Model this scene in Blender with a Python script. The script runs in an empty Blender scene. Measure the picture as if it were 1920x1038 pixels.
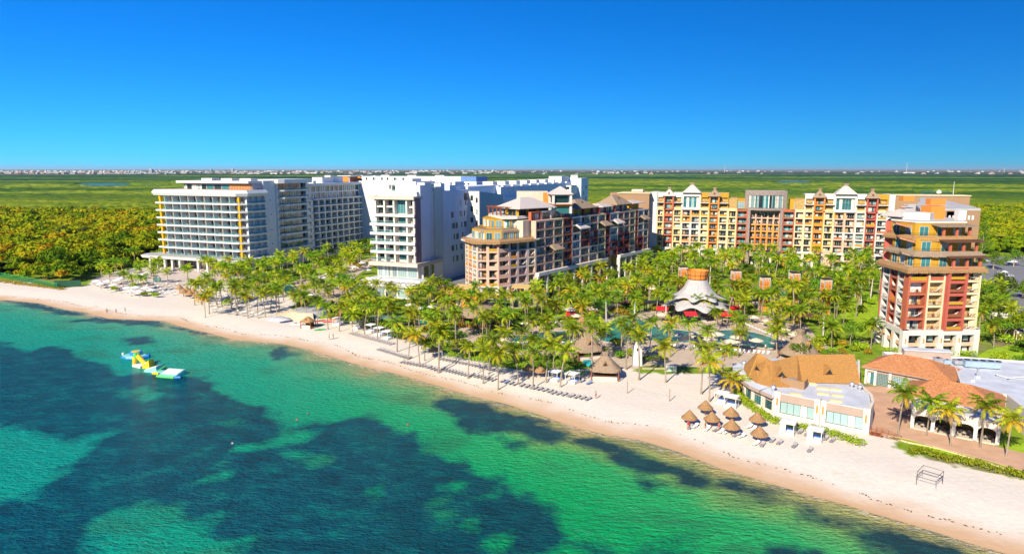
import bpy, math, random
import numpy as np
from mathutils import Matrix, Vector
SC=bpy.context.scene
COL=SC.collection
R=random.Random(7)
# ---------------------------------------------------------------- camera geometry (metres; the camera stands 50 m above the resort ground)
F_=1280.; CH=50.; PT=math.radians(9); CC,SS=math.cos(PT),math.sin(PT)
def G(px,py,z=0.0):
    u=(px-960)/F_; v=(519-py)/F_
    t=(z-CH)/(-SS+v*CC)
    return (u*t,(CC+v*SS)*t)
def zat(py,p):
    v=(519-py)/F_; y=p[1]
    return CH+(v*y*CC-y*SS)/(CC+v*SS)
def px_of(x,y,z):
    dz=z-CH; zc=y*CC-dz*SS
    return (960+F_*x/zc, 519-F_*(y*SS+dz*CC)/zc, zc)
# ---------------------------------------------------------------- tagging
def tag(o,label=None,cat=None,group=None,kind=None):
    if label: o['label']=label
    if cat: o['category']=cat
    if group: o['group']=group
    if kind: o['kind']=kind
    return o
def empty(name,loc,rz=0,label=None,cat=None,group=None):
    o=bpy.data.objects.new(name,None); COL.objects.link(o)
    o.location=loc; o.rotation_euler=(0,0,rz); o.empty_display_size=.5
    return tag(o,label,cat,group)
def put(me,name,parent=None,loc=(0,0,0),rz=0,sc=None):
    o=bpy.data.objects.new(name,me); COL.objects.link(o)
    o.parent=parent; o.location=loc; o.rotation_euler=(0,0,rz)
    if sc is not None: o.scale=sc if hasattr(sc,'__len__') else (sc,sc,sc)
    return o
# ---------------------------------------------------------------- materials
MATS={}
def nt(m):
    m.use_nodes=True; t=m.node_tree; t.nodes.clear(); return t,t.nodes,t.links
def mat(name,col,rough=.8,var=.12,scale=.6,spec=.3,metal=0,bump=0,bscale=6,coat=0,obj=False,streak=0,emit=None):
    """paint / plaster / cloth: a base colour with uneven wear of its own"""
    if name in MATS: return MATS[name]
    m=bpy.data.materials.new(name); MATS[name]=m
    t,n,l=nt(m)
    b=n.new('ShaderNodeBsdfPrincipled'); o=n.new('ShaderNodeOutputMaterial')
    l.new(b.outputs[0],o.inputs[0])
    b.inputs['Roughness'].default_value=rough; b.inputs['Metallic'].default_value=metal
    b.inputs['Specular IOR Level'].default_value=spec
    if coat: b.inputs['Coat Weight'].default_value=coat
    tc=n.new('ShaderNodeTexCoord')
    src=tc.outputs['Object']
    nz=n.new('ShaderNodeTexNoise'); nz.inputs['Scale'].default_value=scale; nz.inputs['Detail'].default_value=6
    l.new(src,nz.inputs['Vector'])
    mr=n.new('ShaderNodeMapRange'); mr.inputs[1].default_value=.3; mr.inputs[2].default_value=.7
    mr.inputs[3].default_value=1-var; mr.inputs[4].default_value=1+var
    l.new(nz.outputs[0],mr.inputs[0])
    fac=mr.outputs[0]
    if streak:
        mp=n.new('ShaderNodeMapping'); mp.inputs['Scale'].default_value=(1.3,1.3,.08)
        l.new(src,mp.inputs[0])
        n2=n.new('ShaderNodeTexNoise'); n2.inputs['Scale'].default_value=1.2; n2.inputs['Detail'].default_value=5
        l.new(mp.outputs[0],n2.inputs['Vector'])
        m2=n.new('ShaderNodeMapRange'); m2.inputs[1].default_value=.4; m2.inputs[2].default_value=.75
        m2.inputs[3].default_value=1; m2.inputs[4].default_value=1-streak
        l.new(n2.outputs[0],m2.inputs[0])
        mu=n.new('ShaderNodeMath'); mu.operation='MULTIPLY'
        l.new(fac,mu.inputs[0]); l.new(m2.outputs[0],mu.inputs[1]); fac=mu.outputs[0]
    if obj:
        oi=n.new('ShaderNodeObjectInfo'); m3=n.new('ShaderNodeMapRange')
        m3.inputs[3].default_value=1-obj; m3.inputs[4].default_value=1+obj
        l.new(oi.outputs['Random'],m3.inputs[0])
        mu=n.new('ShaderNodeMath'); mu.operation='MULTIPLY'
        l.new(fac,mu.inputs[0]); l.new(m3.outputs[0],mu.inputs[1]); fac=mu.outputs[0]
    vm=n.new('ShaderNodeVectorMath'); vm.operation='SCALE'
    vm.inputs[0].default_value=col[:3]; l.new(fac,vm.inputs['Scale'])
    l.new(vm.outputs[0],b.inputs['Base Color'])
    if bump:
        nb=n.new('ShaderNodeTexNoise'); nb.inputs['Scale'].default_value=bscale; nb.inputs['Detail'].default_value=4
        l.new(src,nb.inputs['Vector'])
        bp=n.new('ShaderNodeBump'); bp.inputs['Strength'].default_value=bump; bp.inputs['Distance'].default_value=.2
        l.new(nb.outputs[0],bp.inputs['Height']); l.new(bp.outputs[0],b.inputs['Normal'])
    return m
def leafmat(name,col,var=.35,trans=.3,obj=.25,hue=.03):
    if name in MATS: return MATS[name]
    m=bpy.data.materials.new(name); MATS[name]=m
    t,n,l=nt(m)
    d=n.new('ShaderNodeBsdfPrincipled'); tr=n.new('ShaderNodeBsdfTranslucent'); mx=n.new('ShaderNodeMixShader'); o=n.new('ShaderNodeOutputMaterial')
    d.inputs['Roughness'].default_value=.6; d.inputs['Specular IOR Level'].default_value=.25
    mx.inputs[0].default_value=trans
    l.new(d.outputs[0],mx.inputs[1]); l.new(tr.outputs[0],mx.inputs[2]); l.new(mx.outputs[0],o.inputs[0])
    g=n.new('ShaderNodeNewGeometry')
    oi=n.new('ShaderNodeObjectInfo')
    hs=n.new('ShaderNodeHueSaturation'); hs.inputs['Color'].default_value=(*col,1)
    m1=n.new('ShaderNodeMapRange'); m1.inputs[3].default_value=1-var; m1.inputs[4].default_value=1+var
    l.new(g.outputs['Random Per Island'],m1.inputs[0])
    m2=n.new('ShaderNodeMapRange'); m2.inputs[3].default_value=1-obj; m2.inputs[4].default_value=1+obj
    l.new(oi.outputs['Random'],m2.inputs[0])
    mu=n.new('ShaderNodeMath'); mu.operation='MULTIPLY'; l.new(m1.outputs[0],mu.inputs[0]); l.new(m2.outputs[0],mu.inputs[1])
    l.new(mu.outputs[0],hs.inputs['Value'])
    m4=n.new('ShaderNodeMapRange'); m4.inputs[3].default_value=.5-hue; m4.inputs[4].default_value=.5+hue*.6
    l.new(oi.outputs['Random'],m4.inputs[0]); l.new(m4.outputs[0],hs.inputs['Hue'])
    l.new(hs.outputs[0],d.inputs['Base Color']); l.new(hs.outputs[0],tr.inputs['Color'])
    return m
def glassmat(name,col,rough=.06,spec=.8):
    if name in MATS: return MATS[name]
    m=bpy.data.materials.new(name); MATS[name]=m
    t,n,l=nt(m)
    b=n.new('ShaderNodeBsdfPrincipled'); o=n.new('ShaderNodeOutputMaterial'); l.new(b.outputs[0],o.inputs[0])
    b.inputs['Roughness'].default_value=rough; b.inputs['Specular IOR Level'].default_value=spec
    oi=n.new('ShaderNodeObjectInfo'); m3=n.new('ShaderNodeMapRange')
    m3.inputs[3].default_value=.5; m3.inputs[4].default_value=1.5
    l.new(oi.outputs['Random'],m3.inputs[0])
    vm=n.new('ShaderNodeVectorMath'); vm.operation='SCALE'; vm.inputs[0].default_value=col[:3]
    l.new(m3.outputs[0],vm.inputs['Scale']); l.new(vm.outputs[0],b.inputs['Base Color'])
    return m
def railglass(name,col):
    if name in MATS: return MATS[name]
    m=bpy.data.materials.new(name); MATS[name]=m
    t,n,l=nt(m)
    o=n.new('ShaderNodeOutputMaterial'); mx=n.new('ShaderNodeMixShader'); tr=n.new('ShaderNodeBsdfTransparent'); b=n.new('ShaderNodeBsdfPrincipled')
    tr.inputs[0].default_value=(.8,.95,.95,1); b.inputs['Base Color'].default_value=(*col,1); b.inputs['Roughness'].default_value=.05
    mx.inputs[0].default_value=.10
    l.new(tr.outputs[0],mx.inputs[1]); l.new(b.outputs[0],mx.inputs[2]); l.new(mx.outputs[0],o.inputs[0])
    return m
# ---------------------------------------------------------------- mesh builder
class MB:
    def __init__(s): s.v=[]; s.f=[]; s.m=[]; s.ml=[]; s.o=(0,0); s.a=0; s.oz=0
    def at(s,ox=0,oy=0,ang=0,oz=0): s.o=(ox,oy); s.a=ang; s.oz=oz; return s
    def mi(s,m):
        if m not in s.ml: s.ml.append(m)
        return s.ml.index(m)
    def P(s,x,y,z):
        c,q=math.cos(s.a),math.sin(s.a)
        return (s.o[0]+x*c-y*q, s.o[1]+x*q+y*c, s.oz+z)
    def poly(s,pts,m):
        b=len(s.v); s.v+= [s.P(*p) for p in pts]; s.f.append(tuple(range(b,b+len(pts)))); s.m.append(s.mi(m))
    def hexa(s,p,m):   # p: 8 points, bottom ring 0-3 counter-clockwise, top ring 4-7
        b=len(s.v); s.v+=[s.P(*q) for q in p]; k=s.mi(m)
        for f in ((3,2,1,0),(4,5,6,7),(0,1,5,4),(1,2,6,5),(2,3,7,6),(3,0,4,7)):
            s.f.append(tuple(b+i for i in f)); s.m.append(k)
    def box(s,x0,y0,z0,x1,y1,z1,m):
        if x0>x1: x0,x1=x1,x0
        if y0>y1: y0,y1=y1,y0
        if z0>z1: z0,z1=z1,z0
        s.hexa([(x0,y0,z0),(x1,y0,z0),(x1,y1,z0),(x0,y1,z0),(x0,y0,z1),(x1,y0,z1),(x1,y1,z1),(x0,y1,z1)],m)
    def prism(s,poly,z0,z1,m,top=None,mt=None,cap=True):
        """poly counter-clockwise [(x,y)], top = optional polygon at z1"""
        a=sum(poly[i][0]*poly[(i+1)%len(poly)][1]-poly[(i+1)%len(poly)][0]*poly[i][1] for i in range(len(poly)))
        if a<0:
            poly=poly[::-1]
            if top: top=top[::-1]
        t=top or poly; n=len(poly); b=len(s.v); k=s.mi(m); kt=s.mi(mt) if mt else k
        s.v+=[s.P(x,y,z0) for x,y in poly]+[s.P(x,y,z1) for x,y in t]
        for i in range(n):
            j=(i+1)%n; s.f.append((b+i,b+j,b+n+j,b+n+i)); s.m.append(k)
        if cap:
            s.f.append(tuple(b+n+i for i in range(n))); s.m.append(kt)
            s.f.append(tuple(b+n-1-i for i in range(n))); s.m.append(k)
    def tube(s,p,q,r0,r1,m,n=6):
        a=Vector(p); b_=Vector(q); d=(b_-a); 
        if d.length<1e-6: return
        d.normalize(); u=d.orthogonal().normalized(); w=d.cross(u)
        b=len(s.v); k=s.mi(m)
        for c,r in ((a,r0),(b_,r1)):
            for i in range(n):
                t=2*math.pi*i/n; x=c+u*(r*math.cos(t))+w*(r*math.sin(t)); s.v.append(s.P(*x))
        for i in range(n):
            j=(i+1)%n; s.f.append((b+i,b+j,b+n+j,b+n+i)); s.m.append(k)
        s.f.append(tuple(b+n+i for i in range(n))); s.m.append(k)
        s.f.append(tuple(b+n-1-i for i in range(n))); s.m.append(k)
    def lathe(s,prof,m,n=16,cx=0,cy=0,jit=0,a0=0,sx=1,sy=1,rnd=None):
        """prof [(r,z)...] bottom to top"""
        b=len(s.v); k=s.mi(m)
        for r,z in prof:
            for i in range(n):
                t=a0+2*math.pi*i/n; j=1+(rnd.uniform(-jit,jit) if rnd else 0)
                s.v.append(s.P(cx+r*j*sx*math.cos(t),cy+r*j*sy*math.sin(t),z+(rnd.uniform(-jit,jit)*.5 if rnd else 0)))
        for q in range(len(prof)-1):
            for i in range(n):
                j=(i+1)%n; s.f.append((b+q*n+i,b+q*n+j,b+(q+1)*n+j,b+(q+1)*n+i)); s.m.append(k)
        s.f.append(tuple(b+(len(prof)-1)*n+i for i in range(n))); s.m.append(k)
        s.f.append(tuple(b+n-1-i for i in range(n))); s.m.append(k)
    def hip(s,x0,y0,x1,y1,z0,z1,m,over=0,ridge=None,mu=None,th=.25):
        """hipped roof with real thickness; ridge along the longer side"""
        x0-=over;y0-=over;x1+=over;y1+=over
        w,d=x1-x0,y1-y0; h=min(w,d)/2
        if ridge is None: ridge=max(0,abs(w-d))
        cx,cy=(x0+x1)/2,(y0+y1)/2
        if w>=d: t=[(cx-ridge/2,cy-.05),(cx+ridge/2,cy-.05),(cx+ridge/2+.01,cy+.05),(cx-ridge/2-.01,cy+.05)]
        else: t=[(cx-.05,cy-ridge/2),(cx+.05,cy-ridge/2-.01),(cx+.05,cy+ridge/2+.01),(cx-.05,cy+ridge/2)]
        s.prism([(x0,y0),(x1,y0),(x1,y1),(x0,y1)],z0-th,z0,mu or m)
        s.prism([(x0,y0),(x1,y0),(x1,y1),(x0,y1)],z0,z1,m,top=t)
    def mesh(s,name,smooth=False):
        me=bpy.data.meshes.new(name)
        me.from_pydata(s.v,[],s.f)
        for m in s.ml: me.materials.append(m)
        me.polygons.foreach_set('material_index',s.m)
        if smooth: me.polygons.foreach_set('use_smooth',[True]*len(s.f))
        me.update(); return me
    def obj(s,name,parent=None,label=None,loc=(0,0,0),rz=0,smooth=False,kind=None):
        if not s.f: return None
        o=put(s.mesh(name,smooth),name,parent,loc,rz)
        if label: o['label']=label
        if kind: o['kind']=kind
        return o
def npmesh(name,V,Fq,mats,mi=None,smooth=False,attrs=None):
    """fast mesh from numpy: V (n,3), Fq (m,k) all faces with k corners"""
    me=bpy.data.meshes.new(name); k=Fq.shape[1]
    me.vertices.add(len(V)); me.vertices.foreach_set('co',np.ascontiguousarray(V,dtype=np.float32).ravel())
    me.loops.add(Fq.size); me.loops.foreach_set('vertex_index',np.ascontiguousarray(Fq,dtype=np.int32).ravel())
    me.polygons.add(len(Fq)); me.polygons.foreach_set('loop_start',np.arange(0,Fq.size,k,dtype=np.int32))
    for m in mats: me.materials.append(m)
    if mi is not None: me.polygons.foreach_set('material_index',np.asarray(mi,dtype=np.int32))
    if smooth: me.polygons.foreach_set('use_smooth',np.ones(len(Fq),dtype=bool))
    for an,(typ,data) in (attrs or {}).items():
        a=me.attributes.new(an,typ,'POINT')
        a.data.foreach_set('color' if typ=='FLOAT_COLOR' else 'value',np.asarray(data,dtype=np.float32).ravel())
    me.update(calc_edges=True); me.validate(); return me
# ---------------------------------------------------------------- repeated parts of a building: the 100 that show largest stay parts, the rest become one
class Kit:
    def __init__(s,root): s.root=root; s.items={}
    def add(s,name,me,x,y,z,ang):
        s.items.setdefault(name,[]).append((me,x,y,z,ang))
    def done(s,cap=100):
        a=s.root.rotation_euler[2]; c,q=math.cos(a),math.sin(a); L=s.root.location
        for name,it in s.items.items():
            def key(i):
                wx=L[0]+i[1]*c-i[2]*q; wy=L[1]+i[1]*q+i[2]*c
                nx=math.sin(a+i[4]); ny=-math.cos(a+i[4])       # outward normal
                d=math.hypot(wx,wy); face=max(.02,(nx*-wx+ny*-wy)/d)
                return -face/d
            it.sort(key=key)
            for me,x,y,z,ang in it[:cap]:
                put(me,name,s.root,(x,y,z),ang)
            rest=it[cap:]
            if rest:
                mats=[];V=[];Fc=[];MI=[];n=0
                for me,x,y,z,ang in rest:
                    co=np.empty(len(me.vertices)*3,dtype=np.float32); me.vertices.foreach_get('co',co); co=co.reshape(-1,3)
                    ca,sa=math.cos(ang),math.sin(ang)
                    W=np.stack([co[:,0]*ca-co[:,1]*sa+x,co[:,0]*sa+co[:,1]*ca+y,co[:,2]+z],1)
                    mp=[]
                    for m in me.materials:
                        if m not in mats: mats.append(m)
                        mp.append(mats.index(m))
                    for p in me.polygons:
                        Fc.append(tuple(n+i for i in p.vertices)); MI.append(mp[p.material_index])
                    V.append(W); n+=len(W)
                me=bpy.data.meshes.new(name+'_field'); me.from_pydata(np.concatenate(V).tolist(),[],Fc)
                for m in mats: me.materials.append(m)
                me.polygons.foreach_set('material_index',MI); me.update()
                o=put(me,name,s.root); o['kind']='stuff'
# ---------------------------------------------------------------- shared building materials
WHITE=mat('white_render',(.62,.62,.61),.6,.04,.15,streak=.06)
WHITE2=mat('warm_white_render',(.66,.62,.56),.7,.06,.2,streak=.1)
CREAM=mat('cream_render',(.70,.56,.34),.8,.06,.2,streak=.1)
BEIGE=mat('beige_render',(.62,.50,.38),.8,.06,.2,streak=.08)
PINK=mat('salmon_render',(.66,.42,.30),.8,.07,.2,streak=.08)
TERRA=mat('terracotta_render',(.45,.12,.06),.8,.08,.2,streak=.12)
RED=mat('brick_red_render',(.45,.10,.07),.8,.08,.2,streak=.12)
ORANGE=mat('orange_render',(.70,.24,.04),.8,.07,.2,streak=.1)
MUST=mat('mustard_render',(.47,.26,.02),.8,.08,.2,streak=.08)
TAUPE=mat('taupe_render',(.40,.30,.24),.8,.06,.2,streak=.06)
BROWNW=mat('tan_render',(.33,.20,.11),.8,.06,.1,streak=.05)
STONE=mat('rough_grey_stone',(.27,.22,.20),.9,.25,1.5,bump=.4)
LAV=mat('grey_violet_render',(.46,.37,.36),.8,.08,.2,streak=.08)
DARK=mat('dark_metal',(.03,.03,.035),.5,.1)
WOOD=mat('dark_wood',(.12,.055,.03),.8,.25,3,bump=.2)
REDWOOD=mat('red_brown_wood',(.26,.08,.035),.8,.25,3,bump=.2)
THATCH=mat('dry_thatch',(.40,.23,.10),.95,.4,5,bump=.9,bscale=14)
THATCHG=mat('grey_thatch',(.33,.24,.16),.95,.35,5,bump=.8,bscale=12)
SHING=mat('pale_shingle',(.52,.46,.42),.9,.2,4,bump=.5,bscale=8)
ROOFW=mat('white_roof_membrane',(.56,.59,.64),.6,.14,.35,streak=.05)
ROOFG=mat('grey_roof_membrane',(.45,.44,.43),.8,.12,.3)
AWN=mat('yellow_awning',(.80,.50,.03),.8,.08,1)
REDC=mat('red_canvas',(.65,.02,.03),.8,.1,1)
CANVAS=mat('cream_canvas',(.68,.56,.42),.9,.08,1)
WCANVAS=mat('white_canvas',(.80,.78,.76),.9,.05,1)
BLUEC=mat('blue_canvas',(.03,.12,.50),.8,.1,1)
GL=glassmat('dark_glass',(.02,.035,.04))
GLT=glassmat('teal_glass',(.035,.14,.15),.05)
GLP=glassmat('pale_curtained_glass',(.26,.38,.37),.15,.6)
CURT=mat('curtain_cloth',(.62,.60,.52),.9,.15,2,obj=.3)
ROOM=mat('dim_room_wall',(.14,.12,.09),.9,.3,1,obj=.4)
WARM=mat('warm_room_wall',(.42,.28,.10),.9,.2,1,obj=.3)
RG=railglass('balcony_rail_glass',(.12,.35,.38))
HAM=mat('hammock_cloth',(.75,.72,.66),.9,.05)
PLAST=mat('grey_lounger_mesh',(.34,.31,.30),.8,.08,3,obj=.12)
TRUNK=mat('palm_trunk',(.30,.24,.18),.95,.3,3,obj=.2,bump=.4)
TRUNKW=mat('royal_palm_trunk',(.50,.46,.42),.9,.15,2,obj=.1)
# ---------------------------------------------------------------- windows & balconies
WC={}
def win(w,h,var,fr=WHITE,pane=GL,mull=2,tr=0):
    k=(round(w,1),round(h,1),var,fr.name,pane.name,mull,tr)
    if k in WC: return WC[k]
    m=MB(); w,h=k[0],k[1]; e=.07
    m.box(-w/2,-.05,0,-w/2+e,.03,h,fr); m.box(w/2-e,-.05,0,w/2,.03,h,fr)
    m.box(-w/2+e,-.05,h-e,w/2-e,.03,h,fr); m.box(-w/2+e,-.05,0,w/2-e,.03,e,fr)
    rr=random.Random(hash(str(k))&0xffff)
    n=mull; cw=(w-2*e)/n
    for i in range(n):
        x0=-w/2+e+i*cw
        q=(var*3+i*5+rr.randrange(3))%6
        pm=[pane,CURT,pane,GLP,pane,GL][q] if pane is GL else ([pane,pane,GLP,pane,CURT,pane][q])
        m.box(x0+.03,0,e,x0+cw-.03,.02,h-e,pm)
        if i: m.box(x0-.03,-.04,e,x0+.03,.025,h-e,fr)
    if tr: m.box(-w/2+e,-.03,h*.66-.03,w/2-e,-.001,h*.66+.03,fr)
    WC[k]=m.mesh('window'); return WC[k]
def balc(w,kind,var=0):
    k=('b',round(w,1),kind,var)
    if k in WC: return WC[k]
    m=MB(); w=k[1]
    if kind in('bars','ham','wood'):
        f=DARK if kind!='wood' else REDWOOD
        m.box(-w/2,0,.95,w/2,.06,1.02,f); m.box(-w/2,0,.08,w/2,.05,.14,f)
        n=int(w/.28)
        if kind=='wood':
            for i in range(int(w/.9)):
                x=-w/2+i*w/int(w/.9); x1=x+w/int(w/.9)
                m.tube((x,.03,.1),(x1,.03,.95),.04,.04,f,4); m.tube((x1,.03,.1),(x,.03,.95),.04,.04,f,4)
        else:
            for i in range(n+1):
                x=-w/2+i*w/n; m.box(x-.015,.01,.14,x+.015,.04,.95,f)
    if kind=='glass':
        m.box(-w/2,0,.02,w/2,.03,1.0,RG); m.box(-w/2,-.01,1.0,w/2,.04,1.05,WHITE)
    if kind=='solid':
        m.box(-w/2,0,.0,w/2,.15,1.0,[ORANGE,MUST,PINK,TERRA][var%4])
    if kind=='ham' or (kind in('glass','bars','wood') and var%3==1):
        P=[(-w/2+.1,.5,1.7)]
        for i in range(1,8):
            t=i/8; P.append((-w/2+.1+t*(w-.2),.5,1.7-1.1*math.sin(math.pi*t)**.8))
        P.append((w/2-.1,.5,1.7))
        for i in range(8):
            a,b=P[i],P[i+1]; wa=.05+.4*math.sin(math.pi*i/8); wb=.05+.4*math.sin(math.pi*(i+1)/8)
            m.hexa([(a[0],a[1]-wa,a[2]-.04),(b[0],b[1]-wb,b[2]-.04),(b[0],b[1]+wb,b[2]-.04),(a[0],a[1]+wa,a[2]-.04),
                    (a[0],a[1]-wa,a[2]),(b[0],b[1]-wb,b[2]),(b[0],b[1]+wb,b[2]),(a[0],a[1]+wa,a[2])],HAM)
    if var%3==2:   # a chair and a small table
        m.box(.2,.5,.38,.8,1.0,.45,WOOD); m.box(.2,.95,.45,.8,1.02,.95,WOOD); m.box(.22,.52,0,.28,.58,.38,WOOD); m.box(.72,.52,0,.78,.58,.38,WOOD)
        m.box(-.5,.6,.5,0,1.0,.55,WHITE2); m.box(-.28,.77,0,-.22,.83,.5,WHITE2)
    WC[k]=m.mesh('balcony'); return WC[k]
def facade(W,kit,ox,oy,ang,cols,z0,nf,sh,depth=1.5,rail='bars',rnd=R,slab=.32,par=.0,inner=None,fr=WHITE,top=0,pane=GL,opening=None):
    """a wall of loggias.  cols: (width, wall material or list per floor, kind)  kind: L loggia, W flush window, B blank, O open balcony with solid front, D double window"""
    W.at(ox,oy,ang); s=0
    for ci,(w,mt,kind) in enumerate(cols):
        for k in range(nf):
            m=mt[k%len(mt)] if isinstance(mt,(list,tuple)) else mt
            z=z0+k*sh
            if kind=='B': W.box(s,0,z,s+w,.4,z+sh,m); continue
            pw=min(.5,w*.13)
            if kind in('W','D'):
                hh=sh*.55 if kind=='W' else sh*.8; zb=z+(sh-hh)*.5; pw=w*.25 if kind=='W' else w*.1
                W.box(s,0,z,s+pw,.4,z+sh,m); W.box(s+w-pw,0,z,s+w,.4,z+sh,m)
                W.box(s+pw,0,z,s+w-pw,.4,zb,m); W.box(s+pw,0,zb+hh,s+w-pw,.4,z+sh,m)
                c,q=math.cos(ang),math.sin(ang); x=s+w/2; y=.28
                kit.add('window',win(w-2*pw,hh,rnd.randrange(4),fr,pane,1 if w-2*pw<1.3 else 2),ox+x*c-y*q,oy+x*q+y*c,zb,ang)
                continue
            pf=par if kind!='O' else .9
            W.box(s,0,z,s+pw,depth,z+sh,m); W.box(s+w-pw,0,z,s+w,depth,z+sh,m)
            W.box(s+pw,0,z+sh-slab-.25,s+w-pw,.35,z+sh-slab,m)
            W.box(s+pw,0,z+sh-slab,s+w-pw,depth,z+sh,m)
            if pf: W.box(s+pw,0,z,s+w-pw,.18,z+pf,m)
            im=inner or (WARM if rnd.random()<.35 else m)
            W.box(s,depth,z,s+w,depth+.3,z+sh,im)
            ow=w-2*pw; ww=ow*(.62 if rnd.random()<.5 else .8); off=rnd.choice((-1,1))*(ow-ww)/2*.9
            c,q=math.cos(ang),math.sin(ang)
            x=s+w/2+off; y=depth-.04
            kit.add('window',win(ww,min(2.4,sh-slab-.35),rnd.randrange(4),fr,pane,2 if ww<3 else 3),ox+x*c-y*q,oy+x*q+y*c,z+.02,ang)
            x=s+w/2; y=.06; rk=rail if not isinstance(rail,(list,tuple)) else rnd.choice(rail)
            if kind!='O' or rnd.random()<.4:
                kit.add('balcony',balc(ow,rk,rnd.randrange(6)),ox+x*c-y*q,oy+x*q+y*c,z+(pf if kind!='O' else 0),ang)
        s+=w
    W.at()
    return s
def eave(W,pts,z,out,m,th=.7,drop=.5):
    """a thatched or shingled skirt roof along a polyline of wall points, sloping outward"""
    n=len(pts)
    nor=[]
    for i in range(n-1):
        dx,dy=pts[i+1][0]-pts[i][0],pts[i+1][1]-pts[i][1]; L=math.hypot(dx,dy); nor.append((dy/L,-dx/L))
    def off(i,o):
        if i==0: a=nor[0]
        elif i==n-1: a=nor[-1]
        else:
            a=(nor[i-1][0]+nor[i][0],nor[i-1][1]+nor[i][1]); l=math.hypot(*a); a=(a[0]/l,a[1]/l)
            k=max(.5,a[0]*nor[i][0]+a[1]*nor[i][1]); o=o/k
        return (pts[i][0]+a[0]*o,pts[i][1]+a[1]*o)
    for i in range(n-1):
        a,b=pts[i],pts[i+1]; c,d=off(i+1,out),off(i,out)
        # subdivide for a ragged edge
        L=math.hypot(b[0]-a[0],b[1]-a[1]); k=max(1,int(L/1.2))
        for j in range(k):
            t0,t1=j/k,(j+1)/k
            A=(a[0]+(b[0]-a[0])*t0,a[1]+(b[1]-a[1])*t0); B=(a[0]+(b[0]-a[0])*t1,a[1]+(b[1]-a[1])*t1)
            r0=R.uniform(-.12,.12); r1=R.uniform(-.12,.12)
            D=(d[0]+(c[0]-d[0])*t0,d[1]+(c[1]-d[1])*t0); Cc=(d[0]+(c[0]-d[0])*t1,d[1]+(c[1]-d[1])*t1)
            W.hexa([(D[0],D[1],z-drop-th+r0),(Cc[0],Cc[1],z-drop-th+r1),(B[0],B[1],z-th*.4),(A[0],A[1],z-th*.4),
                    (D[0],D[1],z-drop+r0*.3),(Cc[0],Cc[1],z-drop+r1*.3),(B[0],B[1],z+.25),(A[0],A[1],z+.25)],m)
# ================================================================ world, sun, camera
W_=bpy.data.worlds.new("World"); SC.world=W_; t,n,l=nt(W_)
sky=n.new('ShaderNodeTexSky'); sky.sky_type='NISHITA'; sky.sun_disc=False
SUN_EL=math.radians(33); sky.sun_elevation=SUN_EL; sky.sun_rotation=math.radians(149)
sky.altitude=0; sky.air_density=1.0; sky.dust_density=0; sky.ozone_density=10.0
hs=n.new('ShaderNodeHueSaturation'); hs.inputs['Saturation'].default_value=1.20; hs.inputs['Hue'].default_value=.5; hs.inputs['Value'].default_value=.86
bg=n.new('ShaderNodeBackground'); bg.inputs[1].default_value=.13
ow=n.new('ShaderNodeOutputWorld')
tcw=n.new('ShaderNodeTexCoord'); vadd=n.new('ShaderNodeVectorMath'); vadd.operation='ADD'; vadd.inputs[1].default_value=(0,0,.03); vn=n.new('ShaderNodeVectorMath'); vn.operation='NORMALIZE'
l.new(tcw.outputs['Generated'],vadd.inputs[0]); l.new(vadd.outputs[0],vn.inputs[0]); l.new(vn.outputs[0],sky.inputs[0])
l.new(sky.outputs[0],hs.inputs['Color']); tint=n.new('ShaderNodeVectorMath'); tint.operation='MULTIPLY'; tint.inputs[1].default_value=(.14,.52,.69); l.new(hs.outputs[0],tint.inputs[0]); l.new(tint.outputs[0],bg.inputs[0]); l.new(bg.outputs[0],ow.inputs[0])
sl=bpy.data.lights.new('sun','SUN'); sl.energy=4.6; sl.angle=math.radians(.5); sl.color=(1,.90,.74)
so=bpy.data.objects.new('sun',sl); COL.objects.link(so)
sd=Vector((.520*math.cos(SUN_EL),.854*math.cos(SUN_EL),-math.sin(SUN_EL)))
so.rotation_euler=sd.to_track_quat('-Z','Y').to_euler(); so.location=(0,0,120)
cd=bpy.data.cameras.new('camera'); co=bpy.data.objects.new('camera',cd); COL.objects.link(co)
cd.sensor_width=36; cd.lens=36*F_/1920; cd.clip_start=1; cd.clip_end=90000
co.location=(0,0,CH); co.rotation_euler=(math.radians(90-9),0,0); SC.camera=co
SC.view_settings.view_transform='Standard'; SC.view_settings.look='None'; SC.view_settings.gamma=1; SC.view_settings.exposure=.78
SC.cycles.max_bounces=6; SC.cycles.transparent_max_bounces=12; SC.cycles.volume_bounces=0; SC.cycles.diffuse_bounces=2; SC.cycles.glossy_bounces=2
SC.cycles.use_denoising=True; SC.cycles.sample_clamp_indirect=4
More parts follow.
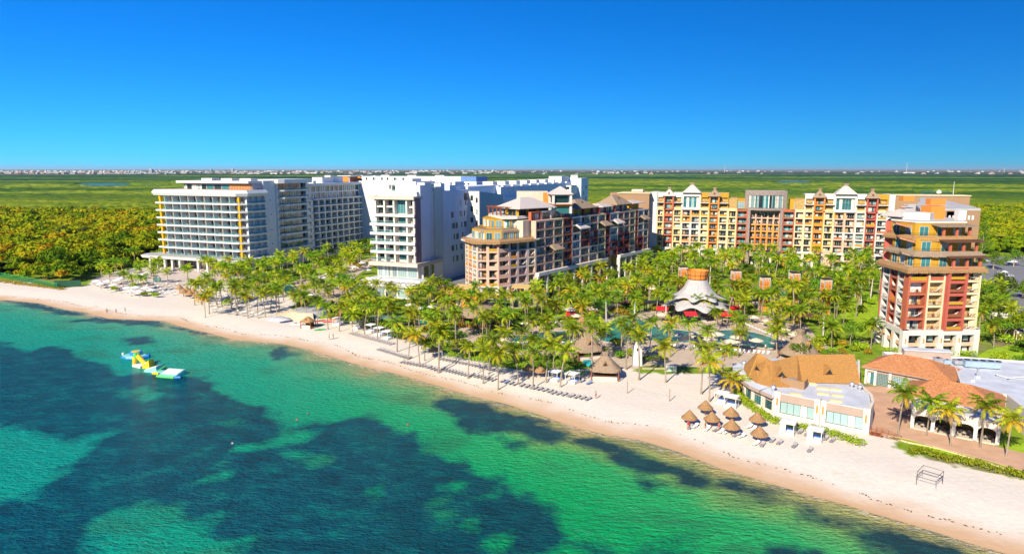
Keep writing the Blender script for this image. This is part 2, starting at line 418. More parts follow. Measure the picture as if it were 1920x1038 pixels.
# ================================================================ shoreline (traced on the water level z = -1)
SEA=-1.0
sh_px=[(0,561.6),(72,568.8),(120,580.8),(158,585.6),(201,597.6),(260,600),(307,602),(336,612),(398,626.4),(432,636),(480,640.8),(528,645),(576,655),
 (600,662),(656,680.4),(721,696),(769,708),(821.7,724),(882,742),(942,756),(1003,775),(1063,797),(1124,813),(1200,826),(1275,848.7),(1350,878.7),
 (1425,901),(1500,923.7),(1575,944),(1650,966.8),(1725,989),(1800,1013.7),(1875,1036)]
SHORE=[G(x,y,SEA) for x,y in sh_px]
a,b=SHORE[0],SHORE[3]; SHORE=[(a[0]-1500,a[1]+620),(a[0]-120,a[1]+40)]+SHORE
a=SHORE[-1]; SHORE+= [(a[0]+60,a[1]-45),(a[0]+1500,a[1]-900)]
SHN=np.array(SHORE)
def shore_d(X,Y):
    """signed distance to the water's edge, positive inland"""
    X=np.asarray(X,float); Y=np.asarray(Y,float); best=np.full(X.shape,1e9); sg=np.ones(X.shape)
    for i in range(len(SHN)-1):
        ax,ay=SHN[i]; bx,by=SHN[i+1]; dx,dy=bx-ax,by-ay; L=dx*dx+dy*dy
        t=np.clip(((X-ax)*dx+(Y-ay)*dy)/L,0,1)
        qx,qy=ax+t*dx,ay+t*dy; d=np.hypot(X-qx,Y-qy)
        cr=dx*(Y-ay)-dy*(X-ax); m=d<best
        best=np.where(m,d,best); sg=np.where(m,np.sign(cr),sg)
    return best*sg
def gz(x,y):
    d=float(shore_d(np.array([x]),np.array([y]))[0]); return max(-4,min(0,-1.02+.07*d))
def GB(px,py):
    """a pixel's point on the sloping beach"""
    p=G(px,py,0)
    for _ in range(3): p=G(px,py,gz(*p))
    return (p[0],p[1],gz(*p))
def inpoly(X,Y,P):
    X=np.asarray(X,float);Y=np.asarray(Y,float); r=np.zeros(X.shape,bool); n=len(P)
    for i in range(n):
        x0,y0=P[i];x1,y1=P[(i+1)%n]
        if y0==y1: continue
        c=((y0>Y)!=(y1>Y))&(X<(x1-x0)*(Y-y0)/(y1-y0)+x0); r^=c
    return r
def polyd(X,Y,P):
    best=np.full(np.shape(X),1e9)
    for i in range(len(P)):
        ax,ay=P[i]; bx,by=P[(i+1)%len(P)]; dx,dy=bx-ax,by-ay; L=dx*dx+dy*dy+1e-9
        t=np.clip(((X-ax)*dx+(Y-ay)*dy)/L,0,1); best=np.minimum(best,np.hypot(X-ax-t*dx,Y-ay-t*dy))
    return np.where(inpoly(X,Y,P),best,-best)
def vnoise(X,Y,s,seed=0):
    x=np.asarray(X)/s; y=np.asarray(Y)/s; xi=np.floor(x).astype(int); yi=np.floor(y).astype(int); fx=x-xi; fy=y-yi
    fx=fx*fx*(3-2*fx); fy=fy*fy*(3-2*fy)
    def h(a,b):
        v=np.sin(a*127.1+b*311.7+seed*74.7)*43758.5453; return v-np.floor(v)
    return (h(xi,yi)*(1-fx)+h(xi+1,yi)*fx)*(1-fy)+(h(xi,yi+1)*(1-fx)+h(xi+1,yi+1)*fx)*fy
def fbm(X,Y,s,o=3,seed=0):
    r=0;a=.5
    for i in range(o): r=r+a*vnoise(X,Y,s/2**i,seed+i*13); a*=.5
    return r/(1-.5**o)
def axis(lo,hi,step,far,g=1.25):
    a=list(np.arange(lo,hi+.1,step)); q=step; x=a[-1]
    while x<far: q*=g; x+=q; a.append(x)
    q=step; x=a[0]; pre=[]
    while x>-far: q*=g; x-=q; pre.append(x)
    return np.array(pre[::-1]+a)
def gridmesh(name,xs,ys,zf,mats,attrs):
    X,Y=np.meshgrid(xs,ys); nx,ny=len(xs),len(ys)
    Z=zf(X,Y); V=np.stack([X.ravel(),Y.ravel(),Z.ravel()],1)
    i=np.arange(ny-1)[:,None]*nx+np.arange(nx-1)[None,:]; i=i.ravel()
    Fq=np.stack([i,i+1,i+nx+1,i+nx],1)
    A={k:(ty,f(X,Y).reshape(-1,4) if ty=='FLOAT_COLOR' else f(X,Y).ravel()) for k,(ty,f) in attrs.items()}
    return npmesh(name,V,Fq,mats,smooth=True,attrs=A)
# ---------------------------------------------------------------- ground
SAND_UP=[(-200,505),(0,524),(60,530),(110,541),(165,534),(178,520),(230,505),(300,500),(340,508),(352,530),(420,535),(500,545),(545,556),(560,590),(640,600),(660,606),(735,630),(800,650),
 (870,668),(940,686),(1000,694),(1060,694),(1110,690),(1180,690),(1210,700),(1385,700),(1440,722),(1600,775),(1650,806),(1672,822),(1700,852),(1800,872),(1960,905),(2200,960)]
SANDP=[G(x,y,0) for x,y in SAND_UP]
SANDP=[(-3000,SANDP[0][1]+500)]+SANDP+[(SANDP[-1][0]+1500,SANDP[-1][1]-900),(0,-3000),(-3000,-3000)]
def sandmask(X,Y): return np.clip(polyd(X,Y,SANDP)/3+.5,0,1)
m=bpy.data.materials.new('ground'); t,n,l=nt(m)
def nd(ty,**k):
    x=n.new(ty)
    for a,v in k.items(): setattr(x,a,v)
    return x
def ramp(fac,stops,interp='LINEAR'):
    r=n.new('ShaderNodeValToRGB'); r.color_ramp.interpolation=interp
    e=r.color_ramp.elements
    while len(e)<len(stops): e.new(.5)
    for i,(p,c) in enumerate(stops): e[i].position=p; e[i].color=(*c,1)
    l.new(fac,r.inputs[0]); return r.outputs[0]
def noise(scale,detail=4,vec=None,rough=.5,dist=0):
    x=n.new('ShaderNodeTexNoise'); x.inputs['Scale'].default_value=scale; x.inputs['Detail'].default_value=detail; x.inputs['Roughness'].default_value=rough; x.inputs['Distortion'].default_value=dist
    if vec is not None: l.new(vec,x.inputs['Vector'])
    return x.outputs[0]
def maprange(v,a,b,c=0,d=1,clamp=True):
    x=n.new('ShaderNodeMapRange'); x.clamp=clamp
    for i,q in enumerate((a,b,c,d)): x.inputs[i+1].default_value=q
    l.new(v,x.inputs[0]); return x.outputs[0]
def math_(op,a,b=None):
    x=n.new('ShaderNodeMath'); x.operation=op
    for i,q in enumerate((a,b)):
        if q is None: continue
        if isinstance(q,(int,float)): x.inputs[i].default_value=q
        else: l.new(q,x.inputs[i])
    return x.outputs[0]
def mix(f,a,b,bt='MIX'):
    x=n.new('ShaderNodeMix'); x.data_type='RGBA'; x.blend_type=bt
    if isinstance(f,(int,float)): x.inputs[0].default_value=f
    else: l.new(f,x.inputs[0])
    for i,q in ((6,a),(7,b)):
        if isinstance(q,tuple): x.inputs[i].default_value=(*q,1)
        else: l.new(q,x.inputs[i])
    return x.outputs[2]
def attr(nm,out='Fac'):
    x=n.new('ShaderNodeAttribute'); x.attribute_name=nm; return x.outputs[out]
def bump(h,st,di):
    x=n.new('ShaderNodeBump'); x.inputs['Strength'].default_value=st; x.inputs['Distance'].default_value=di; l.new(h,x.inputs['Height']); return x.outputs[0]
def mapping(sc,rz=0):
    tc=n.new('ShaderNodeTexCoord'); x=n.new('ShaderNodeMapping'); x.inputs['Scale'].default_value=sc; x.inputs['Rotation'].default_value=(0,0,rz)
    l.new(tc.outputs['Object'],x.inputs[0]); return x.outputs[0]
pos=mapping((1,1,1))
sand=ramp(noise(.22,6,pos),[(.3,(.66,.58,.48)),(.7,(.72,.645,.545))])
sand=mix(maprange(noise(1.6,4,pos),.35,.7),sand,(.74,.67,.575))
trk=mapping((.05,.9,1),-.42)
sand=mix(maprange(noise(1.0,4,trk),.56,.68,0,.28),sand,(.60,.52,.43))
d=math_('ADD',attr('shore'),maprange(noise(.12,4,pos),.2,.8,-2.2,2.2))
wet=mix(maprange(d,1.4,7.5),(.56,.37,.22),sand)
wet=mix(maprange(attr('shore'),-1.5,1.2),(.44,.29,.15),wet)
grass=ramp(noise(.35,5,pos),[(.3,(.10,.19,.012)),(.55,(.20,.30,.02)),(.75,(.30,.34,.04))])
grass=mix(maprange(noise(.05,3,pos),.55,.65),grass,(.24,.19,.11))
land=mix(maprange(math_('ADD',attr('sand'),maprange(noise(.3,4,pos),.2,.8,-.5,.5)),.35,.65),grass,wet)
# the mangrove plain and the town beyond
yy=attr('dist')
far=ramp(noise(.0035,5,mapping((.35,1,1))),[(.3,(.02,.06,.01)),(.5,(.08,.14,.015)),(.7,(.15,.19,.03))])
town=ramp(noise(.012,6,mapping((1,.6,1))),[(.35,(.05,.08,.04)),(.5,(.12,.13,.09)),(.62,(.35,.33,.28)),(.7,(.5,.47,.42))])
far=mix(maprange(yy,5200,6800),far,town)
land=mix(maprange(yy,520,640),land,far)
b=nd('ShaderNodeBsdfPrincipled'); o=nd('ShaderNodeOutputMaterial'); l.new(land,b.inputs['Base Color']); b.inputs['Roughness'].default_value=.95; b.inputs['Specular IOR Level'].default_value=.1
l.new(b.outputs[0],o.inputs[0])
l.new(bump(math_('ADD',noise(.9,6,pos),noise(.15,3,pos)),.3,.25),b.inputs['Normal'])
GROUNDM=m
xs=axis(-260,190,1.5,30000,1.22); ys=axis(76,420,1.5,30000,1.22)
me=gridmesh('ground',xs,ys,lambda X,Y: np.clip(-1.02+.07*shore_d(X,Y)+.05*(fbm(X,Y,7)-.5)*np.clip(shore_d(X,Y)/5,0,1),-4,0)-(np.hypot(X,Y)>600)*.0,[m],
  {'shore':('FLOAT',shore_d),'sand':('FLOAT',sandmask),'dist':('FLOAT',lambda X,Y:np.hypot(X,Y))})
tag(put(me,'ground'),kind='structure')
# ---------------------------------------------------------------- sea
def P1(pts): return [G(x/2.084,540+y/2.084,SEA) for x,y in pts]
def P2(pts): return [G(560+x/2.484,620+y/2.484,SEA) for x,y in pts]
def P3(pts): return [G(1200+x/2.667,740+y/2.667,SEA) for x,y in pts]
BIG=P1([(-700,150),(-300,190),(0,200),(60,240),(130,245),(170,230),(230,228),(300,262),(370,290),(430,320),(470,340),(530,335),(600,345),(700,350),(800,350),(830,370),(820,400),(900,430),(960,460),(1030,470),(1060,490),(1110,520),(1130,545)])\
 +P2([(60,425),(200,415),(320,400),(390,420),(405,440),(450,460),(520,490),(590,530),(620,560),(720,600),(850,660),(950,700),(1050,760),(1120,810),(1200,870),(1200,920),(1260,950),(1350,980),(1450,1038),(1600,1150),(1700,1400),(0,1600)])+[(-120,20),(-260,60),(-600,120)]
WEEDS=[P2([(630,340),(690,310),(770,315),(860,340),(950,375),(1040,400),(1130,430),(1260,470),(1240,500),(1190,515),(1100,495),(1080,470),(960,460),(870,465),(800,475),(765,460),(770,400),(700,385)]),
 P2([(1320,500),(1390,500),(1430,520),(1500,540),(1600,575),(1689,610)])+P3([(70,310),(110,350),(180,360),(260,365),(300,390),(380,430),(460,445),(560,455),(620,470),(690,515),(800,550),(850,570),(900,595),(980,610),(1060,650),(1130,680),(1250,680),(1300,700),(1400,735),(1530,770),(1660,795),(1900,900),(1400,900),(1150,730),(1050,675),(960,630),(860,615),(800,600),(780,560),(680,525),(600,510),(520,490),(430,470),(330,465),(260,475),(200,440),(170,400),(100,385),(0,385)])+P2([(1430,600),(1400,570),(1370,520)]),
 P3([(670,780),(760,765),(850,750),(930,770),(850,795),(700,810)]),P3([(30,800),(120,785),(220,790),(150,830)]),
 P3([(120,752),(190,735),(260,728),(200,748)]),P3([(30,455),(75,450),(60,475)]),
 P1([(20,46),(170,53),(230,80),(340,90),(300,107),(200,98),(100,65)]),P1([(310,125),(400,113),(560,125),(650,122),(640,147),(540,142),(400,134)]),
 P1([(480,200),(560,190),(590,212),(520,222)]),P1([(1060,250),(1110,235),(1140,265),(1090,272)]),P1([(690,150),(830,176),(760,178)]),
 P2([(870,480),(960,510),(1040,525),(980,540),(920,515)]),P2([(1020,745),(1190,828),(1120,800)]),P2([(1610,715),(1660,715),(1640,740)])]
HOLES=[P1([(-600,480),(-100,520),(0,540),(100,560),(150,590),(250,590),(330,580),(440,570),(390,620),(330,670),(260,700),(200,730),(190,780),(130,830),(60,830),(0,860),(-600,900)]),
 P1([(300,920),(400,870),(500,850),(620,830),(750,840),(720,890),(780,895),(870,880),(890,900),(820,960),(1020,950),(950,1010),(900,1100),(340,1100),(370,980)]),
 P1([(1120,560),(1250,555),(1240,590),(1100,620),(1000,640),(930,640),(950,610),(1050,590)]),P1([(1110,650),(1200,640),(1200,670),(1290,680),(1200,690),(1150,680)]),
 P1([(830,680),(890,665),(885,690),(840,700)]),P1([(760,740),(850,725),(840,750),(770,760)]),P1([(900,515),(990,520),(950,540)]),P1([(220,870),(300,880),(260,900)]),P1([(460,400),(560,380),(640,420),(560,440)]),
 P2([(705,715),(750,695),(800,705),(780,750),(720,750)]),P2([(610,830),(680,775),(710,800),(725,870),(640,880)]),P2([(735,905),(800,860),(850,870),(800,940)]),P2([(335,848),(390,832),(440,848),(390,865)]),
 P2([(870,1010),(960,970),(1010,980),(970,1060),(890,1060)]),P2([(1090,1030),(1200,1000),(1300,1025),(1300,1100),(1090,1100)]),P2([(375,745),(430,725),(455,740),(400,762)]),P2([(815,765),(850,740),(900,760),(850,785)]),
 P2([(0,560),(60,575),(140,600),(60,620),(0,615)]),P2([(0,460),(100,462),(60,500),(0,505)])]
def weed(X,Y):
    wx=X+(fbm(X,Y,9,4,5)-.5)*3.5; wy=Y+(fbm(X,Y,9,4,9)-.5)*5
    d=polyd(wx,wy,BIG)
    for h in HOLES: d=np.minimum(d,-polyd(wx,wy,h)*.8)
    for q in WEEDS: d=np.maximum(d,polyd(wx,wy,q)*.9+.2)
    return d
m=bpy.data.materials.new('sea_water'); t,n,l=nt(m)
pos=mapping((1,1,1)); sd_=math_('MULTIPLY',attr('shore'),-1.0)
sd2=math_('ADD',sd_,maprange(noise(.10,5,pos),.2,.8,-4,4))
xx=attr('wx')
ramp1=ramp(maprange(sd2,-1,45),[(0,(.56,.40,.22)),(.05,(.44,.38,.15)),(.17,(.20,.38,.10)),(.34,(.02,.40,.12)),(.6,(.0,.37,.11)),(1,(.0,.31,.11))])
ramp2=ramp(maprange(sd2,-1,45),[(0,(.56,.42,.26)),(.05,(.30,.36,.20)),(.16,(.06,.37,.23)),(.40,(.004,.36,.24)),(1,(.0,.31,.24))])
clear=mix(maprange(math_('ADD',xx,maprange(noise(.02,3,pos),0,1,-30,30)),-75,5),ramp2,ramp1)
clear=mix(maprange(noise(.06,5,mapping((1,1.6,1),.4)),.52,.66,0,.45),clear,(.02,.13,.08))
clear=mix(maprange(noise(.5,5,mapping((1,2.0,1),.35),.65),.55,.72,0,.22),clear,(.10,.34,.22))
w=math_('ADD',attr('weed'),maprange(noise(.16,8,pos,.62),.25,.75,-2.4,2.4))
wmask=maprange(w,-1.5,.9)
wc=ramp(noise(.16,8,mapping((1,1.5,1),.4),.72),[(.32,(.0,.040,.075)),(.52,(.0,.080,.125)),(.66,(.0,.16,.16))])
wc=mix(maprange(math_('ADD',noise(.045,6,pos,.6),0),.54,.66,0,.34),wc,(.006,.11,.10))
wc=mix(maprange(xx,-30,30),wc,mix(.75,wc,(.0,.036,.055)))
colr=mix(math_('MULTIPLY',wmask,.97),clear,wc); colr=mix(maprange(noise(.9,4,mapping((1,2.4,1),.5),.6),.42,.60,0,.12),colr,(.0,.03,.045))  # dark ripple shading painted over the water colour
fo=math_('ADD',sd_,maprange(noise(.45,5,pos),.2,.8,-1.3,1.3)); fo=math_('MULTIPLY',maprange(fo,-.2,.35),maprange(fo,1.3,.5)); colr=mix(math_('MULTIPLY',fo,maprange(noise(1.3,4,pos),.42,.6,0,.6)),colr,(.62,.60,.52)); b=nd('ShaderNodeBsdfPrincipled'); o=nd('ShaderNodeOutputMaterial'); l.new(colr,b.inputs['Base Color']); l.new(b.outputs[0],o.inputs[0])
b.inputs['Roughness'].default_value=.2; b.inputs['IOR'].default_value=1.33; b.inputs['Specular IOR Level'].default_value=.06
wv=math_('ADD',noise(.55,3,mapping((1,2.6,1),.5),.6),math_('MULTIPLY',noise(1.6,3,mapping((1,2.2,1),.35),.6),.45))
l.new(bump(wv,1.0,1.2),b.inputs['Normal'])
xs=axis(-250,170,1.25,9000,1.3); ys=axis(30,270,1.25,9000,1.3)
me=gridmesh('sea',xs,ys,lambda X,Y:np.full(X.shape,SEA),[m],{'shore':('FLOAT',shore_d),'weed':('FLOAT',weed),'wx':('FLOAT',lambda X,Y:X)})
# keep the sea only where there is sea
tag(put(me,'sea'),kind='structure')
# ---------------------------------------------------------------- wrack line
wr=MB(); WR=mat('seaweed_wrack',(.10,.07,.03),.95,.3)
rr=random.Random(3)
def along(P,step):
    out=[]
    for i in range(len(P)-1):
        (ax,ay),(bx,by)=P[i],P[i+1]; L=math.hypot(bx-ax,by-ay); k=int(L/step)
        for j in range(k): t=j/k; out.append((ax+(bx-ax)*t,ay+(by-ay)*t,(bx-ax)/L,(by-ay)/L))
    return out
for x,y,dx,dy in along(SHORE[2:-2],.45):
    if rr.random()<.55:
        o_=5.6+1.1*math.sin(x*.07)+rr.gauss(0,.18)+.7*math.sin(x*.31); px,py=x-dy*o_,y+dx*o_
        if not (-205<x<95): continue
        dens=.35+.65*vnoise(np.array([x]),np.array([y]),14)[0]
        if rr.random()>dens: continue
        s=rr.uniform(.08,.22); z=gz(px,py)+.03; a=rr.random()*3
        wr.at(px,py,a); wr.prism([(-s*1.5,-s*.5),(s,-s*.6),(s*1.6,0),(s,s*.6),(-s,s*.5)],z-.03,z+.05,WR,top=[(-s,-s*.3),(s*.7,-s*.4),(s,0),(s*.7,s*.4),(-s*.7,s*.3)])
wr.at(); tag(wr.obj('seaweed_debris'),'thin dark line of washed up seaweed along the sand','seaweed',kind='stuff')
# ---------------------------------------------------------------- mangrove plain: a lumpy canopy sheet from 430 m to the town
def worley(X,Y,c,seed=0):
    cx=np.floor(X/c).astype(int); cy=np.floor(Y/c).astype(int); best=np.full(X.shape,9.); hid=np.zeros(X.shape)
    for i in(-1,0,1):
        for j in(-1,0,1):
            a=cx+i; b_=cy+j
            h1=np.sin(a*127.1+b_*311.7+seed)*43758.5453; h1-=np.floor(h1); h2=np.sin(a*269.5+b_*183.3+seed)*28573.77; h2-=np.floor(h2)
            d=np.hypot(X/c-a-h1,Y/c-b_-h2); mk=d<best; best=np.where(mk,d,best); hid=np.where(mk,h1,hid)
    return best,hid
LAG=[(195,346,50,3.2),(1487,341.5,34,2.6),(1755,361,36,2.2)]
def lagmask(X,Y):
    k=np.zeros(X.shape)
    for px,py,wd,hh in LAG:
        c=G(px,py,0); hw=wd*c[1]/1280; y0=G(px,py-hh/2,0)[1]; y1=G(px,py+hh/2,0)[1]
        cx=c[0]/c[1]*Y; m_=(np.abs(X-cx)<hw)&(Y<y0)&(Y>y1*.9); k=np.maximum(k,m_)
    return k
RESORT=[(-215,300),(-188,470),(-150,560),(60,620),(205,455),(300,425),(700,410),(700,60),(-215,60)]
th=np.arange(-.86,.86,.0026); rs=[400.]
while rs[-1]<11000: rs.append(rs[-1]*1.0052 if rs[-1]<4000 else rs[-1]*1.012)
rs=np.array(rs); T,RR=np.meshgrid(th,rs); X=RR*np.sin(T); Y=RR*np.cos(T)
w1,h1=worley(X,Y,8.5,1.); w2,h2=worley(X,Y,22.,5.)
k=np.clip((RR-900)/900,0,1)
lump=np.sqrt(np.clip(1-w1*w1*1.2,0,1))*(.6+.8*h1)*4.2*(1-k)+np.sqrt(np.clip(1-w2*w2*1.1,0,1))*(.5+h2)*4.0*k
big=fbm(X,Y,90,3,4)
Z=1.2+lump+big*3.0-1.0*k
Z=np.where(lagmask(X,Y)>0,.1,Z)
hue=np.clip(.45*fbm(X,Y,60,3,8)+.55*(h1*(1-k)+h2*k),0,1)
nr,ntt=X.shape; i=(np.arange(nr-1)[:,None]*ntt+np.arange(ntt-1)[None,:]).ravel()
Fq=np.stack([i,i+ntt,i+ntt+1,i+1],1)[:,::-1]
Xc=X[:-1,:-1].ravel(); Yc=Y[:-1,:-1].ravel()
keep=~inpoly(Xc,Yc,RESORT)&(shore_d(Xc,Yc)>24)
Fq=Fq[keep]
m=bpy.data.materials.new('mangrove_canopy'); t,n,l=nt(m); pos=mapping((1,1,1))
yy=attr('dist')
nearc=ramp(math_('ADD',math_('MULTIPLY',attr('hue'),.6),math_('MULTIPLY',noise(.25,5,pos),.4)),[(.22,(.07,.13,.008)),(.45,(.15,.22,.010)),(.62,(.24,.29,.014)),(.8,(.32,.29,.02))])
bands=ramp(math_('ADD',noise(.0030,5,mapping((.3,1,1))),math_('MULTIPLY',noise(.03,4,pos),.10)),[(.45,(.012,.075,.012)),(.50,(.045,.14,.012)),(.54,(.19,.29,.012)),(.62,(.33,.38,.018))])
bands=mix(math_('MULTIPLY',noise(.12,4,pos),.55),bands,nearc); bands=mix(maprange(noise(.075,4,mapping((.6,1,1)),.7),.46,.60,0,.6),bands,(.02,.085,.008))
fcol=ramp(noise(.0016,5,mapping((.25,1,1))),[(.44,(.008,.05,.018)),(.52,(.03,.11,.02)),(.6,(.15,.25,.03))])
town=ramp(noise(.009,6,mapping((1,.5,1))),[(.40,(.02,.05,.03)),(.55,(.05,.08,.05)),(.66,(.20,.19,.17)),(.74,(.42,.40,.37))])
bands=mix(maprange(noise(.011,6,mapping((.32,1,1)),.65),.48,.60,0,.75),bands,(.035,.12,.012)); nearc=mix(maprange(noise(.02,5,mapping((.5,1,1)),.6),.5,.62,0,.6),nearc,(.05,.13,.01)); c1=mix(maprange(yy,800,1500),nearc,bands); c1=mix(maprange(yy,2400,3400),c1,fcol); c1=mix(maprange(yy,5200,7000),c1,town)
b=nd('ShaderNodeBsdfPrincipled'); o=nd('ShaderNodeOutputMaterial'); l.new(c1,b.inputs['Base Color']); b.inputs['Roughness'].default_value=.9; b.inputs['Specular IOR Level'].default_value=.1
l.new(b.outputs[0],o.inputs[0]); l.new(bump(noise(.55,6,pos,.7),1,1.6),b.inputs['Normal'])
me=npmesh('mangrove_forest',np.stack([X.ravel(),Y.ravel(),Z.ravel()],1),Fq,[m],smooth=False,attrs={'hue':('FLOAT',hue.ravel()),'dist':('FLOAT',RR.ravel())})
tag(put(me,'mangrove_forest'),'green mangrove canopy stretching flat behind the resort to the horizon','forest',kind='stuff')
LAGM=mat('lagoon_water',(.02,.13,.32),.25,.1,.01)
for q,(px,py,wd,hh) in enumerate(LAG):
    c=G(px,py,0); y0=G(px,py-hh/2,0)[1]; y1=G(px,py+hh/2,0)[1]; mb=MB(); rr=random.Random(q)
    pts=[]
    for i in range(20):
        a=2*math.pi*i/20; yv=c[1]+(y0-c[1] if math.sin(a)>0 else c[1]-y1)*math.sin(a)*rr.uniform(.75,1); xv=c[0]/c[1]*yv+wd*c[1]/1280*math.cos(a)*rr.uniform(.85,1)
        pts.append((xv,yv,.6))
    mb.poly(pts,LAGM); tag(mb.obj('lagoon'),['narrow blue lagoon in the mangroves far behind the white hotel','short blue lagoon beyond the middle of the long colourful hotel','small blue lagoon beyond the terraced tower'][q],'lagoon',kind='structure')
# ---------------------------------------------------------------- leafy jungle: crowns of real leaf cards
LEAFV=None
def leafattr():
    m=bpy.data.materials.new('jungle_leaves'); global n,l
    t,n,l=nt(m)
    hh=math_('ADD',attr('hue'),0)
    c=ramp(hh,[(.0,(.06,.14,.008)),(.3,(.16,.25,.010)),(.55,(.30,.34,.010)),(.78,(.42,.35,.012)),(1,(.48,.27,.015))])
    d=nd('ShaderNodeBsdfDiffuse'); tr=nd('ShaderNodeBsdfTranslucent'); mx=nd('ShaderNodeMixShader'); o=nd('ShaderNodeOutputMaterial'); mx.inputs[0].default_value=.28
    l.new(c,d.inputs[0]); l.new(c,tr.inputs[0]); l.new(d.outputs[0],mx.inputs[1]); l.new(tr.outputs[0],mx.inputs[2]); l.new(mx.outputs[0],o.inputs[0]); return m
JL=leafattr()
def crowns(C,rng,nleaf,size):
    """C rows: x,y,z(centre),rx,rz,hue ; returns V,F,hue for leaf quads"""
    N=len(C); tot=N*nleaf
    u=rng.random(tot)*2*np.pi; v=rng.random(tot)*1.25-.25; v=np.clip(v,-.25,1)
    s=np.sqrt(np.clip(1-v*v,0,1)); ci=np.repeat(np.arange(N),nleaf)
    dirs=np.stack([s*np.cos(u),s*np.sin(u),v],1)
    # lumps: each crown has lobes
    ph=rng.random(N)[ci]*6.28
    lob=1+.22*np.sin(3*u+ph)*s+.18*np.sin(5*u+2*ph)*(1-v)+.10*np.sin(9*v+ph)
    rad=lob*(.80+.25*rng.random(tot))
    Cc=C[ci]; P=Cc[:,:3]+dirs*rad[:,None]*np.stack([Cc[:,3],Cc[:,3],Cc[:,4]],1)
    nrm=dirs+rng.normal(0,.55,(tot,3)); nrm/=np.linalg.norm(nrm,axis=1)[:,None]
    a=np.cross(nrm,rng.normal(0,1,(tot,3))); a/=np.linalg.norm(a,axis=1)[:,None]; b=np.cross(nrm,a)
    sz=(size*(.6+.8*rng.random(tot)))[:,None]*(Cc[:,3]/4)[:,None]**.3
    V=np.stack([P-a*sz-b*sz*.55,P+a*sz*.4-b*sz*.75,P+a*sz+b*sz*.4,P-a*sz*.3+b*sz*.8],1).reshape(-1,3)
    Fq=np.arange(tot*4).reshape(-1,4)
    H=np.repeat(np.clip(Cc[:,5]+rng.normal(0,.07,tot),0,1),4)
    return V,Fq,H
def crownfield(name,C,seed,nleaf,size,label,core=True):
    rng=np.random.default_rng(seed); V,Fq,H=crowns(C,rng,nleaf,size)
    if core:   # a woody, leafy mass inside each crown
        N=len(C); nu,nv=8,4; uu=np.linspace(0,2*np.pi,nu,endpoint=False); vv=np.linspace(-.9,1.2,nv)
        U,Vv=np.meshgrid(uu,vv); D=np.stack([np.cos(U)*np.cos(Vv),np.sin(U)*np.cos(Vv),np.sin(Vv)],-1).reshape(-1,3)
        J=.66+.16*rng.random((N,len(D)))
        PV=C[:,None,:3]+D[None]*J[...,None]*np.stack([C[:,3],C[:,3],C[:,4]],1)[:,None,:]
        q=[]
        for a in range(nv-1):
            for b in range(nu): q.append((a*nu+b,a*nu+(b+1)%nu,(a+1)*nu+(b+1)%nu,(a+1)*nu+b))
        q=np.array(q); FQ=(q[None]+(np.arange(N)*len(D))[:,None,None]).reshape(-1,4)+len(V)
        V=np.concatenate([V,PV.reshape(-1,3)]); Fq=np.concatenate([Fq,FQ]); H=np.concatenate([H,np.repeat(C[:,5]*.8,len(D))])
    me=npmesh(name,V,Fq,[JL],attrs={'hue':('FLOAT',H)})
    return tag(put(me,name),label,'trees',kind='stuff')
rng=np.random.default_rng(11)
JFRONT=[G(x,y,0) for x,y in [(-260,500),(0,519),(60,526),(110,535),(150,532),(165,522),(230,505),(276,492)]]
JP=JFRONT+[(-188,352),(-176,400),(-168,470),(-150,560),(-100,640),(-560,700),(-560,JFRONT[0][1])]
def scatter(poly,n_,mind,rng):
    P=np.array(poly); lo,hi=P.min(0),P.max(0); pts=[]; grid={}
    for _ in range(n_):
        p=lo+(hi-lo)*rng.random(2)
        c=(int(p[0]//mind),int(p[1]//mind)); ok=True
        for i in(-1,0,1):
            for j in(-1,0,1):
                for q in grid.get((c[0]+i,c[1]+j),()):
                    if (q[0]-p[0])**2+(q[1]-p[1])**2<mind*mind: ok=False
        if ok: grid.setdefault(c,[]).append(p); pts.append(p)
    A=np.array(pts); return A[inpoly(A[:,0],A[:,1],poly)]
S=scatter(JP,14000,3.6,rng)
vis=np.abs(S[:,0])<S[:,1]*.80+20; S=S[vis]
dd=np.hypot(S[:,0],S[:,1]); ed=np.minimum(polyd(S[:,0],S[:,1],JP),14)
r=(2.2+4.4*rng.random(len(S))**2)*(.55+.45*ed/14); hz=(2.2+ed*.34+rng.uniform(-1.2,1.2,len(S))+r*.35)
hue=np.clip(.18+.75*fbm(S[:,0],S[:,1],34,3,3)+rng.normal(0,.17,len(S)),0,1)
C=np.stack([S[:,0],S[:,1],hz,r,r*.75,hue],1)
near=dd<470
crownfield('coastal_jungle',C[near],1,150,.62,'dense olive and orange tinted jungle beside the white hotel')
crownfield('inland_jungle',C[~near],2,70,.95,'green jungle canopy further inland behind the shore trees')
RP=[(205,412),(300,398),(620,384),(900,760),(500,820),(130,620),(185,450)]
S=scatter(RP,17000,5.0,rng); S=S[(np.abs(S[:,0])<S[:,1]*.80+20)]
r=rng.uniform(3.2,5.5,len(S)); hue=np.clip(.08+.7*fbm(S[:,0],S[:,1],30,3,6)+rng.normal(0,.1,len(S)),0,.85)
C=np.stack([S[:,0],S[:,1],rng.uniform(3.5,6.5,len(S)),r,r*.75,hue],1)
crownfield('roadside_woods',C,3,75,.9,'deep green woods beyond the parking lot on the right')
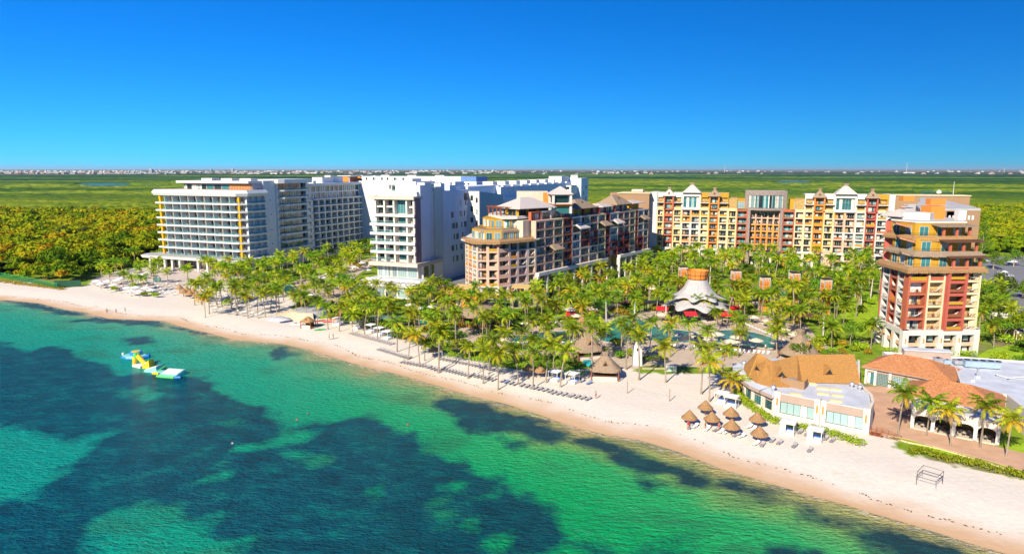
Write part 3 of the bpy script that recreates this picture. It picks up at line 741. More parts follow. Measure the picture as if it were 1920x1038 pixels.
# ---------------------------------------------------------------- the town on the horizon
CW=mat('far_white_wall',(.46,.45,.43),.9,.15,.02,obj=.2); CR=mat('far_tile_roof',(.45,.22,.14),.9,.1,.02,obj=.2); CWIN=mat('far_window_band',(.08,.10,.13),.6,.1)
def house(k):
    m=MB()
    if k==0:
        m.box(-10,-7,0,10,7,7,CW); m.box(-4,-3,7,4,3,10,CW); m.box(-9,-7.1,4.4,9,-7,6,CWIN)
    elif k==1:
        m.box(-8,-6,0,8,6,5,CW); m.hip(-8,-6,8,6,5.2,9,CR,over=.7); m.box(-6,-6.1,1.5,6,-6,3.6,CWIN)
    elif k==2:
        m.box(-22,-8,0,22,8,13,CW); m.box(-15,-4,13,-6,4,17,CW); m.box(8,-4,13,16,4,16,CW)
        for z in(2,6,10): m.box(-21,-8.1,z,21,-8,z+1.8,CWIN)
    elif k==3:
        m.box(-9,-9,0,9,9,30,CW); m.box(-4,-4,30,4,4,34,CW)
        for z in range(2,28,4): m.box(-8,-9.1,z,8,-9,z+2,CWIN)
    elif k==4:
        m.box(-30,-14,0,30,14,8,CW); m.box(-30,-14,8,30,-13,9,CW); m.box(-12,-14.1,1,12,-14,5,CWIN)
    else:
        m.box(-7,-7,0,2,7,6,CW); m.box(2,-7,0,10,2,9,CW); m.box(-6,-7.1,3,1,-7,5,CWIN)
    return m.mesh('town_house')
HS=[house(k) for k in range(6)]
rc=random.Random(5); pts=[]
for i in range(900):
    px=rc.uniform(-30,1950); dens=1.0 if px<520 else (.75 if px<960 else .22)
    if rc.random()>dens: continue
    d=5600*(1+rc.random()**1.4*1.5); u=(px-960)/1280
    pts.append((d,u*d,d))
pts.sort(); GR='far houses of the town along the horizon'
rest=MB()
for i,(dd_,x,y) in enumerate(pts):
    k=rc.choice((0,0,1,1,1,2,4,5,5)) if rc.random()>.02 else 3; s=rc.uniform(1.1,2.1); z=7
    if k==3: s=rc.uniform(.9,1.6)
    if k in(2,4): s*=.8
    if i<280:
        o=put(HS[k],'town_house',None,(x,y,z-4),rc.uniform(-.5,.5),s)
        tag(o,'tiny pale building of the distant town on the horizon','building',GR)
    else:
        rest.at(x,y,rc.uniform(-.5,.5),3); rest.box(-10*s,-7*s,0,10*s,7*s,8*s,CW); rest.box(-4*s,-3*s,8*s,3*s,3*s,10.5*s,CW)
rest.at(); tag(rest.obj('distant_town'),'farthest pale blocks of the town merging into the horizon','town',kind='stuff')
m_=MB(); m_.box(-170,-20,0,170,20,9,CW); m_.box(-172,-22,9,172,22,10.5,CW); m_.box(-60,-8,10.5,-20,8,14,CW)
for i in range(14): m_.box(-160+i*24,-20.2,2,-146+i*24,-20,6,CWIN)
tag(m_.obj('warehouse',loc=(-3330,5900,3)),'long low white warehouse on the left of the horizon town','warehouse')
MM=mat('mast_paint',(.55,.5,.5),.7)
for px,h_,d_,lb in((1354,95,8200,'thin radio mast left of the colourful hotel centre on the horizon'),(1691,120,8200,'tallest thin radio mast on the horizon above the right wing'),(1872,60,8200,'short radio mast on the horizon near the right edge')):
    m_=MB(); m_.tube((0,0,0),(0,0,h_),3.2,1.6,MM,4); 
    for z in range(10,int(h_),14): m_.box(-4,-.6,z,4,.6,z+1.6,MM); m_.box(-.6,-4,z+2,.6,4,z+3.6,MM)
    tag(m_.obj('radio_mast',loc=((px-960)/1280*d_,d_,3)),lb,'mast')

# ---------------------------------------------------------------- the air
hz=bpy.data.materials.new('haze_air'); t,n,l=nt(hz); pv=nd('ShaderNodeVolumePrincipled'); o=nd('ShaderNodeOutputMaterial'); l.new(pv.outputs[0],o.inputs['Volume']); pv.inputs['Density'].default_value=2.0e-5; pv.inputs['Color'].default_value=(.80,.88,1,1); pv.inputs['Anisotropy'].default_value=.2
hb=MB(); hb.box(-42000,-42000,-5.5,42000,42000,140,hz); tag(hb.obj('haze'),'thin pale air over the coast','haze',kind='stuff')
# ================================================================ white hotel (front block and the long balcony wing behind it)
aA=math.atan2(-.371,.928)
SLAT=mat('timber_slats',(.50,.26,.10),.8,.25,4,bump=.4); YEL=mat('yellow_column_paint',(.75,.38,.01),.7,.08,1)
LIL=mat('lilac_curtain_glass',(.15,.13,.17),.25,.15,1,spec=.6,obj=.2)
def wh_window(v):
    m=MB(); w=4.6
    # glazed doors half, timber panel half
    a=(-w/2,0.2) if v%2==0 else (-.2,w/2); b=(.2,w/2) if v%2==0 else (-w/2,-.2)
    m.box(a[0],0,.02,a[1],.05,2.75,LIL if v<3 else GLT); m.box((a[0]+a[1])/2-.05,-.04,.02,(a[0]+a[1])/2+.05,.06,2.75,WHITE)
    m.box(b[0],0,.02,b[1],.06,2.75,GL if v%3 else GLP)
    m.box(min(a[1],b[1]) if v%2==0 else b[1],-.03,.0,(min(a[1],b[1]) if v%2==0 else b[1])+.14,.08,2.8,WHITE)
    m.box(-w/2,-.03,2.75,w/2,.08,2.9,WHITE)
    return m.mesh('window')
def wh_balc(v):
    m=MB(); w=4.9
    m.box(-w/2,0,.0,w/2,.03,.95,RG)
    # lounge chair / slanted daybed as seen on each balcony
    if v%2: m.box(.2,1.0,.3,1.9,1.8,.42,WOOD); m.hexa([(1.5,1.0,.42),(1.62,1.0,.42),(1.62,1.8,.42),(1.5,1.8,.42),(2.1,1.0,1.2),(2.22,1.0,1.2),(2.22,1.8,1.2),(2.1,1.8,1.2)],REDWOOD); m.box(.3,1.1,0,.4,1.7,.3,WOOD); m.box(1.7,1.1,0,1.8,1.7,.3,WOOD)
    else: m.hexa([(1.4,1.2,0),(1.55,1.2,0),(1.55,1.9,0),(1.4,1.9,0),(.6,1.2,2.1),(.75,1.2,2.1),(.75,1.9,2.1),(.6,1.9,2.1)],SLAT); m.box(-.9,1.1,.4,-.1,1.8,.5,WHITE2); m.box(-.55,1.4,0,-.45,1.5,.4,WHITE2)
    return m.mesh('balcony')
WHW=[wh_window(v) for v in range(4)]; WHB=[wh_balc(v) for v in range(2)]
A=empty('white_hotel',(-129.5,329.0,0),aA,'tall white beachfront hotel with thin projecting balcony slabs and yellow corner columns','hotel')
K=Kit(A); W=MB(); S=MB()
Z0,SH=6.8,3.75
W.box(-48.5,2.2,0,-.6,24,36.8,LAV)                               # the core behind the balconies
W.box(-.6,15,0,0,24,44.1,WHITE)                                   # blank end wall
W.box(-1.2,2.2,Z0,-.59,15,36.8,WHITE)
for k in range(8):
    z=Z0+k*SH
    if k: S.prism([(-55.0,-1.3),(-51,-1.75),(-1.8,-1.75),(1.6,1.6),(1.6,15.2),(-.6,15.2),(-.6,2.2),(-48.5,2.2),(-48.5,12),(-54.2,12)],z-.42,z+.42,WHITE,top=[(-55.2,-1.4),(-51,-1.9),(-1.7,-1.9),(1.8,1.5),(1.8,15.2),(-.6,15.2),(-.6,2.2),(-48.5,2.2),(-48.5,12),(-54.2,12)])
    for i in range(9):
        x=-48.5+i*5.25
        if i<9: W.hexa([(x-.12,-1.1,z+.42),(x+.12,-1.1,z+.42),(x+.12,2.2,z+.42),(x-.12,2.2,z+.42),(x-.12,-1.6,z+SH-.42),(x+.12,-1.6,z+SH-.42),(x+.12,2.2,z+SH-.42),(x-.12,2.2,z+SH-.42)],WHITE)
        if i<8: K.add('window',WHW[(i%2)+2*((k*7+i*3)%5==0)],x+2.62,2.1,z+.42,0); K.add('balcony',WHB[i%2],x+2.62,-1.55,z+.42,0)
    K.add('window',WHW[1],-4.0,2.1,z+.42,0); K.add('balcony',WHB[0],-4.0,-1.55,z+.42,0)
    for y,w in((4.2,2.6),(8.4,3.4),(12.4,3.2)):                    # right-hand end windows, facing the garden
        K.add('window',win(w,2.7,k%4,WHITE,GLT if y>8 else GL,2),-.62,y,z+.45,math.pi/2)
    for y in(2.3,6.2,10.4,14.6): W.box(-.59,y-.15,z+.42,.9 if y<15 else .2,y+.15,z+SH-.42,WHITE)
    K.add('balcony',balc(12.0,'glass',0),1.5,8.4,z+.42,math.pi/2)
    for x in(-55.4,-3.2):
        pass
for x in(-52.3,-1.3):
    c=MB()
    for k in range(8):
        z=Z0+k*SH+.42; c.hexa([(x-.45,-.9,z),(x+.45,-.9,z),(x+.45,.0,z),(x-.45,.0,z),(x-.62,-1.1,z+SH-.84),(x+.62,-1.1,z+SH-.84),(x+.62,.1,z+SH-.84),(x-.62,.1,z+SH-.84)],YEL)
    c.obj('column',A)
S.prism([(-55.6,-1.4),(-51,-2.0),(-1.7,-2.0),(2.0,1.5),(2.0,15.3),(-.6,15.3),(-.6,25),(-55,25)],36.8,38.2,WHITE,top=[(-56.8,-1.8),(-52.2,-2.6),(-1.3,-2.6),(2.7,1.3),(2.7,15.3),(-.6,15.3),(-.6,25),(-56.2,25)])
S.prism([(-56.8,-1.8),(-52.2,-2.6),(-1.3,-2.6),(2.7,1.3),(2.7,15.2),(-.6,15.2),(-.6,25),(-56.2,25)],38.2,39.7,WHITE,top=[(-55.6,-1.2),(-51.8,-1.7),(-1.9,-1.7),(1.6,1.6),(1.6,15.2),(-.6,15.2),(-.6,25),(-55.3,25)])
# podium canopy, columns, glazed ground floor
S.prism([(-63,-2),(-60,-7.5),(3.6,-7.5),(8.5,16.5),(-.6,16.5),(-.6,2.3),(-48.5,2.3),(-60,8)],5.5,6.9,WHITE,top=[(-63.5,-2),(-60.5,-8),(4,-8),(9,16.8),(-.6,16.8),(-.6,2.3),(-48.5,2.3),(-60,8)],mt=ROOFG)
RGc=mat('grey_green_gravel_roof',(.34,.38,.33),.9,.15,2)
S.box(-58,-6.4,6.9,1.0,-2.4,6.95,RGc)
for x in(-56,-51,-46,-41,-36,-24,-18,-12,1.5): W.box(x-.55,-6.6,0,x+.55,-5.5,5.5,WHITE2)
for y in(0,6,12): W.box(4.2,y-.4,0,5.2,y+.4,5.5,WHITE2)
for i in range(9): K.add('window',win(4.6,4.6,i%3,DARK,GL,3,1),-53.5+i*5.4,2.0 if i else 2.0,.3,0)
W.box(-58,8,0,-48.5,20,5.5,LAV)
for y in(4,9.5): K.add('window',win(4.8,4.4,1,WHITE,GL,3),-.5,y,.4,math.pi/2)
# roof terrace with penthouse
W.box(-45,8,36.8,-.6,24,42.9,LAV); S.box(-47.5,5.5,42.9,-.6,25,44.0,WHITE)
W.box(-53,3,38.2,-.6,8,39.8,mat('deck_boards',(.42,.27,.17),.8,.2,3))
pw=MB(); pw.box(-14.5,7.6,39.2,-1,8,42.9,SLAT)
for i in range(14): pw.box(-14.5+i,7.5,39.2,-14.3+i,7.6,42.9,REDWOOD)
pw.obj('screen',A,'slatted timber screen on the roof terrace')
for i in range(6): K.add('window',win(4.4,3.0,i%3,DARK,GLT if i%2 else GL,3),-42+i*4.9,7.95,39.2,0)
for x in(-33,-20,-8): S.box(x-4,12,44,x+3,17,45.2,WHITE2)
# tower section with wide glazed balconies, facing the garden side
W.box(-16,24,0,.2,48.6,8.4,WHITE); W.box(-16,24,8.4,-1.6,48.6,44.1,WHITE)
W.box(-1.6,24,8.4,.2,25.3,44.1,WHITE); W.box(-1.6,47.3,8.4,.2,48.6,44.1,WHITE)
for k in range(9):
    z=8.4+k*SH
    if k<9: S.prism([(-1.6,24.4),(1.2,25.2),(2.6,27.5),(2.6,46),(1.2,48.4),(-1.6,48.4)],z,z+.8,WHITE)
    if k<8 or 1:
        for j in range(4): K.add('window',win(5.3,2.6 if k<8 else 4,(j+k)%4,DARK,GL if (j+k)%3 else GLT,3),-1.55,28+j*5.5,z+.82,math.pi/2)
        K.add('balcony',balc(18.0,'glass',0),2.5,36.7,z+.8,math.pi/2)
S.prism([(-17,23),(2.4,23),(4,26),(4,47.5),(2.4,50),(-17,50)],42.6,44.6,WHITE)
# darker joint strips and services on the blank end walls
JN=mat('joint_strip_paint',(.50,.50,.50),.9,.1)
for z in range(4,44,4): W.box(0,15.3,z-.02,.012,24,z+.03,JN)
for y in(18,21): W.box(0,y-.02,0,.012,y+.03,44,JN)
W.tube((.12,23.4,0),(.12,23.4,44),.08,.08,WHITE2,6)
for z in(12,19,27,34): W.box(.0,19.2,z,.10,19.8,z+.5,DARK)
# long recessed balcony wing
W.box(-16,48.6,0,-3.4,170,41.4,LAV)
WALLC=mat('cool_white_render',(.62,.63,.62),.7,.05,.2,streak=.06)
cols=[(6.0,WALLC,'W')]+[(5.6,WALLC,'L')]*20
facade(W,K,-1.6,48.6,math.pi/2,cols,3.2,8,SH,depth=1.8,rail='glass',inner=WALLC,pane=GL)
cols=[(6,WALLC,'W')]+[(4.2,WALLC,'D')]*26
facade(W,K,-2.4,48.6,math.pi/2,cols,33.2,2,3.75,rail='glass',pane=GL)
for k in range(9): S.box(-1.6,54.8,3.2+k*SH-.3,-.2,168,3.2+k*SH+.25,WALLC)
S.box(-18,48.6,40.7,-.8,172,41.9,ROOFW)
W.box(-3.3,48.6,0,-1.7,172,3.0,WALLC)
W.box(-40,150,0,-3.4,172,41.3,WHITE)
for i,(x,y0,y1,h) in enumerate(((-13,70,90,3.2),(-12,95,104,3.6),(-12,108,118,3.6),(-12,122,134,3.4),(-10,140,150,3))):
    S.box(x,y0,41.9,x+7,y1,41.9+h,WHITE)
    if i in(1,2,3): S.box(x+7,y0+.5,42.2,x+7.3,y1-.5,41.9+h-.5,REDWOOD); S.box(x+2,y0-.5,42.1,x+6.5,y0,41.9+h-.3,ORANGE); S.box(x-1,y0-1,41.9+h,x+8.6,y1+1,42.3+h,WHITE)
S.box(-6,58,41.9,-3,60.5,43.4,WHITE); S.box(-8,75,45.1,-4,79,46.2,WHITE)
W.obj('wall',A); S.obj('floor_slab',A); K.done()
# ================================================================ pale apartment block beside it with its blank bluish flank
C=empty('terrace_apartment_block',(-39.8,281.4,0),aA,'ten storey cream apartment block with glass podium and blank bluish side wall','building')
K=Kit(C); W=MB(); S=MB(); CP=mat('pale_cream_render',(.74,.68,.58),.7,.05,.2,streak=.05)
PUR=mat('purple_brown_render',(.20,.15,.17),.8,.12,.3,streak=.1); GRN=mat('grey_green_render',(.50,.56,.52),.8,.05,.2,streak=.1); PB=mat('blue_shaded_render',(.60,.66,.74),.7,.05,.15,streak=.08)  # pale blue puts the cool shade of the white flanks into their colour
TB=mat('taupe_band',(.52,.45,.38),.8,.05,.2)
W.box(-19,2.4,0,-.6,26,40.6,CP)
W.box(-.6,0,10.9,0,4.6,38.0,PUR)
zs=[11.2]+[11.2+3.88*i for i in range(1,6)]+[37.6]
for k in range(5):
    z=11.2+k*3.88
    if k: S.prism([(-21.8,-.6),(-.05,-.9),(-.05,2.3),(-19.2,2.3),(-19.2,9),(-21.4,9)],z-.35,z+.75,WHITE2)
    zt=3.88
    for x,w in((-17.2,3.4),(-12.4,3.2),(-6.9,4.6),(-2.2,2.0)):
        K.add('window',win(w,2.9,(k+int(x))%4,DARK if x<-5 else WHITE2,GL if x<-10 else GLT,3 if w>3 else 1),x,2.3,z+.8,0)
    for x in(-19.2,-14.8,-10.2,-4.1,-.75): W.box(x-.35,-.1 if x>-19 else .2,z+(.75 if k else 0),x+.35,2.4,z+zt-.35,CP)
    K.add('balcony',balc(8.8,'glass',0),-14.6,-.55,z+.75,0)
    K.add('balcony',balc(2.2,'glass',0),-20.4,-.55,z+.75,0)
z=30.6
S.prism([(-21.8,-.6),(-.05,-.9),(-.05,2.3),(-19.2,2.3),(-19.2,9),(-21.4,9)],z-.35,z+.75,WHITE2)
for x in(-19.2,-14.8,-10.2,-4.1,-.75): W.box(x-.35,-.1,z+.75,x+.35,2.4,37.4,CP)
for x,w,hs_ in((-17.2,3.4,2),(-12.4,3.2,2),(-6.9,5.4,1),(-2.2,2.0,2)):
    if hs_==1: K.add('window',win(w,5.6,1,WHITE2,GLT,4,1),x,2.3,z+.9,0)
    else:
        K.add('window',win(w,2.4,2,DARK,GL,3),x,2.3,z+.9,0); K.add('window',win(w,2.4,3,DARK,GL,3),x,2.3,z+4.1,0); W.box(x-w/2,.6,z+3.4,x+w/2,2.4,z+4.05,WHITE2)
S.box(-21.9,-1.1,37.4,-.0,6.6,38.7,TB); S.box(-21.5,6.6,37.4,-.65,9.5,38.4,TB)
for x in(-16,-11): W.box(x,8,38.4,x+.3,8.3,43,WHITE)
W.box(-19,11,38.4,-6,25,43.5,CP)
for i in range(3): K.add('window',win(2.6,3.4,i,WHITE,GLT,2),-16.6+i*4.4,10.95,39,0)
S.box(-20,8,43.2,-4,25,44.6,WHITE)
for z in range(6,40,4):
    W.box(0.0,23.5,z-.02,.012,50.4,z+.03,MATS['joint_strip_paint']); W.box(-.1,4.7,z-.02,-.088,14.4,z+.03,MATS['joint_strip_paint'])
for y in(29,36,43): W.box(0,y-.02,0,.012,y+.03,40,MATS['joint_strip_paint'])
W.tube((.1,24.2,0),(.1,24.2,40),.09,.09,WHITE2,6); W.tube((.0,13.8,11),(.0,13.8,43),.08,.08,WHITE2,6)
for i,(x,y) in enumerate(((-8,25),(-5,29),(-9,33),(-4,37),(-8,42))): S.box(x,y,43.6 if y<27 else 42.6,x+1.6,y+1.4,44.9 if y<27 else 43.9,ROOFG)
# taupe band & podium
S.box(-22.0,-2.0,9.6,1.6,3,11.2,TB); S.box(-.6,3,9.6,1.6,21.5,11.1,TB)
W.box(-20,1.6,4.4,-.2,24,9.6,CP); W.box(-.2,4,0,1.0,22,9.6,CP)
for i in range(4): K.add('window',win(4.3,4.7,i,WHITE2,GLP,4,1),-17.4+i*4.85,1.5,4.7,0)
for i,y in enumerate((6.5,11.5)): K.add('window',win(3.6,4.4,i,DARK,GL,3,1),1.1,y,4.6,math.pi/2)
W.box(-20,-19.6,0,8.6,1.6,4.3,CP); S.box(-21,-20.4,4.3,9.4,1.6,4.55,ROOFW)
W.box(-20.6,-20.1,4.55,9.1,-19.8,5.3,WHITE2); W.box(8.8,-19.8,4.55,9.1,1.6,5.3,WHITE2)
for i in range(5): K.add('window',win(4.9,3.5,i,WHITE2,GLP,4,1),-17+i*5.6,-19.7,.4,0)
for i in range(3): K.add('window',win(4.6,3.5,i,WHITE2,GLP,3,1),8.7,-16.5+i*5.4,.4,math.pi/2)
for i in range(12): S.box(-19+i*2.3,-15,4.55,-17.4+i*2.3,-11,4.95,WHITE2)
S.box(-20,-8,4.55,6,-7.7,5.4,WHITE2)
# flank: stepped blank walls running inland
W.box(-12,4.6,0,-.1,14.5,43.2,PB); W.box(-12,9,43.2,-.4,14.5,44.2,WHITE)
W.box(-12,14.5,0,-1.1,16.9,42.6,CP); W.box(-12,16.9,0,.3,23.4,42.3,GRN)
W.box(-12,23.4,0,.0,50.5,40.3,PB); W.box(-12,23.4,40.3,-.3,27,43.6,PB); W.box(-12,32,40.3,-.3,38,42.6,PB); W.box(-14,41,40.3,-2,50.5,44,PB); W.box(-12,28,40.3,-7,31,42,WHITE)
for k in range(6): K.add('window',win(1.5,2.2,k%3,DARK,GL if k%2 else GLT,1),-1.0,15.7,12.6+k*5.0,math.pi/2)
for k,row in enumerate(((33,37.5,42),(33,37.5,42),(34,38,43),(34,37.5,42,46.5),(33,42,46.5),(42.5,46.5))):
    for y in row:
        for q in(0,1.3):
            if (int(y)+k+int(q))%3: K.add('window',win(.8,2.6,k%3,DARK,GL,1),.08,y+q,7.5+k*5.1,math.pi/2)
W.box(.0,46.2,35.4,.25,49.5,38.6,DARK)
W.box(0.0,50.5,0,5.9,52,39.4,CP); W.box(-12,50.5,0,0,90,41.5,PB); W.hexa([(0,52,0),(6,52,0),(6,80,0),(0,80,0),(0,52,39.4),(6,52,39.2),(6,80,36.8),(0,80,37)],mat('shaded_sea_green',(.36,.48,.50),.8,.05,.2,streak=.1))  # shade of the side face painted in as a darker sea green
for k in range(6): K.add('window',win(1.0,2.4,k%3,DARK,GL,1),4.6,50.45,7+k*5.4,0)
for k in range(6): K.add('window',win(1.3,2.4,k%3,DARK,GL,1),2.0,50.45,9+k*5.2,0)
for k in range(2): K.add('window',win(3.0,2.8,k,DARK,GL,2),6.05,60,24+k*5.4,math.pi/2)
for i,(a,b_,h) in enumerate(((12,20,1.2),(24,30,1.8),(33,38,1.0))): S.box(-11,a,43.4 if i==0 else 40.4,-8,b_,44.6+h if i==0 else 41.5+h,ROOFW)
W.obj('wall',C); S.obj('floor_slab',C); K.done()
# ================================================================ long blue-shaded wing far behind, with its white roof blocks
q0=(-39.8+.371*84+.928*4, 281.4+.928*84-.371*4)
E=empty('long_white_wing',(q0[0],q0[1],0),aA,'long plain white wing behind, its notched flank in blue shade','building')
K=Kit(E); W=MB(); S=MB()
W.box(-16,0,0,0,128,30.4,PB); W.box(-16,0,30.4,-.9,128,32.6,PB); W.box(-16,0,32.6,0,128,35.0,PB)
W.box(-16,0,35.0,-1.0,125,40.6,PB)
for i in range(64): W.box(-.9,1+i*1.95,30.4,-.05,1.5+i*1.95,32.6,WHITE)
for i in range(9):
    y=3+i*14; W.box(-2.2,y,40.6,-.8,y+1.6,41.5,WHITE); W.box(-1.0,y+.6,35.0,-.9,y+.9,40.6,PB)
    K.add('window',win(2.6,1.4,i%3,DARK,GL,3),.05,y+5,34.0 if 0 else 26.2,math.pi/2)
    K.add('window',win(1.2,2.2,i%3,DARK,GL,1),.05,y+9,20,math.pi/2)
S.box(-17,0,40.6,-2.3,126,41.2,ROOFW)
for i in range(7): S.box(-14,6+i*17,41.2,-8,12+i*17,43.2,WHITE)
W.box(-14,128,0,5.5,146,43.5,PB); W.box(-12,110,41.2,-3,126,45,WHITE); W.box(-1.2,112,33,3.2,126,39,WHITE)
for k in range(8): K.add('window',win(2.4,2.2,k%3,DARK,GL,2),5.55,134+(k%2)*6,8+4*k,math.pi/2)
for k in range(4): K.add('window',win(2.0,1.6,k%3,DARK,GL,2),.9+(k%2)*-2,111.95,34+(k//2)*2.4,0)
for y in(131,137,142): S.lathe([(1.1,43.5),(1.1,45.2),(.2,45.8)],WHITE2,10,-2,y)
W.obj('wall',E); S.obj('roof',E); K.done()
BK=empty('rear_service_block',(q0[0]-34,q0[1]+44,0),aA,'low white rear block with orange louvres seen over the roofs behind the white hotel','building')
K=Kit(BK); W=MB(); S=MB()
W.box(-64,0,0,20,26,42.6,WHITE); W.box(-60,4,42.6,8,24,45.4,WHITE); W.box(8,4,42.6,18,20,45.4,mat('blue_cladding',(.10,.20,.42),.6,.1))
for i in range(16): W.box(-26+i*2.7,-.3,41.0,-25+i*2.7,0,41.8,DARK); W.box(-12+i*1.9,-.5,38.6,-11+i*1.9,0,40.2,ORANGE)
for i in range(6): K.add('window',win(2.2,1.4,i%3,DARK,GL,2),-56+i*5,3.95,43.2,0)
for i in range(3): S.box(-50+i*19,10,45.4,-44+i*19,14,46.1,WHITE2)
W.obj('wall',BK); S.obj('rooftop_unit',BK); K.done()
# ================================================================ stepped Mediterranean building in the middle
LV=[LAV,LAV,LAV,LAV,PINK,PINK,PINK]
def FL(M,nm,root):
    M.at()
    if M.f: M.obj(nm,root)
    M.__init__()
def segm(root,A_,B_):
    L=root.location; return (A_[0]-L[0],A_[1]-L[1],math.atan2(B_[1]-A_[1],B_[0]-A_[0]),math.hypot(B_[0]-A_[0],B_[1]-A_[1]))
def fit(cols,L):
    s=sum(c[0] for c in cols); return [(c[0]*L/s,c[1],c[2]) for c in cols]
F=empty('stepped_resort_building',(-4.9,246.7,0),0,'salmon terraced resort building with thatched eaves and pale pyramid roofs','building')
K=Kit(F); W=MB(); S=MB(); T=MB(); f0=F.location
rf=lambda P:[(x-f0[0],y-f0[1]) for x,y in P]
HP=[(-17.8,257.5),(-12.8,246.7),(-4.9,246.7),(2.3,253.2),(9.1,259.0)]
w_=(.585,.811)
inner=[(-16.4,257.6),(-11.7,249.2),(-5.6,249.2),(.6,254.9),(7.2,260.6),(16,273),(-2,286),(-16,276)]
W.prism(rf(inner),0,23.6,WARM)
cl=[fit([(3.2,BEIGE,'L'),(4,PINK,'L'),(4.4,WHITE2,'L')],11.6),fit([(4,PINK,'L'),(4,PINK,'L')],7.9),fit([(5.4,[PINK]*5,'O'),(4.2,LAV,'L')],9.7),fit([(4,LAV,'L'),(3.4,BEIGE,'L')],8.9)]
for i,c in enumerate(cl):
    ox,oy,an,L=segm(F,HP[i],HP[i+1]); facade(W,K,ox,oy,an,c,7.5,5,3.2,depth=1.9,rail=['bars','ham','wood','solid'],inner=WARM,par=.0)
    facade(W,K,ox,oy,an,fit([(1,WHITE2,'L')]*max(1,int(L/3.9)),L),4.3,1,3.2,depth=1.9,rail='bars')
# podium terrace
pod=[(-21,250),(-16,241),(-4.5,239.8),(4,244),(13,251),(12,262),(-20,262)]
W.prism(rf(pod),0,4.3,BEIGE,mt=mat('terrace_tiles',(.60,.33,.14),.8,.1,2))
for a,b_ in zip(pod[:5],pod[1:5]):
    ox,oy,an,L=segm(F,a,b_); W.at(ox,oy,an); W.box(.0,0,4.3,L,.3,5.2,ORANGE)
    n_=int(L/4.5)
    W.at()
    for j in range(n_):
        s=(j+.5)*L/n_; K.add('window',win(3.2,2.8,j,DARK,GL,3),ox+math.cos(an)*s-math.sin(an)*(-.04),oy+math.sin(an)*s+math.cos(an)*(-.04),.5,an)
# awnings on the podium
for ax_,ay_ in((-17.5,248.5),(3.5,249.0)):
    S.at(ax_-f0[0],ay_-f0[1],-.3); S.hexa([(-3.4,-2,6.6),(3.4,-2,6.6),(3.4,2,7.4),(-3.4,2,7.4),(-3.4,-2,6.8),(3.4,-2,6.8),(3.4,2,7.6),(-3.4,2,7.6)],mat('pergola_cane',(.50,.36,.14),.9,.2,5))
    for q in(-3.1,0,3.1): S.box(q-.15,-1.8,4.3,q+.15,-1.5,6.6,TERRA)
S.at()
eave(T,rf([(-18.4,258.6),(-13.2,246.2),(-4.7,246.2),(2.6,252.8),(8.0,257.5)]),24.4,1.0,THATCH,th=.9); FL(T,'thatched_eave',F)
# upper set-back storeys
L6=[(-15.5,263),(-10.0,252.3),(-3.8,252.3),(10.5,266.5),(2,286),(-13,281)]
W.prism(rf(L6),23.6,27.2,MUST); S.prism(rf([(-19.3,257),(-13.2,246.6),(-4.8,246.6),(2.4,253),(10.5,260),(14,268),(2,288),(-17,280)]),23.3,23.7,WHITE2)
L7=[(-11.5,268),(-6.5,258.5),(-.6,258.8),(14,275),(5,293),(-9,285)]
W.prism(rf(L7),27.2,31.2,MUST)
for lv,z in((L6,23.9),(L7,27.9)):
    for a,b_ in zip(lv[:3],lv[1:4]):
        ox,oy,an,L=segm(F,a,b_); n_=max(2,int(L/2.9))
        for j in range(n_):
            s=(j+.5)*L/n_; K.add('window',win(2.2,2.7,j%4,WHITE,GLT if (j+int(z))%3 else GLP,2),ox+math.cos(an)*s+math.sin(an)*.05,oy+math.sin(an)*s-math.cos(an)*.05,z,an)
for zz,lv in((23.7,[(-18.8,257.5),(-12.6,247.6),(-5,247.6),(2,253.8),(9.5,261)]),(27.7,[(-14.5,264),(-9.8,253.6),(-4,253.6),(10,267)])):
    for a,b_ in zip(lv[:-1],lv[1:]):
        ox,oy,an,L=segm(F,a,b_); K.add('balcony',balc(L,'bars',0),ox+math.cos(an)*L/2,oy+math.sin(an)*L/2,zz,an)
eave(T,rf([(-13.6,265),(-9.8,254.2),(-3.8,254.0),(12.0,269.5),(16,275)]),27.6,1.4,THATCHG,th=.6,drop=.6); FL(T,'thatched_eave',F)
TILE=mat('clay_tile',(.46,.20,.10),.9,.25,3,bump=.5,bscale=9)
S.prism(rf([(-9.5,276),(-3.5,257.0),(2,258.5),(11,268),(26,288),(14,299),(-6,290)]),31.2,32.2,WHITE2)
up=MB()
W.prism(rf([(-2,266),(2,261.5),(14,274),(8,284),(-3,277)]),32.2,34.9,GL)
for x,y in((2,261.5),(6,265.6),(10,269.7),(14,274),(-2,266)): W.box(x-f0[0]-.6,y-f0[1]-.6,32.2,x-f0[0]+.6,y-f0[1]+.6,35,MUST)
up.at(6-f0[0],271-f0[1],math.radians(44)); up.hip(-10.5,-6.5,8.5,6.5,35.1,39.0,SHING,over=.8,ridge=5.5); up.at()
# pergola
pg=MB(); pg.at(-4.5-f0[0],268-f0[1],math.radians(-65))
for x in(-6,-2,2,6):
    for y in(-2.5,2.5): pg.box(x-.2,y-.2,32.2,x+.2,y+.2,35,REDWOOD)
for y in(-2.6,0,2.6): pg.box(-7,y-.15,35,7,y+.15,35.3,REDWOOD)
for i in range(15): pg.box(-7+i,-3.2,35.3,-6.8+i,3.2,35.5,REDWOOD)
pg.at(); pg.obj('pergola',F)
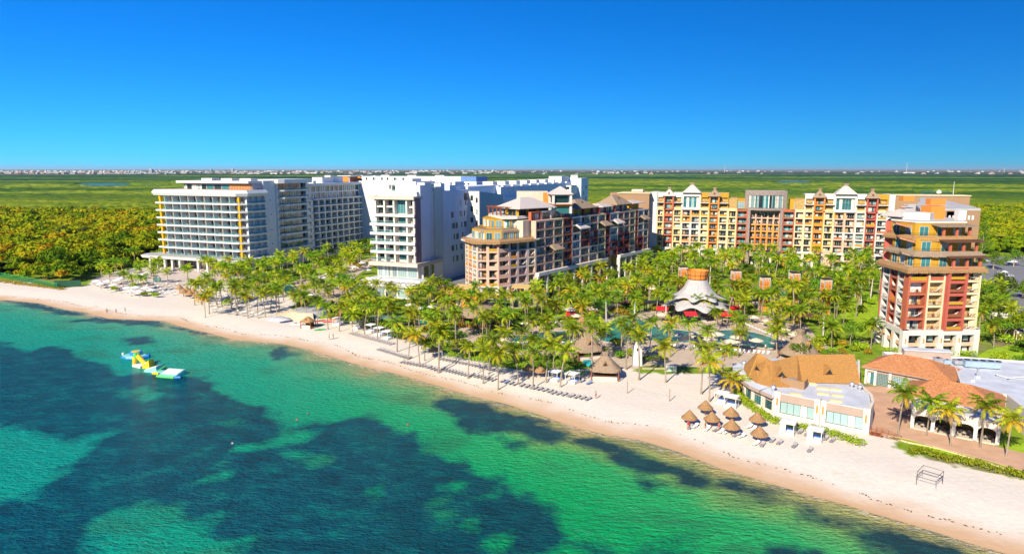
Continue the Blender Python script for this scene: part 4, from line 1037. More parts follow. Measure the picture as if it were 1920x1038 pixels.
# belvedere tower
tx,ty=19.5-f0[0],279-f0[1]; W.at(tx,ty,math.radians(10))
for x in(-3.6,3.6):
    for y in(-3.4,3.4): W.box(x-.45,y-.45,32.2,x+.45,y+.45,40,WHITE2)
W.box(-3.15,-3.0,36.0,3.15,3.0,36.4,WHITE2); W.box(-4.4,-4.6,35.7,4.4,4.2,36.0,TERRA); W.box(-2.9,-2.4,36.4,2.9,2.9,39.8,GL); W.box(-3.15,-3.2,39.4,3.15,3.0,40,WHITE2); W.box(-3.1,-2.9,32.2,3.1,3.0,35.7,GLT)
W.box(-3.1,-3.1,34.8,3.1,-2.9,35.7,MUST); W.at()
up.obj('roof',F,'pale shingled hipped roof over the terrace bar'); up=MB(); up.at(tx,ty,math.radians(10)); up.hip(-4.05,-3.85,4.05,3.85,40.0,43.0,SHING,over=.5); up.at()
W.box(2-f0[0],287-f0[1],31,15-f0[0],296-f0[1],40.6,BEIGE); W.box(13-f0[0],284-f0[1],32,17-f0[0],288-f0[1],40.2,ORANGE)
# wing
wa=math.atan2(.811,.585); wl=[6.5,6.5,6.8,7.2,7,7.5,7.5,7,4,8,6,6,6,3,6.5,5.5]
MAR=mat('maroon_render',(.30,.05,.05),.8,.1,.2); DBL=mat('slate_blue_render',(.16,.16,.22),.8,.1,.2)
wm=[PINK,PINK,CREAM,TERRA,WHITE2,[BEIGE]*2+[RED]*2+[BEIGE]*3,[BEIGE]*2+[RED]*2+[BEIGE]*3,CREAM,MAR,[MAR]*2+[WHITE2]*5,[MAR]*3+[PINK]*4,[MAR]*3+[PINK]*4,CREAM,TERRA,[MAR,MAR]+[WHITE2]*5,BEIGE]
cols=[(a,b_,'L') for a,b_ in zip(wl,wm)]
ox,oy=9.1-f0[0],259.0-f0[1]
Lw=sum(wl)
W.at(ox,oy,wa); W.box(-4,3.2,0,Lw,22,30.6,BEIGE); W.at()
facade(W,K,ox,oy,wa,cols,10.6,6,3.3,depth=1.9,rail=['ham','bars','ham','wood'],inner=None)
facade(W,K,ox-math.sin(wa)*2.2,oy+math.cos(wa)*2.2,wa,cols[3:],30.4,1,3.3,depth=1.0,rail=['bars','wood'])
# the tall podium frame
W.at(ox,oy,wa)
s=0
for i,a in enumerate(wl):
    zt=10.6 if not 8<=i<=9 else 7.5
    if i not in(8,9): W.box(s-.1,-1.6,zt-1.3,s+a+.1 if i<15 else s+a,0,zt+.0,WHITE2)
    W.box(s-.55,-1.5,0,s+.55,0,zt-1.3,WHITE2); 
    W.box(s+.55,1.0,3.6,s+a-.55,1.3,5.0,TERRA if i%2 else BEIGE); W.box(s+.55,2.6,0,s+a-.55,3,10.6,WARM)
    s+=a
W.at()
for i,(tc_,z,wd) in enumerate(((13,20.2,6.5),(33,27.2,7.5),(54,27.0,7),(66,27.2,6.5),(94,27.4,6))):
    FL(T,'thatched_canopy',F); T.at(ox,oy,wa); T.hexa([(tc_-wd/2-.5,-3.0,z-1.9),(tc_+wd/2+.5,-3.0,z-1.9),(tc_+wd/2,0,z-.4),(tc_-wd/2,0,z-.4),(tc_-wd/2-.4,-3.0,z-1.5),(tc_+wd/2+.4,-3.0,z-1.5),(tc_+wd/2-1.2,0,z+.3),(tc_-wd/2+1.2,0,z+.3)],SHING if i%2 else THATCHG); T.at()
for tc_,y,wd,dp,z,h in((40,6,15,9,33.6,3.6),(74,6,14,9,33.8,4.2),(58,5,9,7,33.4,1.2),(92,6,13,7,33.6,1.2)):
    FL(T,'gable_roof',F); T.at(ox,oy,wa); W.at(ox,oy,wa); W.box(tc_-wd/2+1,y-dp/2+1.5,30.6,tc_+wd/2-1,y+dp/2+3,z,[MUST,WHITE2,BEIGE,WHITE2][int(tc_)%4])
    T.hip(tc_-wd/2,y-dp/2-1,tc_+wd/2,y+dp/2,z,z+h,THATCHG if h>2 else SHING,over=.7,ridge=wd*.35)
    if h>2: T.prism([(tc_-.9,y-dp/2+1.2),(tc_+.9,y-dp/2+1.2),(tc_,y)],z+h*.35,z+h*.75,WOOD,top=[(tc_-.1,y-dp/2+1.4),(tc_+.1,y-dp/2+1.4),(tc_,y)])
    T.at(); W.at()
# tan end block and its wall that closes the court
W.obj('wall',F); S.obj('floor_slab',F); FL(T,'gable_roof',F); up.obj('roof',F,'pale pyramid roof of the belvedere'); K.done()
# ================================================================ long colourful building at the back
gA=math.atan2(-.308,.951)
Gb=empty('colourful_resort_building',(77.4,365.6,0),gA,'long colourful nine storey resort building with orange, red and cream bays','building')
K=Kit(Gb); W=MB(); S=MB(); T=MB()
PY=mat('pale_yellow_render',(.80,.58,.28),.8,.05,.2,streak=.08); OG=mat('light_orange_render',(.75,.33,.08),.8,.06,.2,streak=.08)
def wing(x0,cols,z0=8.6):
    facade(W,K,x0,0,0,[(a,b_,'L') for a,b_ in cols],z0,6,3.4,depth=1.6,rail=['ham','bars','solid','bars'])
SAL=PINK
left=[(3.6,PY),(4.9,TERRA),(4.4,PY),(4.7,[SAL,SAL,WHITE2,WHITE2,OG,SAL]),(4.7,[SAL,SAL,WHITE2,WHITE2,SAL,OG]),(4.4,PY),(4.9,ORANGE),(4.6,CREAM),(4.4,PY)]
W.box(-3.6,0,0,0,16,37.7,WHITE2)
wing(0,left); xw=sum(a for a,_ in left)   # 40.6
right=[(4.4,CREAM),(4.2,CREAM),(4.8,ORANGE),(4.6,PY),(4.9,[SAL,SAL,WHITE2,SAL,SAL,OG]),(4.9,[SAL,SAL,WHITE2,SAL,SAL,SAL]),(4.4,WHITE2),(4.8,RED),(4.8,WHITE2)]
XR=68.4
wing(XR,right); xe=XR+sum(a for a,_ in right)
W.box(0,2.2,0,xw,16,35,WARM); W.box(XR,2.2,0,xe,16,35,WARM)
W.box(xe,-.5,0,xe+2.6,16,37.6,WHITE2)
# two upper storeys, parapets
def top(x0,cols,cm):
    s=x0
    for i,((a,_),c) in enumerate(zip(cols,cm)):
        facade(W,K,s,1.2 if c in(WHITE2,MUST) else 0,0,[(a,c,'L')],29.0,2,3.35,depth=1.2,rail='bars',pane=GLT if i%2 else GL)
        if c in(WHITE2,MUST): W.box(s,1.2,35.7,s+a,1.5,37.7,c); S.box(s,-.3,29.0,s+a,1.2,29.2,WHITE2); W.box(s,-.2,29.2,s+a,0,29.9,PY); S.box(s-.1,-.4,32.2,s+a+.1,1.2,32.5,WHITE2)
        s+=a
top(0,left[:3],[WHITE2,TERRA,WHITE2]); top(sum(a for a,_ in left[:5]),left[5:8],[MUST,ORANGE,MUST])
top(XR,[(8.6,0)],[WHITE2]) if 0 else None
top(XR+4.4,right[1:4],[WHITE2,ORANGE,WHITE2]); top(XR+sum(a for a,_ in right[:6]),right[6:],[MUST if 0 else WHITE2,RED,MUST])
for xa,wd in((sum(a for a,_ in left[:3]),9.4),(XR+sum(a for a,_ in right[:4]),9.8)):
    W.box(xa,.6,29,xa+wd,3,29.6,WHITE2); W.box(xa,.6,35.6,xa+wd,3,37.7,WHITE2); W.box(xa,.6,29.6,xa+.7,3,35.6,WHITE2); W.box(xa+wd-.7,.6,29.6,xa+wd,3,35.6,WHITE2); W.box(xa+.7,2,29.6,xa+wd-.7,3,35.6,WARM)
    K.add('window',win(wd-1.6,5.8,1,WHITE,GLT,6,1),xa+wd/2,1.6,29.7,0)
    S.box(xa-.1,-.6,28.7,xa+wd+.1,.6,29.1,WHITE2); W.box(xa+.2,-.5,29.1,xa+wd-.2,-.35,30,WHITE2)
    FL(T,'gable_roof',Gb); T.hip(xa+.6,-.2,xa+wd-.6,8,37.8,42.2,SHING,over=.6); T.prism([(xa+wd/2-.8,3.2),(xa+wd/2+.8,3.2),(xa+wd/2+.8,4.6),(xa+wd/2-.8,4.6)],41.6,42.8,THATCHG,top=[(xa+wd/2-1.3,2.9),(xa+wd/2+1.3,2.9),(xa+wd/2+1.3,4.9),(xa+wd/2-1.3,4.9)])
for xa,wd,c in((3.6,4.9,TERRA),(sum(a for a,_ in left[:6]),4.9,ORANGE),(XR+8.6,4.8,ORANGE),(XR+sum(a for a,_ in right[:7]),4.8,RED)):
    FL(T,'gable_roof',Gb); T.hip(xa-.6,-1.4,xa+wd+.6,5.4,36.0,39.6,THATCHG if c is not TERRA else SHING,over=.3,ridge=.3); T.prism([(xa+wd/2-.5,1.4),(xa+wd/2+.5,1.4),(xa+wd/2+.5,2.6),(xa+wd/2-.5,2.6)],39.0,40.4,THATCHG,top=[(xa+wd/2-.9,1.1),(xa+wd/2+.9,1.1),(xa+wd/2+.9,2.9),(xa+wd/2-.9,2.9)])
    T.prism([(xa+wd/2-.7,-.9),(xa+wd/2+.7,-.9),(xa+wd/2+.7,.6),(xa+wd/2-.7,.6)],36.8,37.9,WOOD,top=[(xa+wd/2-.1,-.5),(xa+wd/2+.1,-.5),(xa+wd/2+.1,.6),(xa+wd/2-.1,.6)])
    for q in(xa+.2,xa+wd-.2): W.box(q-.35,-1.0,29.0,q+.35,0,35.75,c)
# setback mustard blocks beside the centre
for x0,x1 in((xw-4.4,46),(66,XR+4.4)):
    W.box(x0,3,28.9,x1,12,34.8,MUST); K.add('window',win(x1-x0-4,3.6,2,WHITE2,GLP,5,1),(x0+x1)/2,2.9,29.6,0); W.box(x0,0,28.95,x1,.3,29.8,PY if x0<50 else CREAM)
# arcade podium
for x0,n_,st in((0,9,4.51),(XR,9,4.64)):
    for i in range(n_):
        x=x0+i*st
        if i%4==3 : W.box(x+.0,.2,0,x+st,.6,8.6,SAL)
        else:
            W.box(x,-.7,7.6,x+st,0,8.7,WHITE2); W.box(x,-.7,0,x+.7,0,7.6,WHITE2); W.box(x+st-.6,-.7,0,x+st,-.01,7.6,WHITE2)
        K.add('window',win(st-1.6,2.4,i%3,DARK,GL,2),x+st/2,.75 if i%4==3 else 1.2,4.9,0); K.add('window',win(st-1.6,3.2,i%3,DARK,GL,2),x+st/2,1.2,.4,0)
        W.box(x+.7,.3,3.8,x+st-.6,.6,4.8,SAL); W.box(x,1.3,0,x+st,2.2,8.6,WARM)
# red shoulders
facade(W,K,xw,0,0,[(5.3,TERRA,'L')],5.2,7,3.4,depth=2.4,rail='glass',pane=GLT); facade(W,K,XR-5.6,0,0,[(5.6,TERRA,'L')],5.2,7,3.4,depth=2.4,rail='glass',pane=GLT)
W.box(xw,0,29,xw+5.3,.3,29.8,TERRA); W.box(XR-5.6,0,29,XR,.3,29.8,TERRA)
W.box(xw,2.8,0,xw+5.3,16,29,WARM); W.box(XR-5.6,2.8,0,XR,16,29,WARM); W.box(xw+5.3,6.6,0,XR-5.6,16,29,WARM)
for x0 in(xw,XR-4.4): W.box(x0,0,0,x0+.9,2.8,5.2,ORANGE); W.box(x0+3.4,0,0,x0+4.4,2.8,5.2,ORANGE); W.box(x0+.9,0,4.0,x0+3.4,2.4,5.2,ORANGE)
# stone piers and the concave middle
x0=xw+5.3; x1=XR-5.6
W.box(x0,-.8,0,x0+1.3,9,29,STONE); W.box(x1-1.3,-.8,0,x1,9,29,STONE)
cx=(x0+x1)/2; seg=5; wd=(x1-x0-2.6)/seg
for i in range(seg):
    xa=x0+1.3+i*wd; dep=(2.2,3.0,3.4,3.0,2.2)[i]
    facade(W,K,xa,dep,0,[(wd,[OG,ORANGE,OG,OG,SAL,SAL],'L')],8.2,6,3.4,depth=1.8,rail=['ham','bars'])
    K.add('window',win(wd-.6,2.2,i,DARK,GL,2),xa+wd/2,dep+1.2,28.2-2.2 if 0 else 26.6+1.9,0) if 0 else None
W.box(x0+1.3,5.4,28.6,x1-1.3,9,30,DARK)
# glass crown
arc=[(x0-1.6+ (x1-x0+3.2)*i/12, 1.5-3.0*math.sin(math.pi*i/12)) for i in range(13)]
for a,b_ in zip(arc[:-1],arc[1:]):
    i=arc.index(a); an=math.atan2(b_[1]-a[1],b_[0]-a[0]); L=math.hypot(b_[0]-a[0],b_[1]-a[1]); W.at(a[0],a[1],an)
    W.box(0,0,36.6,L,.6,38.9,STONE); W.box(0,0,29.0,L,.6,30.2,STONE)
    if i in(0,11): W.box(0,0,30.2,L,.6,36.6,STONE)
    W.at()
    if 0<i<11:
        pm=GLP if i in(1,2,9,10) else (GL if i in(4,7) else GLT)
        K.add('window',win(L,6.3,i%2,DARK,pm,3,1),(a[0]+b_[0])/2-math.sin(an)*.3,(a[1]+b_[1])/2+math.cos(an)*.3,30.25,an)
W.prism([(p[0],p[1]+.6) for p in arc]+[(x1+1.6,12),(x0-1.6,12)],38.2,38.6,ROOFG); W.box(x0-1.6,2,28.9,x0-1.0,12,38.9,STONE); W.box(x1+1.0,2,28.9,x1+1.6,12,38.9,STONE); W.box(x0-1,11,28.9,x1+1,12,38.9,STONE)
W.box(x0,4,30,x1,6,36.6,WARM)
arc2=[(x0+1.3+(x1-x0-2.6)*i/8, .6-2.0*math.sin(math.pi*i/8)) for i in range(9)]
W.prism(arc2+[(x1-1.3,5),(x0+1.3,5)],5.4,7.4,mat('lobby_canopy_stone',(.40,.30,.24),.8,.1,.4))
for i in(2,4,6): W.box(arc2[i][0]-.4,arc2[i][1]+.6,0,arc2[i][0]+.4,arc2[i][1]+1.4,5.4,WHITE2)
for i in range(4): K.add('window',win(3.6,4.6,i,DARK,GL,3,1),x0+3.4+i*4,5.2,.3,0)
W.box(x0+1.3,5.3,0,x1-1.3,5.6,8,DARK)
S.box(-3.6,2,37.0,xw-4.4,16,37.4,ROOFG); S.box(XR+4.4,2,37.0,xe+2.6,16,37.4,ROOFG)
# tan flank towards the middle building
W.box(-20,-6,0,-3.6,14,37.0,BROWNW); W.box(-26,4,0,-20,14,37,BROWNW); W.box(-20.5,-6.5,37.0,-3.1,14.5,37.4,CREAM); S.box(-14,2,37.6,-8,8,39,BEIGE)
# tan flank on the right
W.box(xe+2.6,1,0,xe+34,12,37.2,BROWNW); W.box(xe+2.4,.6,37.2,xe+34.4,12.4,37.6,CREAM)
S.lathe([(.2,37.8),(1.2,38.6),(.9,39.6),(.1,40)],WHITE,10,xe+22,5); S.tube((xe+28,5,37.8),(xe+28,5,44),.15,.08,WHITE,5)
W.obj('wall',Gb); S.obj('floor_slab',Gb); FL(T,'gable_roof',Gb); K.done()
# ================================================================ right-hand terraced tower
Hb=empty('terraced_tower',(105.6,179,0),0,'red and cream terraced tower with thatched eaves and mustard upper storeys','building')
K=Kit(Hb); W=MB(); S=MB(); T=MB(); h0=Hb.location; rh=lambda P:[(x-h0[0],y-h0[1]) for x,y in P]
core=[(108.5,193.5),(107.6,181.2),(124,182),(126,190),(131,203),(116,212)]
W.prism(rh(core),0,23.8,WARM)
HL=[(106.6,194),(105.6,179.2),(125.6,180.3)]
for (a,b_),c in zip(zip(HL[:-1],HL[1:]),(fit([(3.6,WHITE2,'L'),(3.6,TERRA,'L'),(3.4,WHITE2,'L'),(1.2,WHITE2,'B')],14.3),fit([(5.4,TERRA,'L'),(4.7,CREAM,'L'),(5.6,RED,'L'),(4.3,CREAM,'L')],20))):
    ox,oy,an,L=segm(Hb,a,b_); facade(W,K,ox,oy,an,c,7.0,5,3.4,depth=1.9,rail=['ham','wood','bars','solid'],inner=None,pane=GL)
ox,oy,an,L=segm(Hb,HL[1],HL[2]); W.at(ox,oy,an); W.box(10.3,-.9,7,15.7,-.01,7.35,RED)
for k in range(5):
    W.box(10.3,-.9,7.35+k*3.4 if k==0 else 7+k*3.4,11.0,-.01,7+(k+1)*3.4-.0,RED); W.box(15.0,-.9,7.35+k*3.4 if k==0 else 7+k*3.4,15.7,-.01,7+(k+1)*3.4,RED)
    W.box(11.0,-.9,7.36+k*3.4,15.0,-.7,8.1+k*3.4,[MUST,REDWOOD][k%2]); W.box(11,-.9,7+(k+1)*3.4-.75,15,-.01,7+(k+1)*3.4-.02,RED)
W.at()
ox,oy,an,L=segm(Hb,(125.6,180.3),(131,192)); facade(W,K,ox,oy,an,fit([(1,CREAM,'L')]*3,L),7.0,5,3.4,depth=1.6)
# white podium
PL=[(106.0,195),(104.9,178.4),(126.3,179.6),(130.5,190)]
for a,b_ in zip(PL[:-1],PL[1:]):
    ox,oy,an,L=segm(Hb,a,b_); W.at(ox,oy,an); W.box(0,0,5.8,L,1.6,7.2,WHITE2); n_=max(3,int(L/5))
    for j in range(n_+1):
        s=j*(L-1.5)/n_; W.box(s,0,0,s+1.5,1.5,5.8,WHITE2)
    for j in range(n_):
        s=j*(L-1.5)/n_+1.5; w0=(L-1.5)/n_-1.5; W.box(s,.6,2.6,s+w0,.8,3.6,SAL); 
    W.at()
    for j in range(n_):
        s=j*(L-1.5)/n_+1.5+((L-1.5)/n_-1.5)/2; K.add('window',win((L-1.5)/n_-1.9,2.0,j,DARK,GL,2),ox+math.cos(an)*s-math.sin(an)*1.9,oy+math.sin(an)*s+math.cos(an)*1.9,3.7,an); K.add('window',win((L-1.5)/n_-1.9,2.3,j+1,DARK,GL,2),ox+math.cos(an)*s-math.sin(an)*1.9,oy+math.sin(an)*s+math.cos(an)*1.9,.2,an)
        for dd in(-((L-1.5)/n_-1.5)/2-.75,): S.box(ox+math.cos(an)*(s+dd)+math.sin(an)*.12-.12,oy+math.sin(an)*(s+dd)-math.cos(an)*.12-.12,3.8,ox+math.cos(an)*(s+dd)+math.sin(an)*.12+.12,oy+math.sin(an)*(s+dd)-math.cos(an)*.12+.02,5.0,ORANGE)
Ls=[(23.8,[(108,193),(108.6,182.6),(114,181.6),(124.6,182.6),(126,192),(130,204),(116,212)]),(27.7,[(109,194.5),(110,185),(115,184),(124.8,184.6),(127,193),(131,205),(117,212)]),(31.5,[(109.5,197),(111.4,188.5),(116,187.6),(125,188),(128,196),(132,206),(118,213)])]
for z,P_ in Ls:
    FL(S,'terrace_slab',Hb); W.prism(rh(P_),z,z+3.75,MUST); S.prism(rh([(x+(x-117)*.14,y+(y-195)*.10) for x,y in P_]),z-.3,z+.05,WHITE2)
    for a,b_ in zip(P_[:4],P_[1:5]):
        ox,oy,an,L=segm(Hb,a,b_); n_=max(1,int(L/3.4))
        for j in range(n_):
            s=(j+.5)*L/n_; K.add('window',win(2.3,2.7,j%4,WHITE,GLP if j%2 else GLT,2),ox+math.cos(an)*s+math.sin(an)*.05,oy+math.sin(an)*s-math.cos(an)*.05,z+.1,an)
        ox,oy,an,L=segm(Hb,(a[0]+(a[0]-117)*.12,a[1]+(a[1]-195)*.09),(b_[0]+(b_[0]-117)*.12,b_[1]+(b_[1]-195)*.09)); K.add('balcony',balc(L,'bars',0),ox+math.cos(an)*L/2,oy+math.sin(an)*L/2,z,an)
    # open loggia corner on the right with red posts and dark roof
    for q in((117.5,P_[3][1]-2.6),(121.2,P_[3][1]-2.4),(125,P_[3][1]-1.9)): W.box(q[0]-h0[0]-.3,q[1]-h0[1]-.3,z,q[0]-h0[0]+.3,q[1]-h0[1]+.3,z+3.0,TERRA)
    T.at(120.8-h0[0],P_[3][1]-1.6-h0[1],.06); T.hexa([(-5.4,-2.2,z+2.9),(5.6,-2.2,z+2.9),(5.6,2.2,z+3.3),(-5.4,2.2,z+3.3),(-5.4,-2.2,z+3.1),(5.6,-2.2,z+3.1),(5.6,2.2,z+3.55),(-5.4,2.2,z+3.55)],WOOD if z<31 else THATCHG)
    T.at(108.5-h0[0],P_[0][1]-6-h0[1],1.2); T.hexa([(-4,-2.4,z+2.4),(4,-2.4,z+2.4),(3.4,1.4,z+3.4),(-3.4,1.4,z+3.4),(-4,-2.4,z+2.7),(4,-2.4,z+2.7),(3,1.4,z+3.8),(-3,1.4,z+3.8)],THATCHG if z<27 else TILE); T.at()
    o=1.0
    if z<24: (eave(T,rh([(106.6,196),(106.2,193),(105.6,179.2),(125.6,180.2),(129.5,190)]),24.1,1.1,THATCH,th=.8,drop=.6),FL(T,'thatched_eave',Hb))
    else: (eave(T,rh([(P_[0][0]-.6,P_[0][1]+1),(P_[1][0]-1.0,P_[1][1]-2.2),(P_[2][0],P_[2][1]-2.8),(P_[3][0]+.6,P_[3][1]-2.4),(P_[4][0]+.8,P_[4][1]-1)]),z+.2,1.3,[THATCHG,THATCH][z>30],th=.6,drop=.6),FL(T,'thatched_eave',Hb))
FL(S,'terrace_slab',Hb); S.prism(rh([(109.3,197),(111.2,188.3),(116,187.4),(125.2,187.8),(128.2,196),(132,206),(118,213)]),35.25,35.7,WHITE2,mt=ROOFG)
W.prism(rh([(112,196),(118,193),(121,196),(118,206),(112,205)]),35.7,37.6,WHITE2); W.box(120-h0[0],196-h0[1],35.7,124-h0[0],201-h0[1],39.4,ORANGE); W.box(125.4-h0[0],192-h0[1],35.7,127.6-h0[0],194-h0[1],38.4,WHITE)
FL(T,'thatched_eave',Hb); T.at(113.5-h0[0],200-h0[1],.4); T.hip(-3.6,-3,3.6,3,36.6,38.4,SHING,over=.4); T.at(); FL(T,'roof',Hb)
# wing behind, stepping inland
blocks=[([(121,203),(139,203),(148,222),(132,224)],38.3,BROWNW),([(132,224),(148,222),(160,250),(151,254)],38.2,BROWNW),([(151,254),(160,250),(176,282),(171,288)],38.1,BROWNW)]
for P_,z,c in blocks:
    W.prism(rh(P_),0,z-.8,c); FL(S,'roof_slab',Hb); S.prism(rh([(x,y) for x,y in P_]),z-.5,z,ROOFG); W.prism(rh(P_),z-.8,z-.5,BROWNW)
for i in range(7): S.box(129.6+i*1.15-h0[0],202.9-h0[1],35.0,130.2+i*1.15-h0[0],203.02-h0[1],36.3,WHITE)
W.box(125-h0[0],203.5-h0[1],35.0,128-h0[0],206-h0[1],39.2,ORANGE); W.box(138-h0[0],226-h0[1],38.2,143-h0[0],229-h0[1],40.2,ORANGE); W.box(146-h0[0],256-h0[1],38.1,150-h0[0],259-h0[1],39.9,ORANGE); W.box(129-h0[0],203-h0[1],30,134-h0[0],203.5-h0[1],37.5,BROWNW)
ox,oy,an,L=segm(Hb,(167,292),(108.5,198)); 
facade(W,K,ox,oy,an,fit([(5,c,'L') for c in (WHITE2,TERRA,CREAM,WHITE2,ORANGE,PINK,WHITE2,RED,CREAM,WHITE2,TERRA,WHITE2,ORANGE,CREAM,WHITE2,RED)],L),7,8,3.5,depth=1.6,rail=['bars','solid'],pane=GL)
W.at(ox,oy,an); W.box(0,1.9,0,L,14,35.2,WHITE2)
for i in range(15):
    FL(T,'thatched_canopy',Hb); T.at(ox,oy,an); T.hexa([(i*6.3+1,-2.6,17+(i*7%3)*5.2),(i*6.3+5.6,-2.6,17+(i*7%3)*5.2),(i*6.3+5.2,0,18.2+(i*7%3)*5.2),(i*6.3+1.4,0,18.2+(i*7%3)*5.2),(i*6.3+1.1,-2.6,17.3+(i*7%3)*5.2),(i*6.3+5.5,-2.6,17.3+(i*7%3)*5.2),(i*6.3+4.6,0,18.8+(i*7%3)*5.2),(i*6.3+2,0,18.8+(i*7%3)*5.2)],THATCHG if i%2 else SHING)
W.at(); T.at()
W.obj('wall',Hb); S.obj('floor_slab',Hb); FL(T,'thatched_canopy',Hb); K.done()
# ================================================================ paving, lawns, pools
PAVE=mat('beige_paving',(.52,.41,.31),.85,.12,.5); PAVS=mat('salmon_paving',(.55,.34,.22),.85,.14,.35); LAWN=mat('lawn_grass',(.28,.42,.012),.95,.22,.5,bump=.5,bscale=3)
ASPH=mat('asphalt',(.20,.20,.21),.9,.12,.2); COP=mat('pool_coping',(.62,.52,.42),.8,.08,.5)
def smooth(P,it=2):
    for _ in range(it):
        Q=[]
        for i in range(len(P)):
            a,b=P[i],P[(i+1)%len(P)]; Q+= [(a[0]*.75+b[0]*.25,a[1]*.75+b[1]*.25),(a[0]*.25+b[0]*.75,a[1]*.25+b[1]*.75)]
        P=Q
    return P
def grow(P,d):
    cx=sum(p[0] for p in P)/len(P); cy=sum(p[1] for p in P)/len(P); n=len(P); out=[]
    a=sum(P[i][0]*P[(i+1)%n][1]-P[(i+1)%n][0]*P[i][1] for i in range(n)); s=1 if a>0 else -1
    for i in range(n):
        p,q=P[i-1],P[(i+1)%n]; dx,dy=q[0]-p[0],q[1]-p[1]; L=math.hypot(dx,dy) or 1; out.append((P[i][0]+s*dy/L*d,P[i][1]-s*dx/L*d))
    return out
def sheet(name,px,z,m,sm=2,th=.12,world=False):
    P=px if world else [G(x,y,z) for x,y in px]
    if sm: P=smooth(P,sm)
    b=MB(); b.prism(P,z-th,z,m); o=b.obj(name); tag(o,kind='structure'); return P
sheet('paving',[(930,612),(1010,604),(1110,600),(1180,575),(1240,585),(1400,590),(1500,595),(1540,640),(1500,680),(1400,672),(1385,690),(1240,684),(1205,684),(1190,694),(1110,684),(1060,664),(960,664),(930,655)],.09,PAVE)
sheet('promenade',[(1600,724),(1770,724),(1712,790),(1702,800),(1868,836),(1975,862),(1990,905),(1860,864),(1700,822),(1640,812),(1620,800)],.10,PAVS,0)
sheet('pool_deck',[(165,520),(290,498),(420,505),(470,520),(440,533),(330,538),(240,545),(178,540)],.08,mat('pale_sand_paving',(.55,.47,.40),.9,.12,.4))
sheet('garden_path',[(545,520),(620,505),(700,480),(712,492),(650,525),(700,560),(690,590),(640,580),(600,560),(560,545)],.08,PAVE)
sheet('garden_path',[(690,590),(800,590),(930,612),(930,640),(870,650),(740,628),(650,606)],.07,PAVE)
sheet('garden_path',[(1050,590),(1100,585),(1180,572),(1190,548),(1100,556),(1060,580)],.075,PAVE)
sheet('garden_path',[(1380,560),(1480,552),(1545,556),(1540,570),(1430,575)],.075,PAVE)
sheet('garden_path',[(1500,640),(1530,632),(1570,655),(1590,665),(1550,668)],.08,PAVE)
sheet('service_yard',[(826,532),(880,508),(905,530),(862,545),(800,556)],.08,ASPH,0)
sheet('car_park',[(1826,482),(2100,482),(2100,640),(1935,640),(1892,604),(1868,560),(1848,536),(1832,516)],.09,ASPH,0)
for q in ([(1000,578),(1040,562),(1080,548),(1180,532),(1195,545),(1150,552),(1100,577),(1060,592),(1010,598)],[(832,574),(868,570),(888,580),(850,592)],[(505,527),(560,508),(640,494),(640,506),(570,522),(515,536)],[(860,600),(1000,600),(1000,612),(930,616)],
          [(1560,560),(1640,540),(1655,600),(1600,640)],[(1690,826),(1705,829),(1975,905),(1975,898),(1700,822)],[(1830,660),(1920,640),(1960,700),(1840,690)],[(1860,836),(1960,826),(1960,862)],[(590,600),(540,575),(560,572),(640,590)]):
    sheet('lawn',q,.085,LAWN,2 if len(q)>5 else 1)
pm=bpy.data.materials.new('pool_water'); t,n,l=nt(pm); b=nd('ShaderNodeBsdfPrincipled'); o=nd('ShaderNodeOutputMaterial'); l.new(b.outputs[0],o.inputs[0])
pos=mapping((1,1,1)); l.new(ramp(noise(.25,4,pos),[(.35,(.005,.13,.12)),(.65,(.02,.28,.24))]),b.inputs['Base Color']); b.inputs['Roughness'].default_value=.08; l.new(bump(noise(1.4,3,pos),.3,.2),b.inputs['Normal'])
POOLS=[[(945,627),(975,630),(1035,622),(1083,619),(1087,628),(1078,637),(1040,641),(990,641),(955,641)],
 [(1115,618),(1135,608),(1150,600),(1175,592),(1200,598),(1222,612),(1265,618),(1300,622),(1330,621),(1370,618),(1400,620),(1430,627),(1458,637),(1475,645),(1462,652),(1430,652),(1400,648),(1360,642),(1320,640),(1280,642),(1235,638),(1200,634),(1160,641),(1125,640)],
 [(529,541),(540,533),(547,535),(552,542),(562,542),(574,549),(562,560),(550,556),(534,550)],[(578,530),(592,526),(600,531),(586,535)],[(646,524),(662,520),(668,527),(652,531)],[(284,520),(300,517),(304,527),(290,530)],
 [(1410,550),(1440,545),(1475,547),(1480,553),(1450,562),(1415,562)],[(1136,550),(1160,544),(1168,550),(1150,560),(1138,558)],[(700,590),(760,596),(830,606),(828,612),(760,604),(698,596)]]
PL_=['long teal pool between the palms and the thatched bar','wide winding teal pool in front of the white tented pavilion','kidney shaped pool amid palms left of the cream block','tiny pool in the garden of the white hotel','small pool beside the glass podium','small blue pool on the left hotel terrace','rear pool by the orange sunshade','small round pool by the orange tent','narrow lap pool behind the beach cabanas']
POLW=[]
for q,lb in zip(POOLS,PL_):
    P=smooth([G(x,y,.12) for x,y in q],2); POLW.append(P)
    r=empty('swimming_pool',(P[0][0],P[0][1],0),0,lb,'pool'); L=[(x-P[0][0],y-P[0][1]) for x,y in P]
    m_=MB(); m_.prism(grow(L,.7),0,.13,COP); m_.obj('coping',r); m_=MB(); m_.prism(L,.02,.16,pm); m_.obj('pool_water',r)
P=smooth([G(x,y,.2) for x,y in [(1288,627),(1310,622),(1345,625),(1352,630),(1330,634),(1298,633)]],2); m_=MB(); m_.prism(P,0,.5,COP); m_.prism(grow(P,-.5),.5,.62,LAWN); tag(m_.obj('planter'),'oval planted island in the pool before the tented pavilion','planter')
